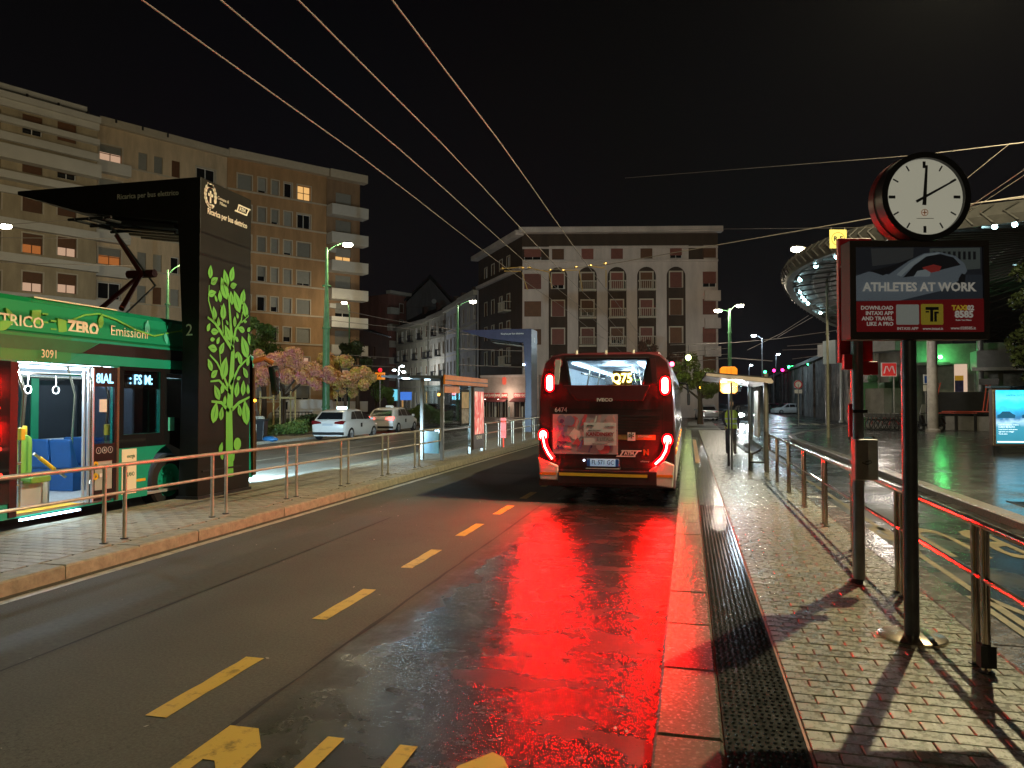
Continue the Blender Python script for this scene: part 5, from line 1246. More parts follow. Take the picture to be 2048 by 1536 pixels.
span('level span wire meeting the yellow tag from the arched building', [(1300, 461, 60), (1440, 458, 45), (1760, 455, 19)], .011)
span('slanting stay wire at the right of the street clock', [(1930, 420, 12), (2080, 318, 9)], .006); span('stay wire from behind the clock up to the station canopy', [(1925, 432, 14), (2080, 330, 11)], .006)
span('thin wire from the clock rim towards the canopy top', [(1935, 408, 14), (2080, 392, 12)], .007); span('thin diagonal wire over the top right of the clock', [(1930, 360, 14), (2020, 287, 13)], .006)
span('bright wire running over the electric bus towards its pantograph', [(-20, 475, 30), (265, 478, 42)], .016); span('bright wire across the white block windows behind the pantograph', [(-20, 524, 30), (270, 532, 42)], .016)
span('lamp wire under the charging mast arm', [(0, 450, 38), (185, 437, 42)], .016)
span('wire leaving the tall green lamp towards the old houses', [(655, 614, 44), (770, 638, 60), (960, 668, 70)], .022); span('second wire leaving the tall green lamp lower down', [(655, 640, 44), (790, 655, 60), (1000, 676, 70)], .022)
span('third wire at the tall green lamp, lowest of its run', [(655, 708, 44), (790, 716, 60)], .02); span('thick pale wire crossing in front of the old houses', [(675, 729, 50), (790, 734, 60)], .035)
span('wire across the corner house from the green lamp, uppermost', [(915, 698, 64), (1075, 703, 66)], .03); span('wire across the corner house from the green lamp, lowest', [(915, 730, 64), (1065, 735, 66)], .04)
span('long low wire from the arched house to the station columns', [(1340, 690, 60), (1460, 686, 60), (1550, 678, 55), (1700, 657, 45)], .022)
span('low wire behind the bus towards the twin lamp, upper', [(1345, 706, 60), (1460, 696, 60)], .02); span('low wire behind the bus towards the twin lamp, lower', [(1340, 714, 60), (1460, 708, 60)], .02); span('low wire behind the bus beneath two others', [(1345, 726, 60), (1460, 716, 60), (1545, 722, 60)], .03)
span('forked wire hanging from the canopy edge, upper', [(1495, 700, 60), (1560, 668, 55), (1617, 631, 46)], .016); span('forked wire hanging from the canopy edge, lower', [(1555, 675, 58), (1588, 655, 52), (1625, 634, 46)], .016)
span('faint wire over the railway wall, highest', [(1575, 692, 70), (1700, 683, 60)], .025); span('faint wire over the railway wall, middle', [(1565, 700, 70), (1700, 696, 60)], .025); span('faint wire over the railway wall, lowest', [(1585, 718, 70), (1700, 703, 60)], .025)
# hangers and switch fittings on the trolley wires
hg = thing('wire_hanger', 'brass hanger frame clamping the trolley wires over the road', 'hanger', (-4.1, 26.5, 6.3))
m = MB()
for (u, v) in ((1005, 537), (1045, 536), (1058, 535), (1100, 540), (1126, 541), (1152, 534), (1181, 531), (1210, 527)):
    p = P3(u, v, 26.3) - Vector((-4.1, 26.5, 6.3)); m.ball(p, .06, 8, 5, (1.3, 1, .7))
for a, b in (((1005, 537), (1045, 534)), ((1008, 542), (1042, 543)), ((1060, 536), (1098, 544)), ((1126, 541), (1155, 540)), ((1183, 533), (1210, 536)), ((1044, 545), (1055, 580)), ((1098, 545), (1104, 577)), ((1158, 540), (1165, 582)), ((1212, 540), (1212, 575))):
    m.tube(P3(*a, 26.3) - Vector((-4.1, 26.5, 6.3)), P3(*b, 26.3) - Vector((-4.1, 26.5, 6.3)), .018, n=6)
m.build('fitting', M_brass, hg)
# ------------------------------------------------------------------ cars
M_carw = mat('car_white', (.72, .72, .70), .28, var=.04, coat=.5)
M_cars = mat('car_silver', (.35, .36, .37), .28, .4, var=.05, coat=.5)
M_card = mat('car_dark', (.03, .032, .036), .25, var=.1, coat=.6)
M_tlo = mat('tail_lens_off', (.16, .008, .01), .2, var=0, coat=.5)
M_tl = glow('car_tail_lamp', (1, .06, .05), 9)
M_plt = mat('car_plate', (.55, .58, .62), .4, var=0)
def loft(rings, closed=False):
    m = MB(); n = len(rings[0]); vs = [p for r in rings for p in r]; fs = []
    for j in range(len(rings) - 1):
        for i in range(n - 1): fs.append((j * n + i, j * n + i + 1, (j + 1) * n + i + 1, (j + 1) * n + i))
    fs.append(tuple(range(n))); fs.append(tuple(range((len(rings) - 1) * n, len(rings) * n))); return m.add(vs, fs)
def car(name, label, loc, rz, paint, lit=None, taxi=None, van=False, cat='car', group=None, head=None, wag=0.0):
    t = thing(name, label, cat, loc, rz, group)
    L = 4.3 + wag
    if van:
        st = [(0, .9, 1.05, .88), (.1, .95, 1.1, .92), (1.0, .95, 1.1, .95), (3.6, .95, 1.1, .95), (4.3, .93, 1.08, .95), (4.9, .88, .9, .92), (5.1, .75, .7, .8)]
        gh = [(.06, 1.06, .92), (.16, 1.95, .78), (1.5, 2.02, .78), (3.4, 1.98, .76), (3.75, 1.9, .74), (4.55, 1.06, .88)]
    else:
        st = [(0, .78, .80, .80), (.06, .84, .94, .86), (.35, .88, .99, .89), (1.2, .9, .97, .9), (2.9, .9, .93, .9), (3.5, .89, .90, .88), (4.05 + wag, .83, .78, .84), (4.3 + wag, .66, .60, .72)]
        gh = [(.16, .96, .80), (.55, 1.36, .66), (1.0, 1.45, .63), (1.9, 1.49, .62), (2.45, 1.43, .62), (3.45, .92, .80)]
    rings = []
    for y, hw, zb, hb in st:
        r = [(hw * .9, y, .2), (hw * .97, y, .34), (hw, y, .58), (hb * .97, y, zb * .93), (hb * .9, y, zb)]
        rings.append(r + [(-a, b, c) for a, b, c in reversed(r)])
    loft(rings).build('body', paint, t, smooth=True)
    rings = []
    for y, z, hw in gh:
        zb = 1.0 if van else .9
        r = [(.86 if y > .5 else .82, y, zb - .05), (hw + .03, y, max(zb, z - .06)), (hw - .05, y, max(zb, z))]
        rings.append(r + [(-a, b, c) for a, b, c in reversed(r)])
    loft(rings).build('cabin', paint, t, smooth=True)
    def sx(z, zr, hr): return .875 - (.875 - hr) * max(0, min(1, (z - .93) / (zr - .93)))
    if van: wins = [[(3.45, 1.15), (4.3, 1.15), (3.8, 1.75), (3.45, 1.8)]]; zr, hr = 1.95, .8
    else: wins = [[(.75, 1.0), (1.35, 1.0), (1.35, 1.36), (1.1, 1.35)], [(1.42, 1.0), (2.2, .98), (2.2, 1.37), (1.42, 1.38)], [(2.27, .98), (3.1, .97), (2.5, 1.34), (2.27, 1.37)]]; zr, hr = 1.45, .66
    for s in (-1, 1):
        for w_ in wins: MB().poly([(s * (sx(z, zr, hr) + .012), y, z) for y, z in w_]).build('side_window', M_dglass, t, fixn=False)
        for y in ((.72, L - .85) if not van else (.85, 4.1)): wheel(t, (s * .80, y, .31), .31, .2, s, M_grey)
        MB().cbox((s * .98, 2.95 if not van else 3.95, 1.0 if not van else 1.2), (.18, .12, .13)).build('mirror', paint if not van else M_blackm, t, bevel=.03)
        for y in ((1.5, 2.3) if not van else (3.5,)): MB().cbox((s * .905, y + .5, .86), (.02, .16, .03)).build('door_handle', paint, t)
    if not van:
        MB().poly([(-.66, .17, 1.0), (.66, .17, 1.0), (.54, .49, 1.33), (-.54, .49, 1.33)]).build('rear_window', M_dglass, t, fixn=False)
        MB().poly([(-.7, 3.40, .97), (.7, 3.40, .97), (.52, 2.56, 1.40), (-.52, 2.56, 1.40)]).build('windscreen', M_dglass, t, fixn=False)
        MB().box(-.27, .27, -.02, .05, .70, .81).build('number_plate', M_plt, t)
        MB().box(-.8, .8, -.015, .1, .26, .4).build('rear_bumper', M_blackm, t, bevel=.02)
        for s in (-1, 1):
            MB().prism([(s * .34, .80), (s * .80, .76), (s * .84, .92), (s * .72, .95), (s * .36, .88)], 'y', -.012, .16).build('tail_lamp', lit or M_tlo, t)
    else:
        MB().poly([(-.78, 4.46, 1.15), (.78, 4.46, 1.15), (.62, 3.80, 1.86), (-.62, 3.80, 1.86)]).build('windscreen', M_dglass, t, fixn=False)
        for s in (-1, 1): MB().box(s * .86 - .06, s * .86 + .06, -.02, .1, .7, 1.1).build('tail_lamp', lit or M_tlo, t)
    if head:
        for s in (-1, 1):
            MB().ball((s * .62, L - .05, .68), .19, 10, 6, (1.3, .5, .8)).build('headlamp', head, t)
    if taxi:
        MB().box(-.24, .24, 1.45, 1.62, 1.49, 1.60).build('roof_sign', taxi, t, bevel=.02)
        MB().box(.905, .912, 1.75, 1.95, .6, .8).build('door_emblem', M_blackm, t)
    return t
car('taxi', 'white hatchback taxi with glowing roof sign, lamps off, at the rank', (-16.65, 32.2, 0), .02, M_carw, None, glow('taxi_sign_lit', (.6, .9, 1), 7))
car('taxi', 'white taxi with red tail lamps lit, ahead in the rank', (-17.55, 40.4, 0), .02, M_carw, M_tl, M_white)
p = UZ(664, 62); car('van', 'white delivery van parked behind the low fence', (p.x, p.y, 0), yaw + PI / 2, M_carw, van=True, cat='van')
p = UZ(515, 58); car('van', 'pale van with amber lamp half hidden behind the charging mast', (p.x, p.y, 0), yaw + PI / 2 + .2, M_carw, van=True, cat='van')
p = UZ(1492, 62); oc = car('car', 'oncoming car with dazzling headlamps beyond the lit shelter', (p.x, p.y + 4.3, 0), PI + .05, M_card, head=glow('headlamp_dazzle', (1, .97, .9), 420))
lamp('headlamp_beam', oc, (0, 4.6, .75), 500, (1, .96, .88), .15, 'SPOT', (R(88), 0, 0), R(70), .6)
for i, (u, zc, mm, rz, lb) in enumerate(((1552, 118, M_cars, 2.3, 'silver car parked at the foot of the railway wall'), (1580, 108, M_card, 2.2, 'dark car parked between two cars by the railway wall'), (1604, 104, M_carw, 1.9, 'white estate car parked nearest the station by the wall'))):
    p = UZ(u, zc); car('car', lb, (p.x, p.y, .0), rz, mm)
for i, (u, zc, mm, rz, lb) in enumerate(((905, 74, M_card, .5, 'dark car seen through the glass of the left shelter'), (842, 105, M_cars, .2, 'grey car waiting far off beside the hedge'), (862, 112, M_card, .2, 'black car far off in front of the old houses'), (1440, 96, M_card, PI, 'dark car passing behind the orange stop board'), (1418, 70, M_cars, .1, 'grey van-like car in front of the lit green tree'))):
    p = UZ(u, zc); car('car', lb, (p.x, p.y, 0), rz, mm)

# ------------------------------------------------------------------ trees
M_bark = mat('bark', (.07, .048, .03), .85, var=.4, scale=7, bump=.8, bscale=20, streak=(3, 3, .6))
def leafmat(name, c1, c2, sc=.9, trans=.25):
    m = mat(name, c1, .5, var=.35, scale=sc, col2=c2); return m
def tree(label, base, trunk_h, r, blobs, n, size, lm, name='tree', cat='tree', limbs=6, rnd=None, group=None):
    t = thing(name, label, cat, base, 0, group); rg = random.Random(hash(label) % 9999 if rnd is None else rnd)
    m = MB(); pts = [(0, 0, 0), (.03, .02, trunk_h * .5), (-.02, .05, trunk_h)]
    m.path(pts, r, 9, rs=[r * 1.2, r, r * .8])
    for k in range(limbs):
        b = blobs[k % len(blobs)]; a = rg.uniform(0, 2 * PI)
        e = Vector((b[0] + b[3] * .5 * math.cos(a), b[1] + b[4] * .5 * math.sin(a), b[2] + b[5] * rg.uniform(-.2, .5))); s0 = Vector((0, 0, trunk_h * rg.uniform(.7, 1)))
        md = s0.lerp(e, .5) + Vector((0, 0, .15 * (e - s0).length * .3)); m.path([s0, md, e], r * .4, 6, rs=[r * .55, r * .35, r * .12])
    m.build('trunk', M_bark, t, smooth=True)
    sub = []
    for b in blobs:
        for k in range(9):
            d = Vector((rg.gauss(0, 1), rg.gauss(0, 1), rg.gauss(0, 1))).normalized() * rg.uniform(.35, .95)
            sub.append((b[0] + d.x * b[3], b[1] + d.y * b[4], b[2] + d.z * b[5], rg.uniform(.22, .45) * (b[3] + b[4] + b[5]) / 3))
    vs = []; fs = []
    for i in range(n):
        c = sub[rg.randrange(len(sub))]; d = Vector((rg.gauss(0, 1), rg.gauss(0, 1), rg.gauss(0, 1))).normalized() * (rg.random() ** .5) * c[3]
        p = Vector(c[:3]) + d; s = size * rg.uniform(.6, 1.35); nn = (d.normalized() * .5 + Vector((rg.gauss(0, .6), rg.gauss(0, .6), rg.gauss(.2, .6)))).normalized()
        a = nn.orthogonal().normalized(); q = rg.uniform(0, 2 * PI); bb = nn.cross(a); a, bb = a * math.cos(q) + bb * math.sin(q), bb * math.cos(q) - a * math.sin(q)
        k = len(vs); vs += [tuple(p - a * s), tuple(p + bb * s * .5), tuple(p + a * s), tuple(p - bb * s * .5)]; fs.append((k, k + 1, k + 2, k + 3))
    me = bpy.data.meshes.new('crown'); me.from_pydata(vs, [], fs); me.materials.append(lm)
    o = bpy.data.objects.new('crown', me); link(o, t)
    return t
LM_pink = leafmat('pink_blossom', (.78, .17, .38), (.70, .46, .08), 2.4); LM_yel = leafmat('yellow_green_leaf', (.55, .60, .04), (.75, .30, .22), 2.0)
LM_dk = leafmat('dark_leaf', (.03, .055, .02), (.06, .10, .03), .8); LM_gr = leafmat('mid_green_leaf', (.07, .15, .03), (.16, .24, .05), 1.2)
LM_lit = leafmat('lit_tree_leaf', (.17, .13, .03), (.12, .17, .03), .9); LM_gloss = mat('glossy_leaf', (.025, .035, .012), .22, var=.4, scale=2)
def TB(u, zc, z=.1): p = UZ(u, zc); return (p.x, p.y, z)
tree('blossoming pink tree with a spreading crown behind the taxi rank', TB(566, 43), 2.3, .16, [(-.6, 0, 3.3, 1.7, 1.5, .95), (.9, .2, 3.7, 1.6, 1.5, 1.0), (-1.2, .2, 4.0, 1.2, 1.2, .7), (2.2, 0, 3.2, 1.0, 1.2, .8)], 42000, .072, LM_pink, rnd=3)
tree('yellow-green leafy tree beside the tall green lamp', TB(690, 47), 2.2, .12, [(-.3, 0, 3.6, 1.6, 1.5, 1.2), (-1.0, .3, 4.2, 1.2, 1.2, .8), (.8, .2, 3.0, 1.0, 1.1, .9), (-.2, 0, 2.6, 1.2, 1.0, .6)], 32000, .072, LM_yel, rnd=4)
tree('dark green tree rising beside the charging mast', TB(528, 60), 3.0, .2, [(0, 0, 6.0, 1.8, 1.8, 2.4), (.6, .3, 4.4, 1.9, 1.7, 1.6), (-.8, 0, 7.2, 1.2, 1.2, 1.4)], 9000, .13, LM_gr, rnd=5)
tree('tall dark tree in front of the brown block balconies', TB(715, 64), 2.6, .2, [(0, 0, 5.2, 1.8, 1.7, 2.4), (.9, 0, 4.2, 1.3, 1.3, 1.6), (-.8, .2, 6.2, 1.0, 1.0, 1.2)], 8000, .13, LM_dk, rnd=6)
tree('small dark green tree behind the TAXI sign', TB(752, 70), 1.8, .14, [(0, 0, 3.2, 1.7, 1.6, 1.4), (1.0, 0, 2.4, 1.0, 1.0, .8)], 6000, .11, LM_gr, rnd=7)
tree('street tree lit yellow-green behind the bus', TB(1400, 56), 2.2, .2, [(-.6, 0, 4.2, 1.5, 1.4, 1.2), (.4, .2, 3.2, 1.5, 1.4, 1.1), (1.0, 0, 2.6, .9, 1.0, .7), (-1.2, 0, 3.0, 1.0, 1.0, 1.0)], 10000, .09, LM_lit, rnd=8)
tree('bare brownish tree in front of the arched building', TB(1300, 74), 3.0, .18, [(0, 0, 5.6, 1.6, 1.5, 1.9), (-.6, 0, 7.0, .8, .8, 1.1), (1.6, 0, 6.0, 1.6, 1.5, .7)], 5000, .11, mat('brown_twigs', (.10, .05, .03), .7, var=.3), rnd=9)
tree('dark glossy-leaved tree over the backlit blue poster panel', TB(2075, 22, .12), 2.8, .15, [(-.1, 0, 3.6, .95, .9, .8), (.0, .1, 4.8, .9, .9, 1.0), (-.35, -.1, 2.9, .7, .7, .5), (.5, 0, 5.4, .9, .9, .9)], 7000, .085, LM_gloss, rnd=10)
lamp_tree = UZ(1377, 54)
tl = thing('string_lamp', 'bright green-white lamp shining among the lit tree leaves', 'lamp', (lamp_tree.x, lamp_tree.y, ZV(716, 54)))
MB().ball((0, 0, 0), .2, 10, 6).build('bulb', glow('leaf_lamp', (.8, 1, .3), 16), tl); MB().tube((0, 0, .15), (0, 0, .9), .02, n=6).build('cable', M_dark, tl)
lamp('lamp_light', tl, (0, -.4, -.1), 70, (.8, 1, .35), .2)
# hedge and shrubs on the island
def bush(label, u0, u1, zc, h, n, lm, name='hedge', rnd=1, dy=1.2):
    p0 = UZ(u0, zc); p1 = UZ(u1, zc); c = (p0 + p1) / 2; t = thing(name, label, name, (c.x, c.y, .12), yaw); rg = random.Random(rnd); L = (p1 - p0).length
    m = MB()
    for k in range(int(L * 1.5) + 2): x = -L / 2 + L * rg.random(); m.tube((x, rg.uniform(-.3, .3), 0), (x + rg.uniform(-.2, .2), rg.uniform(-.3, .3), h * .7), .025, .01, 5)
    m.build('stems', M_bark, t)
    vs = []; fs = []
    for i in range(n):
        x = rg.uniform(-L / 2, L / 2); hh = h * (.75 + .25 * math.sin(x * 1.7) * math.sin(x * .6 + 1)); z = hh * rg.random() ** .6
        p = Vector((x, rg.gauss(0, dy * .4), z)); nn = Vector((rg.gauss(0, 1), rg.gauss(-.3, 1), rg.gauss(.5, 1))).normalized(); a = nn.orthogonal().normalized(); b = nn.cross(a); s = rg.uniform(.05, .11)
        k = len(vs); vs += [tuple(p - a * s), tuple(p + b * s * .5), tuple(p + a * s), tuple(p - b * s * .5)]; fs.append((k, k + 1, k + 2, k + 3))
    me = bpy.data.meshes.new('foliage'); me.from_pydata(vs, [], fs); me.materials.append(lm); link(bpy.data.objects.new('foliage', me), t)
bush('long clipped green hedge behind the second taxi', 742, 905, 56, 1.5, 9000, LM_gr, rnd=2)
bush('low tuft of green shrubs round the pink tree trunk', 545, 610, 39.5, .75, 3500, LM_gr, 'shrub', 3)
bush('low dark shrubs under the low metal fence', 552, 640, 47, .9, 3500, LM_dk, 'shrub', 4)

# ------------------------------------------------------------------ person waiting at the shelter
def skin(name, verts, edges, rad, mm, parent, sub=2):
    me = bpy.data.meshes.new(name); me.from_pydata(verts, edges, []); o = bpy.data.objects.new(name, me); C.objects.link(o)
    md = o.modifiers.new('skin', 'SKIN'); me.skin_vertices[0].data[0].use_root = True
    for i, r in enumerate(rad): me.skin_vertices[0].data[i].radius = r if isinstance(r, tuple) else (r, r)
    sb = o.modifiers.new('sub', 'SUBSURF'); sb.levels = sub; sb.render_levels = sub
    bpy.context.view_layer.update()
    m2 = bpy.data.meshes.new_from_object(o.evaluated_get(bpy.context.evaluated_depsgraph_get())); bpy.data.objects.remove(o)
    m2.materials.clear(); m2.materials.append(mm)
    for p in m2.polygons: p.use_smooth = True
    m2.name = name; o2 = bpy.data.objects.new(name, m2); link(o2, parent); return o2
pe = thing('person', 'person standing in a yellow-green hi-vis vest and dark trousers behind the shelter glass', 'person', (1.36, 25.2, .15), .15)
V = [(0, 0, .93), (0, -.01, 1.12), (0, 0, 1.32), (0, .0, 1.45), (0, -.01, 1.53), (0, -.02, 1.63), (0, -.01, 1.71),
     (.1, 0, .88), (.11, -.02, .50), (.12, .02, .09), (.12, -.11, .04), (-.1, 0, .88), (-.12, -.0, .50), (-.12, .03, .09), (-.13, -.1, .04),
     (.19, 0, 1.40), (.25, .02, 1.14), (.23, -.08, .92), (.22, -.12, .83), (-.19, 0, 1.40), (-.26, .02, 1.15), (-.2, -.12, .96), (-.17, -.17, .90)]
E_ = [(0, 1), (1, 2), (2, 3), (3, 4), (4, 5), (5, 6), (0, 7), (7, 8), (8, 9), (9, 10), (0, 11), (11, 12), (12, 13), (13, 14), (2, 15), (15, 16), (16, 17), (17, 18), (2, 19), (19, 20), (20, 21), (21, 22)]
RA = [(.15, .11), (.135, .1), (.165, .11), (.07, .065), (.05, .05), (.082, .095), (.07, .08), .09, .065, .05, .045, .09, .065, .05, .045, .065, .05, .04, .035, .065, .05, .04, .035]
skin('body', V, E_, RA, mat('dark_clothes', (.025, .025, .03), .7, var=.2), pe)
m = MB(); rg_ = [(.84, .205, .15), (.95, .2, .148), (1.1, .192, .142), (1.25, .21, .15), (1.36, .215, .145), (1.44, .15, .10)]
m.add([(a * math.cos(2 * PI * k / 18), b * math.sin(2 * PI * k / 18), z) for z, a, b in rg_ for k in range(18)], [(j * 18 + k, j * 18 + (k + 1) % 18, (j + 1) * 18 + (k + 1) % 18, (j + 1) * 18 + k) for j in range(5) for k in range(18)])
m.build('vest', mat('hi_vis', (.62, .72, .06), .6, var=.15, scale=8), pe, smooth=True)
for z in (1.0, 1.16): MB().lathe([(.2, -.02), (.204, 0), (.2, .02)], 16, c=(0, 0, z)).build('reflective_band', M_silver, pe)
MB().ball((0, -.022, 1.645), .1, 12, 8, (.86, 1.0, 1.18)).build('head', mat('skin_tone', (.35, .2, .14), .5, var=.1), pe, smooth=True)
MB().ball((0, .0, 1.675), .105, 12, 8, (.9, 1.0, 1.05)).build('hair', mat('dark_hair', (.02, .015, .012), .6, var=.2), pe, smooth=True)
for s in (-1, 1):
    m = MB(); cx = s * .21; cy = -.14 if s > 0 else -.19; cz = .80 if s > 0 else .88
    m.ball((cx, cy, cz), .035, 8, 5, (.6, 1, 1.3))
    for k in range(4): m.path([(cx, cy - .025 + k * .017, cz - .03), (cx - s * .005, cy - .03 + k * .018, cz - .07), (cx - s * .015, cy - .025 + k * .017, cz - .1 + abs(k - 1.5) * .008)], .008, 5)
    m.path([(cx - s * .01, cy - .035, cz), (cx - s * .03, cy - .06, cz - .03), (cx - s * .03, cy - .06, cz - .055)], .009, 5); m.build('hand', mat('skin_tone', (.35, .2, .14)), pe, smooth=True)
# ------------------------------------------------------------------ buildings
def wallmat(name, c, var=.3, sc=.7): return mat(name, c, .8, var=var, scale=sc, bump=.25, bscale=8, streak=(1, 1, .22))
M_roofd = mat('dark_roof', (.03, .028, .027), .8, var=.3)
M_shut_b = mat('brown_shutter', (.14, .06, .025), .6, var=.12, rnd=.2); M_shut_g = mat('grey_blind', (.28, .28, .25), .6, var=.08, rnd=.25); M_shut_r = mat('red_brown_shutter', (.20, .065, .045), .6, var=.12, rnd=.25)
M_pane = mat('night_pane', (.012, .013, .015), .08, var=0, spec=.8)
M_trim = mat('pale_trim', (.52, .46, .36), .7, var=.1)
M_lit_w = glow('lit_window_warm', (1, .55, .18), .85); M_lit_p = glow('lit_window_pink', (1, .62, .40), .5); M_lit_o = glow('lit_window_curtain', (1, .30, .06), .32)
LIT_CURT = [0]
class Facade:
    def __init__(s, name, label, ua, za, ub, zb, top, depth, wm, cat='building', zbase=0.0):
        a = UZ(ua, za); b = UZ(ub, zb); s.a = a; d = b - a; s.L = d.length; s.ang = math.atan2(d.y, d.x); s.dir = d.normalized(); s.nrm = Vector((s.dir.y, -s.dir.x, 0))
        s.t = thing(name, label, cat, (a.x, a.y, 0), s.ang); s.top = top; s.depth = depth; s.wm = wm; s.holes = []; s.n = 0
    def at(s, u, v):                                     # pixel -> (s, z) on the facade plane
        d = ray(u, v); o = Vector((0, 0, H)); t = (s.a - o).dot(s.nrm) / d.dot(s.nrm); p = o + d * t
        return (p - s.a).dot(s.dir), p.z
    def z(s, u, v): return s.at(u, v)[1]
    def window(s, x, z, w, h, kind='shut', trim=True, sm=None, open_=0.0, lit=None, sill=True, tm=None):
        x0, x1, z0, z1 = x - w / 2, x + w / 2, z - h / 2, z + h / 2
        if x0 < .05 or x1 > s.L - .05: return None
        s.holes.append((x0, x1, z0, z1))
        o = MB().box(x0, x1, .22, .25, z0, z1).build('window', lit or M_pane, s.t)
        fr = MB(); f = .06
        fr.box(x0, x0 + f, .17, .219, z0, z1); fr.box(x1 - f, x1, .17, .219, z0, z1); fr.box(x0 + f, x1 - f, .17, .219, z1 - f, z1); fr.box(x0 + f, x1 - f, .17, .219, z0, z0 + f)
        if w > .9: fr.box(x - f / 2, x + f / 2, .172, .218, z0 + f, z1 - f)
        if lit: fr.box(x0 + f, x1 - f, .174, .217, z - .03, z + .03)
        fr.build('frame', M_white if lit is None else M_shut_b, o)
        if kind == 'shut' and open_ < 1:
            zz = z0 + (z1 - z0) * open_; sh = MB(); n = max(3, int((z1 - zz) / .22)); hh = (z1 - zz) / n
            sh.box(x0, x1, .145, .165, zz, z1)
            for k in range(n): sh.box(x0 + .02, x1 - .02, .13, .144, zz + k * hh + .03, zz + (k + 1) * hh)
            sh.build('shutter', sm or M_shut_b, o)
        if trim:
            tr = MB(); g = .12
            tr.box(x0 - g, x0, -.05, .0, z0, z1 + g); tr.box(x1, x1 + g, -.05, 0, z0, z1 + g); tr.box(x0, x1, -.05, 0, z1, z1 + g)
            tr.build('surround', tm or M_trim, o)
        if sill: MB().box(x0 - .14, x1 + .14, -.12, .0, z0 - .12, z0 - .001).build('sill', tm or M_trim, o)
        return o
    def wall(s, extra=None):
        xs = sorted({0, s.L, *[q for h in s.holes for q in h[:2]]}); zs = sorted({0, s.top, *[q for h in s.holes for q in h[2:]]})
        m = MB(); hs = s.holes
        def inh(x, z): return any(h[0] < x < h[1] and h[2] < z < h[3] for h in hs)
        for j in range(len(zs) - 1):
            if zs[j + 1] - zs[j] < 1e-5: continue
            zc = (zs[j] + zs[j + 1]) / 2; run = None
            for i in range(len(xs) - 1):
                solid = not inh((xs[i] + xs[i + 1]) / 2, zc)
                if solid and run is None: run = xs[i]
                if run is not None and (not solid or i == len(xs) - 2):
                    e = xs[i] if not solid else xs[i + 1]
                    m.add([(run, 0, zs[j]), (e, 0, zs[j]), (e, 0, zs[j + 1]), (run, 0, zs[j + 1])], [(0, 1, 2, 3)]); run = None
        for x0, x1, z0, z1 in hs:
            m.add([(x0, 0, z0), (x1, 0, z0), (x1, 0, z1), (x0, 0, z1), (x0, .25, z0), (x1, .25, z0), (x1, .25, z1), (x0, .25, z1)], [(0, 1, 5, 4), (1, 2, 6, 5), (2, 3, 7, 6), (3, 0, 4, 7)])
        d = s.depth
        m.add([(0, 0, 0), (0, d, 0), (0, d, s.top), (0, 0, s.top), (s.L, 0, 0), (s.L, d, 0), (s.L, d, s.top), (s.L, 0, s.top)], [(0, 1, 2, 3), (4, 5, 6, 7), (1, 5, 6, 2), (3, 2, 6, 7)])
        return m.build('wall', s.wm, s.t, fixn=False)
    def band(s, z0, z1, d=.12, m=None, name='string_course', x0=0, x1=None): return MB().box(x0, s.L if x1 is None else x1, -d, -.001, z0, z1).build(name, m or M_trim, s.t)
    def balcony(s, x0, x1, z, h=1.05, d=1.1, m=None, name='balcony'):
        o = MB().box(x0, x1, -d, -.002, z - .18, z).build(name, m or M_trim, s.t, bevel=.02)
        MB().box(x0, x1, -d, -d + .1, z + .001, z + h).box(x0, x0 + .1, -d + .1, -.003, z + .001, z + h).box(x1 - .1, x1, -d + .1, -.003, z + .001, z + h).build('parapet', m or M_trim, o)
        return o
    def railbalcony(s, x0, x1, z, h=1.0, d=.8, m=None):
        o = MB().box(x0, x1, -d, -.002, z - .2, z).build('balcony', m or M_trim, s.t, bevel=.03); r = MB(); n = max(4, int((x1 - x0) / .22))
        for k in range(n + 1): x = x0 + .06 + (x1 - x0 - .12) * k / n; r.box(x - .025, x + .025, -d + .03, -d + .08, z, z + h)
        r.box(x0, x1, -d + .01, -d + .1, z + h, z + h + .09); r.box(x0, x0 + .07, -d, -.01, z + h, z + h + .09).box(x1 - .07, x1, -d, -.01, z + h, z + h + .09); r.build('balustrade', m or M_trim, o); return o

# white-banded block, far left
fA = Facade('apartment_block', 'white and tan apartment block with stacked balcony bands, far left', -330, 51, 189, 64, 26.2, 16, wallmat('tan_wall', (.40, .33, .22)))
rowsA = [258, 334, 410, 491, 566, 642]
colsA = [-240, -160, -85, -20, 65, 134]
M_wband = mat('white_render', (.62, .60, .55), .8, var=.1, scale=.4)
for r, v in enumerate(rowsA):
    for c, u in enumerate(colsA):
        vv = v + (u - 100) * .21 * (1 - r * .19); x, z = fA.at(u, vv)
        lit = M_lit_p if (r, c) in ((3, 5), (4, 4), (4, 5)) else M_lit_o if (r, c) == (3, 4) else None
        fA.window(x, z, 1.45, 1.6, 'shut', r > 1, M_shut_b, .45 if lit else (0 if (r * 5 + c * 3) % 4 else .3), lit, sill=False)
fA.wall()
for k, (vt, vb) in enumerate(((192, 211), (232, 244), (262, 278), (290, 318), (343, 358), (370, 384), (435, 452), (505, 522), (583, 600))):
    z1, z0 = fA.z(0, vt), fA.z(0, vb); fA.band(z0, z1, (.35, .5, .3, .9, .9, .35, .6, .6, .6)[k], M_wband, 'balcony_band' if k in (3, 4) else 'string_course')
MB().box(0, fA.L, -.004, -.001, fA.z(0, 262), fA.z(0, 214)).build
fA.band(25.9, 26.4, .7, M_wband, 'cornice'); 
MB().box(1, fA.L - 1.2, 1.5, 6, 26.3, 26.9).build('penthouse', mat('penthouse_dark', (.05, .045, .04), .7, var=.2), fA.t); MB().box(.4, fA.L - .8, .2, 6.5, 26.9, 27.3).build('canopy', M_wband, fA.t)
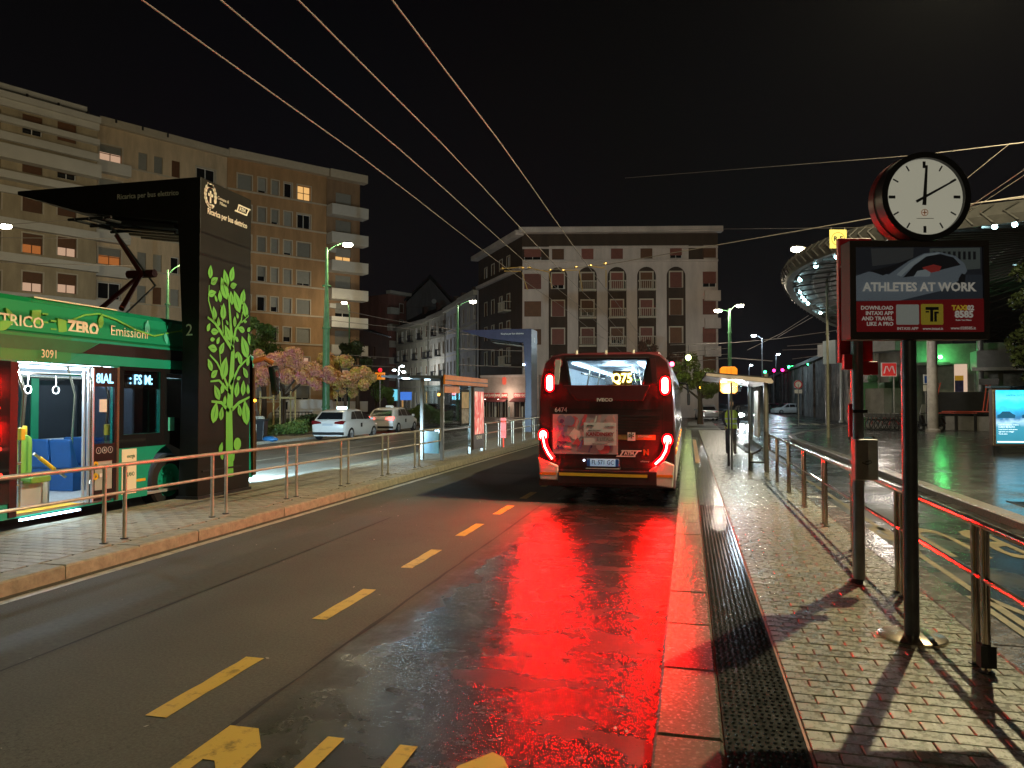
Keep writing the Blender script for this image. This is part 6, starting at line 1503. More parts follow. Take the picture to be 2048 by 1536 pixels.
for k in range(10): MB().tube((2 + k * 2.3, -.4, 26.42), (2 + k * 2.3, -.4, 26.75), .09, n=6).build('planter_lamp', M_blackm, fA.t)
# beige block
fB = Facade('apartment_block', 'beige apartment block with bowed enclosed balconies behind the charging mast', 189.5, 66, 450, 75, 27.3, 14, wallmat('beige_wall', (.58, .45, .30)))
rowsB = [(297, 350), (362, 410), (408, 476), (476, 543), (543, 606), (605, 660)]
for r in range(7):
    dz = 3.12
    for c, u in enumerate((222, 286, 317, 352, 412)):
        x, z1 = fB.at(u, 296 + (u - 286) * .2); z = z1 - r * dz; z = 24.3 - r * dz
        big = c in (0, 4)
        lit = M_lit_p if (r, c) == (0, 0) else M_lit_o if (r, c) == (3, 0) else None
        fB.window(x, z, 1.9 if big else .8, 1.5 if big else 1.6, 'shut', big, M_shut_g if big else (M_shut_g if (r + c) % 3 else M_shut_b), .55 if lit else (0 if (r * 3 + c) % 4 else 1.0), lit, sill=False)
        if big: fB.balcony(x - 1.5, x + 1.5, z - 1.75, .85, .8, M_wband)
    fB.band(24.3 - r * dz - .98, 24.3 - r * dz - .86, .08, M_trim)
fB.wall(); fB.band(26.7, 27.4, .5, M_trim, 'cornice'); MB().prism([(0, 27.4), (7, 29.8), (14, 27.4)], 'x', 0, fB.L).build('roof', M_roofd, fB.t)
# brown block
fC = Facade('apartment_block', 'brown rendered apartment block with pale string courses and corner balconies', 450.5, 75.2, 651, 82, 27.6, 14, wallmat('brown_wall', (.44, .26, .125)))
M_trimC = mat('cream_trim', (.58, .50, .38), .7, var=.08)
for r in range(8):
    z = 24.55 - r * 3.12
    for c, (u, w) in enumerate(((489, 1.45), (524, .85), (550, .75), (576, .85), (608, 1.5))):
        x, _ = fC.at(u, 400); k = (r * 7 + c * 5) % 6
        lit = M_lit_w if (r, c) == (0, 4) else M_lit_p if (r, c) in ((6, 3), (6, 4)) else None
        if r == 7: k = 5
        fC.window(x, z, w, 1.55, 'shut', True, M_shut_g, 1.0 if lit else (0, .0, .35, 1.0, .0, .15)[k], lit, sill=False, tm=M_trimC)
    fC.band(z - 1.02, z - .86, .14, M_trimC)
fC.wall(); fC.band(26.8, 27.6, .7, M_trimC, 'cornice'); MB().prism([(0, 27.6), (7, 29.6), (14, 27.6)], 'x', 0, fC.L + 4).build('roof', M_roofd, fC.t)
fD = Facade('apartment_block', 'corner bay of curved white balconies beside the brown block', 651.5, 82.1, 718, 84.6, 27.5, 12, wallmat('bay_wall', (.30, .19, .11)))
for r in range(8):
    z = 24.4 - r * 3.12; fD.window(fD.L * .5, z, 1.9, 1.9, 'shut', False, M_shut_g, (.0, .1, .5, .0, .4, 0, .3, .6)[r], M_lit_w if r == 2 else M_lit_p if r == 6 else None, sill=False)
    fD.balcony(-.02, fD.L + .35, z - 1.75, 1.0, 1.5, M_wband)
    if r in (2, 4): MB().box(.3, 1.0, -.35, -.01, z + .3, z + .8).build('air_conditioner', M_wband, fD.t)
fD.wall(); fD.band(26.7, 27.6, 1.0, M_trimC, 'cornice', x1=fD.L + .5)
# dark house between the blocks
fE = Facade('house', 'low dark house behind the trees', 719, 100, 778, 112, 11.5, 10, wallmat('dark_house_wall', (.10, .05, .04)))
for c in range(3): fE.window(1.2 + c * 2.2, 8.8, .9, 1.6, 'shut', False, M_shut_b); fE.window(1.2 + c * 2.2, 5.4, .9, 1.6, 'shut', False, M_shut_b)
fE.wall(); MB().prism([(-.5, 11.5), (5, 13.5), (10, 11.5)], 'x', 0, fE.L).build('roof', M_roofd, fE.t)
# arched building across the junction
M_dk = wallmat('dark_green_brown_wall', (.05, .032, .02)); M_pl = wallmat('pale_stucco', (.58, .50, .45), .2)
ZA = 83.0
def av(v): return ZV(v, ZA)
fF = Facade('corner_building', 'pale corner building with five tall dark arches and red-brown shutters', 1045, ZA, 1437, ZA - .6, av(458), 14, M_pl)
rows = [(508, 1.35), (563, 1.75), (618, 1.75), (674, 1.75), (730, 1.75)]
archc = [(1116 + i * 59.0) for i in range(5)]
wsh = [M_shut_r, M_shut_b, M_shut_r, M_shut_r, M_shut_b]
for r, (v, h) in enumerate(rows):
    for c, u in enumerate([1066, *archc, 1419]):
        if r == 4 and c == 0: continue
        x, z = fF.at(u, v + (u - 1045) * -.012); w = 1.35 if c not in (0, 6) else 1.5
        if c == 0: x = 1.15; w = 1.9
        lit = None
        fF.window(x, z, w, h, 'shut', 0 < c < 6 and r > 0, wsh[(r * 2 + c) % 5], (0 if (r * 3 + c * 7) % 5 else .25), lit, sill=False, tm=M_trim)
        if r in (1, 2, 3) and c in (2, 3, 4): fF.railbalcony(x - .95, x + .95, z - h / 2 - .15, .85, .7)
fF.wall()
for c, u in enumerate(archc):                            # recessed dark arch fields built as plates around the windows
    x, _ = fF.at(u, 600); aw = 1.1; zt = av(534) - aw; zb = 3.9
    holes = []
    for r, (v, h) in enumerate(rows[1:]):
        _, z = fF.at(u, v + (u - 1045) * -.012); holes.append([(x - .8, z - h / 2 - .02), (x + .8, z - h / 2 - .02), (x + .8, z + h / 2 + .13), (x - .8, z + h / 2 + .13)])
    out = [(x - aw, zb), (x + aw, zb)] + [(x + aw * math.cos(PI * k / 14), zt + aw * math.sin(PI * k / 14)) for k in range(15)]
    holes = [h for h in holes if h[0][1] > zb + .05]
    m = MB(); solid_plate(m, out, holes, 'y', -.03, -.002); m.build('arch_field', M_dk, fF.t)
    m = MB(); P = [(x - aw, -.05, zb)] + [(x + aw * math.cos(PI - PI * k / 14), -.05, zt + aw * math.sin(PI - PI * k / 14)) for k in range(15)] + [(x + aw, -.05, zb)]
    m.path(P, .07, 4); m.build('arch_moulding', M_pl, fF.t)
zt1, zt0 = av(470), av(492)
MB().box(0, fF.L, -.06, -.002, av(492), av(468)).build('attic_band', M_dk, fF.t)
for x0, x1 in ((0, fF.at(1098, 500)[0]), (fF.at(1377, 500)[0], fF.at(1407, 500)[0])):
    for hx in [(x0, x1)]:
        o_h = [(a, b, c, d) for a, b, c, d in fF.holes if a < x1 and b > x0 and d > av(520)]
        m = MB(); hol = [[(max(a, x0 + .02), c - .02), (min(b, x1 - .02), c - .02), (min(b, x1 - .02), d + .02), (max(a, x0 + .02), d + .02)] for a, b, c, d in o_h]
        solid_plate(m, [(x0, av(521)), (x1, av(521)), (x1, av(492) - .005), (x0, av(492) - .005)], hol, 'y', -.05, -.003); m.build('attic_field', M_dk, fF.t)
MB().box(-.4, fF.L + .4, -1.0, .0, av(468), av(457)).build('cornice', M_pl, fF.t, bevel=.05); fF.band(av(525), av(521), .25, M_pl); fF.band(av(498), av(494), .16, M_pl)
fF.band(3.4, 3.75, .3, M_pl)
for x in (fF.at(1408, 560)[0],):
    for r in range(1, 5): MB().box(x, fF.L + .2, -.5, -.003, fF.at(1419, rows[r][0])[1] - 2.2, fF.at(1419, rows[r][0])[1] - 1.05).build('corner_parapet', M_pl, fF.t)
MB().box(0, fF.L, 3, 10, av(457), av(457) + .5).build('roof', M_roofd, fF.t)
# oblique flank of the same corner building
fG = Facade('corner_building_wing', 'dark green side wing of the arched corner building with pale window surrounds', 957, 98, 1044.6, ZA + .1, av(462), 12, M_dk, 'building')
for r, v in enumerate((523, 588, 640, 700)):
    for c, u in enumerate((972, 986, 1002, 1017)):
        z = (18.3, 13.6, 10.4, 7.2)[r] ; x, _ = fG.at(u, v)
        fG.window(x, z, .95, 1.7 if r else 1.3, 'shut', True, M_shut_b, 0 if (r + c) % 3 else 1.0, sill=False)
    x, _ = fG.at(1022, v)
for r in (1, 2, 3): x, _ = fG.at(1016, 600); fG.railbalcony(x - 1.1, x + 1.1, (0, 12.55, 9.35, 6.15)[r], .9, .9)
fG.wall(); MB().box(-.3, fG.L + .5, -1.0, 0, fG.top - .55, fG.top + .02).build('cornice', M_pl, fG.t, bevel=.05); fG.band(16.6, 17.0, .4, M_pl); fG.band(3.6, 4.0, .35, M_pl)
# shop fronts at the foot of the corner building
fH = Facade('shop_row', 'pale ground floor shops with red signs and small awnings under the corner building', 962, 84, 1078, 80.5, 4.7, 6, mat('shop_stone', (.40, .33, .28), .8, var=.25, scale=1.2))
for i, (u0, u1, s) in enumerate(((967, 977, ''), (979, 988, ''), (991, 1000, ''), (1004, 1015, ''), (1028, 1070, 'OSSI GOLDEN'))):
    x0, _ = fH.at(u0, 800); x1, _ = fH.at(u1, 800); fH.holes.append((x0, x1, .05, 2.15))
    sh = MB().box(x0, x1, .2, .24, .05, 2.15).build('shop_window', mat('shop_glass', (.05, .035, .03), .15, var=.4, scale=2, coat=.4), fH.t)
    m = MB()
    for k in range(1 if x1 - x0 < 1.2 else 3): xx = x0 + (x1 - x0) * (k + 1) / (2 if x1 - x0 < 1.2 else 4); m.box(xx - .05, xx + .05, .14, .199, .05, 2.15)
    m.build('mullion', M_trim, sh)
    sg = MB().box(x0, x1, -.08, -.002, 2.2, 2.75).build('shop_sign', mat('shop_sign_red', (.38, .04, .04), .5, var=.1, emit=(.5, .04, .04), es=.15), fH.t)
    text(s or 'BAR', .38, M_offw, sg, loc=((x0 + x1) / 2, -.085, 2.47), bold=.01)
    MB().prism([(-.02, 2.18), (-1.0, 1.8), (-1.0, 1.72), (-.02, 2.1)], 'x', x0 - .1, x1 + .1).build('awning', mat('awning_maroon', (.12, .03, .03), .7, var=.2), fH.t)
fH.wall(); fH.band(4.5, 4.75, .25, M_pl); 
MB().prism(capsule(fH.at(1010, 755)[0], 4.1, .45, .9), 'y', -.25, -.1).build('lit_plaque', glow('red_plaque', (1, .12, .06), .8), fH.t)
for u in (974, 1000, 1060): MB().ball((fH.at(u, 782)[0], -.4, 2.0), .06).build('shop_lamp', glow('shop_lamp_white', (1, .9, .75), 16), fH.t)
lamp('shop_light', fH.t, (fH.L * .5, -1.2, 2.6), 160, (1, .75, .6), .2)
# row of old pale houses receding on the left
zsA = [98.2, 107, 117, 127, 143]; us = [955, 921, 892, 858, 792]
cols_ = [(.45, .41, .40), (.48, .46, .46), (.50, .45, .37), (.52, .47, .34)]
nm = ['narrow grey old house next to the dark corner wing', 'grey old house with tall framed windows', 'ochre old house with iron balconies', 'pale yellow old house at the far end of the row']
for i in range(4):
    f = Facade('old_house', nm[i], us[i + 1], zsA[i + 1], us[i] - .4, zsA[i] + .1, 16.6 - .2 * i, 10, wallmat('old_wall_%d' % i, cols_[i]))
    n = max(2, int(f.L / 2.3)); 
    for r in range(4):
        for c in range(n):
            x = f.L * (c + .5) / n; z = 13.9 - r * 3.5
            if r == 3: f.window(x, 2.0, 1.2, 2.9, 'pane', True, None, 1, M_lit_w if (i * 3 + c) % 5 == 0 else None, sill=False)
            else:
                f.window(x, z, .95, 1.95, 'shut', True, M_shut_b, (0, 1.0, .3)[(r + c + i) % 3])
                if i in (2, 3) and (c + r) % 2 and r < 3: f.railbalcony(x - .8, x + .8, z - 1.1, .9, .6, M_dark)
    f.wall(); f.band(16.0 - .2 * i, 16.65 - .2 * i, .6, M_trim, 'cornice'); f.band(4.2, 4.5, .2); f.band(8.7, 8.9, .12); f.band(12.2, 12.4, .12)
    MB().tube((f.L - .15, -.12, 0), (f.L - .15, -.12, 16), .07, n=6).build('drainpipe', M_dark, f.t)
    MB().prism([(-.5, 16.6 - .2 * i), (5, 19.0), (10, 16.6 - .2 * i)], 'x', 0, f.L).build('roof', M_roofd, f.t)
    for k in range(2): MB().box(f.L * (.3 + .4 * k) - .35, f.L * (.3 + .4 * k) + .35, 3.5, 4.3, 17.5, 19.6).build('chimney', mat('chimney_brick', (.15, .09, .07), .8, var=.2), f.t)
fK = Facade('gabled_house', 'tall gabled house with white balconies at the end of the old row', 776, 146, 812, 150, 23.0, 14, wallmat('gable_wall', (.25, .10, .07)))
for r in range(6): fK.window(fK.L * .72, 20.5 - r * 3.3, 1.0, 1.7, 'shut', True, M_shut_b); fK.balcony(-.3, fK.L * .42, 19.2 - r * 3.3, 1.1, 1.0, M_trim)
fK.wall(); MB().box(-.6, fK.L + .3, -1.2, 0, 23, 23.6).build('cornice', M_trim, fK.t)
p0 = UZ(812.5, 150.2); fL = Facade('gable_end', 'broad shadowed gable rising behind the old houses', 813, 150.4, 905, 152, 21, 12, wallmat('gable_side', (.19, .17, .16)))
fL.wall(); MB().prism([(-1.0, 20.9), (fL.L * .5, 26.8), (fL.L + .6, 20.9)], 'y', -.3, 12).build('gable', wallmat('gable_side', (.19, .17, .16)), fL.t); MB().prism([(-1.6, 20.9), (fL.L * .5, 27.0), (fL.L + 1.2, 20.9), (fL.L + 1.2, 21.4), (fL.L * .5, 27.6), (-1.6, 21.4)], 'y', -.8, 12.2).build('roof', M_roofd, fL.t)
for k, (x, z, s) in enumerate(((5.5, 22.2, .5), (7.5, 19.3, .7), (8.8, 20.6, .7))): MB().lathe([(.001, 0), (s, .0), (s * .85, .12), (.001, .2)], 14, c=(x, -.4, z), ax='y').build('satellite_dish', M_wband, fL.t)

# ------------------------------------------------------------------ station side
M_conc = mat('stained_concrete', (.20, .19, .175), .75, var=.4, scale=.8, bump=.3, bscale=20)
M_graf = mat('graffiti_wall', (.10, .09, .085), .8, var=.7, scale=.9, col2=(.26, .24, .22), bump=.2)
w0 = Facade('railway_wall', 'long dark railway retaining wall covered in faded graffiti', 1541, 150, 1755, 52, 6.4, 3, M_graf, 'wall')
for k in range(9): MB().box(w0.L * k / 9 + .1, w0.L * k / 9 + .8, -.22, -.002, 0, 6.2).build('pilaster', M_graf, w0.t)
w0.wall(); MB().box(0, w0.L, -.3, .3, 6.4, 6.8).build('coping', M_conc, w0.t)
rg = random.Random(3)
for k in range(26):
    x = rg.uniform(w0.L * .1, w0.L * .97); z = rg.uniform(1.2, 3.6); s = rg.uniform(.5, 1.1)
    text(rg.choice('SOEKRMA'), s * 2.2, mat('graffiti_paint_%d' % (k % 3), [(.30, .29, .28), (.05, .05, .06), (.22, .2, .19)][k % 3], .7, var=.3), w0.t, loc=(x, -.235, z), bold=.05, shear=.2, name='graffiti')
w1 = Facade('station_wall', 'grey stained station side wall below the canopy', 1755.5, 51.8, 1830, 48.5, 6.0, 3, M_conc, 'wall'); w1.wall()
MB().box(0, w1.L, -2.4, -.02, .05, 2.7).build('lower_block', M_conc, w1.t); MB().box(-4.5, w1.L, -1.5, -.01, 5.2, 6.1).build('bridge_girder', mat('girder_grey', (.25, .25, .25), .6, var=.2), w1.t)
MB().box(-3.6, -2.2, -1.7, -1.5, 4.6, 6.3).build('blue_plate', mat('plate_bluegrey', (.28, .34, .36), .5, var=.1), w1.t)
fS = Facade('station_building', 'station entrance block lit green with a glowing doorway', 1828, 49, 2120, 46, 5.6, 8, mat('station_stone', (.24, .25, .20), .7, var=.35, scale=1.2, bump=.3), 'station')
x0, zt = fS.at(1908, 728); x1, _ = fS.at(1936, 728); z0 = fS.z(1920, 796)
fS.holes.append((x0, x1, .2, zt)); fS.wall()
MB().box(x0, x1, .3, .34, .2, zt).build('doorway', glow('doorway_light', (1.0, .70, .50), .62), fS.t)
a = fS.at(1911, 751); b = fS.at(1929, 794); MB().box(a[0], b[0], .26, .29, b[1], a[1]).build('door_poster', mat('poster_violet', (.10, .09, .22), .5, var=.4, scale=5), fS.t); MB().box(a[0], b[0], .24, .259, a[1] - .32, a[1]).build('poster_head', mat('poster_amber', (.75, .42, .03), .5, var=0, emit=(1, .5, .05), es=.2), fS.t)
MB().box(x0 - 3.4, x0 - .3, -.6, -.004, 4.2, 4.4).build('ledge', M_conc, fS.t); MB().tube((x0 - 1.4, -.12, .2), (x0 - 1.4, -.12, 4.1), .06, n=8).build('drainpipe', M_conc, fS.t)
gx, gz = fS.at(1878, 715)
gl = thing('green_lamp', 'small bright green lamp on the station wall', 'lamp', fS.t.location + Vector((math.cos(fS.ang) * gx, math.sin(fS.ang) * gx, gz)) + fS.nrm * .5, fS.ang)
MB().ball((0, 0, 0), .11, 10, 6).build('bulb', glow('green_bulb', (.12, 1, .25), 90), gl); MB().box(-.04, .04, 0, .5, -.03, .03).build('bracket', M_dark, gl)
lamp('lamp_light', gl, (0, -.15, -.05), 55, (.15, 1, .28), .1)
x2, _ = fS.at(1940, 700); MB().box(x2, fS.L, -2.0, -.01, 3.9, 5.0).build('upper_cladding', mat('cladding_pale', (.42, .43, .45), .4, .3, var=.15), fS.t); MB().box(x2 - .3, fS.L, -2.2, -2.0, 3.75, 3.95).build('cladding_edge', M_white, fS.t)
for u0, u1 in ((1943, 1962), (1970, 1990), (2000, 2040)):
    a = fS.at(u0, 748); b = fS.at(u1, 796); MB().box(a[0], b[0], -.9, -.85, b[1], a[1]).build('screen_panel', mat('etched_panel', (.30, .32, .31), .35, var=.5, scale=3), fS.t)
# bench with dark slats and stone base, red rails
p = UZ(1880, 44.6); q = UZ(1992, 42.5); d = q - p
be = thing('slatted_screen', 'black slatted bench screen on a stone base below the station', 'bench', (p.x, p.y, .12), math.atan2(d.y, d.x))
for k in range(10): MB().box(-.9, d.length, .5, .6, .95 + k * .135, 1.05 + k * .135).build('slat', M_blackm, be)
MB().box(-.9, d.length, .62, .7, .1, 2.3).build('backing', M_blackm, be); MB().box(.3, d.length, -.1, .5, 0, .85).build('stone_base', M_conc, be, bevel=.03)
for x in (.9, 1.9): MB().box(x - .06, x + .06, -.25, -.12, 0, 1.0).build('leg', M_blackm, be)
M_rr = mat('red_rail_paint', (.55, .09, .05), .4, var=.1)
rr = thing('stair_rail', 'red painted stair rails in front of the black slats', 'railing', (p.x, p.y, .12), math.atan2(d.y, d.x))
MB().tube((.2, -.4, 1.12), (d.length, -.4, 1.14), .035, n=8).build('rail', M_rr, rr); MB().tube((-.6, -.4, 1.03), (d.length * .7, -.4, 1.05), .03, n=8).build('rail', M_rr, rr)
for x in (2.3, 2.48): MB().tube((x, -.3, 1.1), (x + .1, .3, 2.9), .035, n=8).build('rail', M_rr, rr)
for x in (-.35, -.2): MB().tube((x - .1, -.3, 1.1), (x + .15, .3, 2.85), .035, n=8).build('rail', M_rr, rr)
for x in (.9, 1.9): MB().tube((x, -.4, 0), (x, -.4, 1.1), .03, n=8).build('post', M_blackm, rr)
MB().box(2.0, 3.0, .2, .35, 2.7, 3.05).build('dark_box', M_dark, rr)
# canopy
HR = 5.5; zr = H + HR; fh = Vector((-math.sin(yaw), math.cos(yaw), 0))
OUT = [(46, 8), (30, 12), (20, 16.5), (13.8, 20), (11.6, 22), (10.55, 24.6), (10.9, 29), (13.2, 34.9), (17, 41.8), (22.6, 50.3), (32, 58), (46, 62), (60, 54), (66, 38), (62, 18)]
OUT = [Vector((a * 1.1, b * 1.1)) for a, b in OUT]
def cr(P, t):                                             # closed Catmull-Rom outline of the rim
    n = len(P); i = int(t) % n; f = t - int(t); p0, p1, p2, p3 = (P[(i + k - 1) % n] for k in range(4))
    return .5 * ((2 * p1) + (p2 - p0) * f + (2 * p0 - 5 * p1 + 4 * p2 - p3) * f * f + (3 * p1 - p0 - 3 * p2 + p3) * f ** 3)
NR = 120; rim = [cr(OUT, k * len(OUT) / NR) for k in range(NR)]; cc = sum(OUT, Vector((0, 0))) / len(OUT)
cen = rgt * cc.x + fh * cc.y
cp = thing('station_canopy', 'great round station canopy with ribbed underside and rim lights', 'canopy', (cen.x, cen.y, 0))
M_can = mat('canopy_sheet', (.075, .07, .07), .6, var=.35, scale=.6); M_rib = mat('canopy_rib', (.13, .125, .12), .5, .3, var=.2)
def cpt(p, s, z): q = cc + (p - cc) * s; w = rgt * q.x + fh * q.y - cen; return (w.x, w.y, z)
def zund(s): return zr + .05 + 3.2 * (1 - s)
m = MB(); SS = (1.0, .9, .75, .55, .3, .05)
for side in (0, .3):
    vs = [cpt(p, s, zund(s) + side) for s in SS for p in rim]
    m.add(vs, [(j * NR + k, j * NR + (k + 1) % NR, (j + 1) * NR + (k + 1) % NR, (j + 1) * NR + k) for j in range(len(SS) - 1) for k in range(NR)])
m.build('roof', M_can, cp)
m = MB(); prof = [(1.0, -.15), (1.008, .1), (1.0, .5), (.985, .5), (.985, -.1)]
vs = [cpt(p, s, zr + dz) for s, dz in prof for p in rim]; n_ = len(prof)
m.add(vs, [(j * NR + k, j * NR + (k + 1) % NR, ((j + 1) % n_) * NR + (k + 1) % NR, ((j + 1) % n_) * NR + k) for j in range(n_) for k in range(NR)]); m.build('rim', M_rib, cp)
for k in range(0, NR, 1):
    p = rim[k]; q = rim[(k + 1) % NR]
    if 10 < k < 85: MB().path([cpt(p, 1.006, zr - .1), cpt(p.lerp(q, .5), 1.012, zr + .2), cpt(p, 1.004, zr + .45)], .035, 4).build('rim_bracket', M_rib, cp)
for s in (.975, .94, .9, .86, .81, .76, .7, .64, .57, .5, .42):
    MB().path([cpt(rim[k % NR], s, zund(s) - .1) for k in range(0, NR + 1, 2)], .06, 5).build('ring_beam', M_rib, cp)
for k in range(0, NR, 2):
    MB().path([cpt(rim[k], s, zund(s) - .22) for s in (.985, .7, .3)], .045, 4).build('rafter', M_rib, cp)
def prj(w): w = Vector(w) + cen - Vector((0, 0, H)); return (1024 + F * w.dot(rgt) / w.dot(fwd), 768 - F * w.dot(upv) / w.dot(fwd)) if w.dot(fwd) > 1 else (9e9, 9e9)
fine_rim = [cr(OUT, k * len(OUT) / 900) for k in range(900)]
for (u, v) in ((1678, 524), (1641, 549), (1618, 568), (1603, 583), (1597, 598), (1597, 610), (1604, 620), (1633, 640), (1735, 500), (1990, 470), (2030, 462)):
    b = min(fine_rim, key=lambda p: (lambda P: (P[0] - u) ** 2 + (P[1] - v) ** 2)(prj(cpt(p, .972, zr - .1))))
    MB().ball(cpt(b, .972, zr - .1), .08, 8, 5).build('rim_lamp', glow('rim_lamp_cyan', (.55, .95, 1), 45), cp)
dl = (rgt * 20 + fh * 40 - cen) + Vector((0, 0, 5.45))  # downlight added as fill to brighten the bicycles, columns and station wall
MB().lathe([(.001, -.08), (.2, -.06), (.22, 0), (.1, .1), (.03, .12), (.03, 3.0)], 16, c=tuple(dl)).build('added_downlight', glow('added_downlight_white', (1, .92, .8), 12), cp)
lamp('canopy_fill_light', cp, dl + Vector((0, 0, -.25)), 480, (1, .9, .78), .3)
# columns
M_col = mat('column_concrete', (.34, .31, .27), .6, var=.3, scale=2, bump=.2, bscale=30); M_cols = mat('column_steel', (.30, .31, .33), .4, .5, var=.2)
for i, (u, vb, r, mm, vt, lb) in enumerate(((1866, 864, .28, M_col, 560, 'thick pale concrete column behind the black slats'), (1718, 847, .22, M_cols, 560, 'steel column behind the bus stop pole'), (1756, 852, .24, M_col, 575, 'graffitied column beside the red metro sign'), (1684, 845, .17, M_cols, 640, 'slim bluish column at the canopy edge'), (1962, 858, .2, M_cols, 560, 'grey column right of the glowing doorway'))):
    g = G(u, vb, .12); zc = g.x * -math.sin(yaw) + g.y * math.cos(yaw); t = thing('column', lb, 'column', (g.x, g.y, .12))
    tp = zr + 1.2 if u != 1684 else zr
    MB().tube((0, 0, 0), (0, 0, tp), r, r * .9, 16).build('shaft', mm, t, smooth=True); MB().lathe([(r + .1, 0), (r + .1, .12), (r, .2)], 16).build('base', mm, t)
    MB().lathe([(r, tp - .3), (r + .2, tp), (.001, tp)], 16).build('cap', mm, t)
# metro sign
p = UZ(1778, 45); ms = thing('metro_sign', 'square red metro sign with a white M on a pole', 'sign', (p.x, p.y, .12), yaw)
w = 14 / F * 45; zc = ZV(740, 45) - .12; MB().box(-w, w, -.06, .06, zc - w * .9, zc + w * .9).build('board', mat('metro_red', (.45, .03, .025), .4, var=0, emit=(.8, .03, .03), es=.25), ms); MB().box(-w - .03, w + .03, -.05, .05, zc - w * .9 - .03, zc + w * .9 + .03).build('border', M_white, ms)
MB().path([(-.32, -.07, zc - .24), (-.2, -.07, zc + .2), (-.13, -.07, zc + .2), (0, -.07, zc - .12), (.13, -.07, zc + .2), (.2, -.07, zc + .2), (.32, -.07, zc - .24)], .036, 6).build('metro_letter', M_white, ms); MB().tube((w - .08, .1, 0), (w - .08, .1, zc), .04, n=8).build('post', M_pgrey, ms); MB().box(w + .3, w + .62, -.02, .02, zc - .35, zc - .1).build('side_plate', M_white, ms)
p = UZ(1852, 45); ps = thing('info_sign', 'small white pedestrian sign left of the concrete column', 'sign', (p.x, p.y, .12), yaw)
MB().tube((0, .05, 0), (0, .05, 3.2), .035, n=8).build('post', M_pgrey, ps); MB().box(-.15, .15, -.03, .03, ZV(769, 45) - .12, ZV(750, 45) - .12).build('board', M_white, ps); MB().box(-.1, .1, -.035, -.031, ZV(767, 45) - .12, ZV(753, 45) - .12).build('symbol_field', M_blue, ps); MB().box(-.15, .15, -.03, .03, ZV(783, 45) - .12, ZV(771, 45) - .12).build('plate', M_offw, ps)
# globe-topped kiosk lumps behind
for i, u in enumerate((1735, 1778)):
    p = UZ(u, 50); o = MB().box(-.5, .5, -.4, .4, 0, 3.0).ball((.35, 0, 3.25), .35, 10, 6).build('recycling_bank', mat('green_bank', (.08, .20, .09), .5, var=.2), None, loc=(p.x, p.y, .12), rotz=yaw); tag(o, ('green recycling bank with a pale dome behind the steel column', 'green recycling bank with a pale dome behind the metro sign')[i], 'recycling bank')
# bicycles, scooter
def bicycle(label, u, zc, rz, col, group=None):
    p = UZ(u, zc); t = thing('bicycle', label, 'bicycle', (p.x, p.y, .12), rz, group)
    for y in (-.52, .52):
        m = MB(); m.path([(0, y + .33 * math.cos(2 * PI * k / 18), .34 + .33 * math.sin(2 * PI * k / 18)) for k in range(19)], .028, 6); o = m.build('wheel', M_rubber, t)
        m = MB()
        for k in range(8): m.tube((0, y, .34), (0, y + .31 * math.cos(2 * PI * k / 8), .34 + .31 * math.sin(2 * PI * k / 8)), .006, n=4)
        m.build('spokes', M_pgrey, o)
    m = MB()
    for a, b in (((0, -.52, .34), (0, -.18, .84)), ((0, -.18, .84), (0, .34, .86)), ((0, -.05, .34), (0, .34, .82)), ((0, -.52, .34), (0, -.05, .34)), ((0, -.05, .34), (0, -.2, .9)), ((0, .52, .34), (0, .36, .98))): m.tube(a, b, .024, n=6)
    m.build('frame', col, t); MB().ball((0, -.22, .95), .11, 8, 5, (.7, 1.3, .4)).build('saddle', M_blackm, t); MB().path([(-.27, .28, 1.02), (-.1, .38, 1.03), (.1, .38, 1.03), (.27, .28, 1.02)], .018, 6).build('handlebar', M_pgrey, t)
    MB().box(-.13, .13, .42, .68, .78, 1.0).build('basket', M_dark, t); return t
bc = [mat('bike_blue', (.03, .14, .22), .4, var=.1), mat('bike_red', (.3, .03, .03), .4, var=.1), M_dark, M_pgrey]
for k in range(7): bicycle(('blue bicycle at the end of the row beside the ticket box', 'bicycle with red frame parked in the row of bikes', 'dark bicycle parked in the row of bikes', 'grey bicycle parked in the row of bikes', 'dark bicycle parked in the row of bikes', 'bicycle with red frame parked in the row of bikes', 'dark bicycle parked in the row of bikes')[k], 1752 + k * 9, 44.5 - k * .25, yaw + 1.25, bc[(0, 1, 2, 3, 2, 1, 2)[k]], 'bicycles parked in a row')
p = UZ(1860, 42.8); mo = thing('motor_scooter', 'dark motor scooter with pale windscreen beside the concrete column', 'motor scooter', (p.x, p.y, .12), yaw + .5)
for y in (-.6, .6): wheel(mo, (0, y, .25), .25, .13, 1)
MB().prism([(-.85, .45), (-.7, .8), (-.1, .82), (0, .45), (.35, .42), (.5, .95), (.62, .9), (.6, .4), (.3, .28), (-.6, .3)], 'x', -.16, .16).build('body', M_black, mo, bevel=.05); MB().box(-.14, .14, -.72, -.08, .82, .92).build('seat', M_blackm, mo, bevel=.04)
MB().path([(-.3, .42, 1.05), (0, .5, 1.02), (.3, .42, 1.05)], .025, 6).build('handlebar', M_dark, mo); MB().prism([(.5, 1.0), (.52, 1.0), (.38, 1.55), (.36, 1.55)], 'x', -.2, .2).build('windscreen', mat('pale_screen', (.5, .52, .52), .2, var=0), mo)
p = UZ(1722, 33); sc_ = thing('kick_scooter', 'blue kick scooter lying on the plaza behind the ticket box', 'scooter', (p.x, p.y, .12), yaw + 1.45)
MB().box(-.08, .08, -.45, .4, .1, .15).build('deck', bc[0], sc_, bevel=.02); MB().tube((0, .42, .15), (0, .25, 1.1), .025, n=8).build('stem', bc[0], sc_); MB().tube((-.22, .25, 1.1), (.22, .25, 1.1), .02, n=8).build('handlebar', M_blackm, sc_)
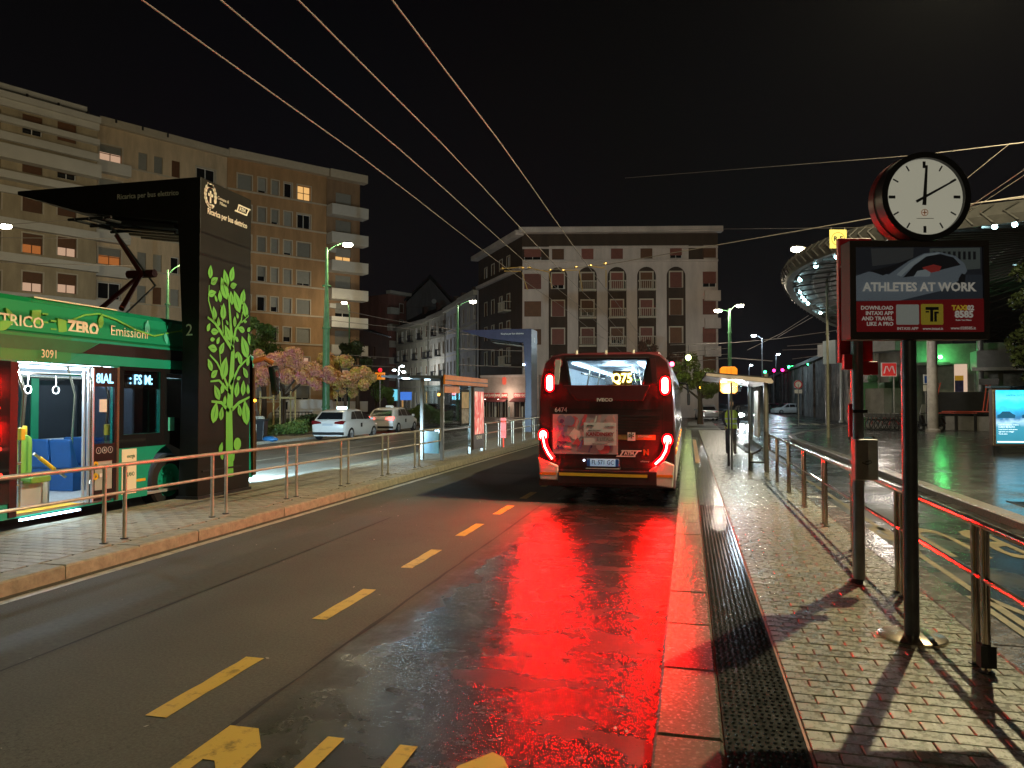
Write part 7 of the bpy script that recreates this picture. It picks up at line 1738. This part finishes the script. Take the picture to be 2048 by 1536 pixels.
for y in (-.48, .46): MB().lathe([(.03, -.025), (.1, -.025), (.1, .025), (.03, .025)], 14, c=(0, y, .1), ax='x').build('wheel', M_rubber, sc_)
# traffic and rail signals
for i, (u, v, zc, c, lb) in enumerate(((1578, 735, 110, (.05, 1, .25), 'distant green signal pair above the railway wall'), (1617, 729, 90, (.05, 1, .25), 'green signal over the middle of the railway wall'), (1653, 719, 60, (.1, 1, .3), 'green traffic light on the thin pale lamp post'), (1707, 707, 58, (.1, 1, .3), 'green light on a pale post beside the steel column'), (1548, 742, 120, (1, .02, .2), 'red signal at the far end of the railway wall'), (1565, 741, 118, (1, .02, .2), 'red signal next to the distant green pair'), (1530, 745, 110, (.05, 1, .3), 'faint green signal past the lit shelter'), (1398, 776, 58, (1, .35, .03), 'amber flashing light in front of the lit tree'), (908, 788, 75, (1, .1, .1), 'red traffic light beside the blue shop light'), (878, 790, 80, (1, .35, .05), 'amber traffic light behind the left shelter'))):
    p = UZ(u, zc); t = thing('signal_light', lb, 'traffic light', (p.x, p.y, 0), yaw); z = ZV(v, zc); s = zc / 110
    MB().tube((0, .12, 0), (0, .12, z + .2), .05, n=6).build('post', M_pgrey if v != 735 else M_dark, t); MB().box(-.2 * s, .2 * s, -.05, .1, z - .4 * s, z + .4 * s).build('housing', M_blackm, t)
    MB().ball((0, -.07, z), .22 * s, 8, 5).build('lamp', glow('signal_%d' % i, c, 14), t)
    if v == 735: MB().ball((.55, -.07, z), .22, 8, 5).build('lamp', glow('signal_%d' % i, c, 14), t)
# distant shop glows at street level on the left
for i, (u, v, zc, c, w, h, lb) in enumerate(((912, 787, 90, (.25, .75, 1), .9, 1.6, 'blue-white lit shop sign seen through the left shelter'), (786, 791, 118, (.15, .6, .75), 1.4, 1.8, 'cyan lit window at the far street corner'), (812, 793, 118, (.06, .2, .7), 1.8, 1.3, 'blue lit sign at the far street corner'))):
    p = UZ(u, zc); t = thing('lit_sign', lb, 'sign', (p.x, p.y, 0), yaw); z = ZV(v, zc)
    MB().box(-w / 2, w / 2, -.1, .1, z - h / 2, z + h / 2).build('panel', glow('lit_sign_%d' % i, c, (5, 1.2, 1.0)[i]), t); MB().tube((0, .15, 0), (0, .15, z), .05, n=6).build('post', M_dark, t)
# ------------------------------------------------------------------ damp night air
hm = bpy.data.materials.new('damp_air'); hm.use_nodes = True; t = hm.node_tree; t.nodes.clear()
ho = t.nodes.new('ShaderNodeOutputMaterial'); pv = t.nodes.new('ShaderNodeVolumePrincipled'); pv.inputs['Density'].default_value = .00007; pv.inputs['Color'].default_value = (.9, .92, .95, 1); pv.inputs['Anisotropy'].default_value = .5
t.links.new(pv.outputs[0], ho.inputs['Volume'])
o = MB().box(-305, 305, -65, 385, -1.3, 34).build('haze', hm); tag(o, kind='stuff')
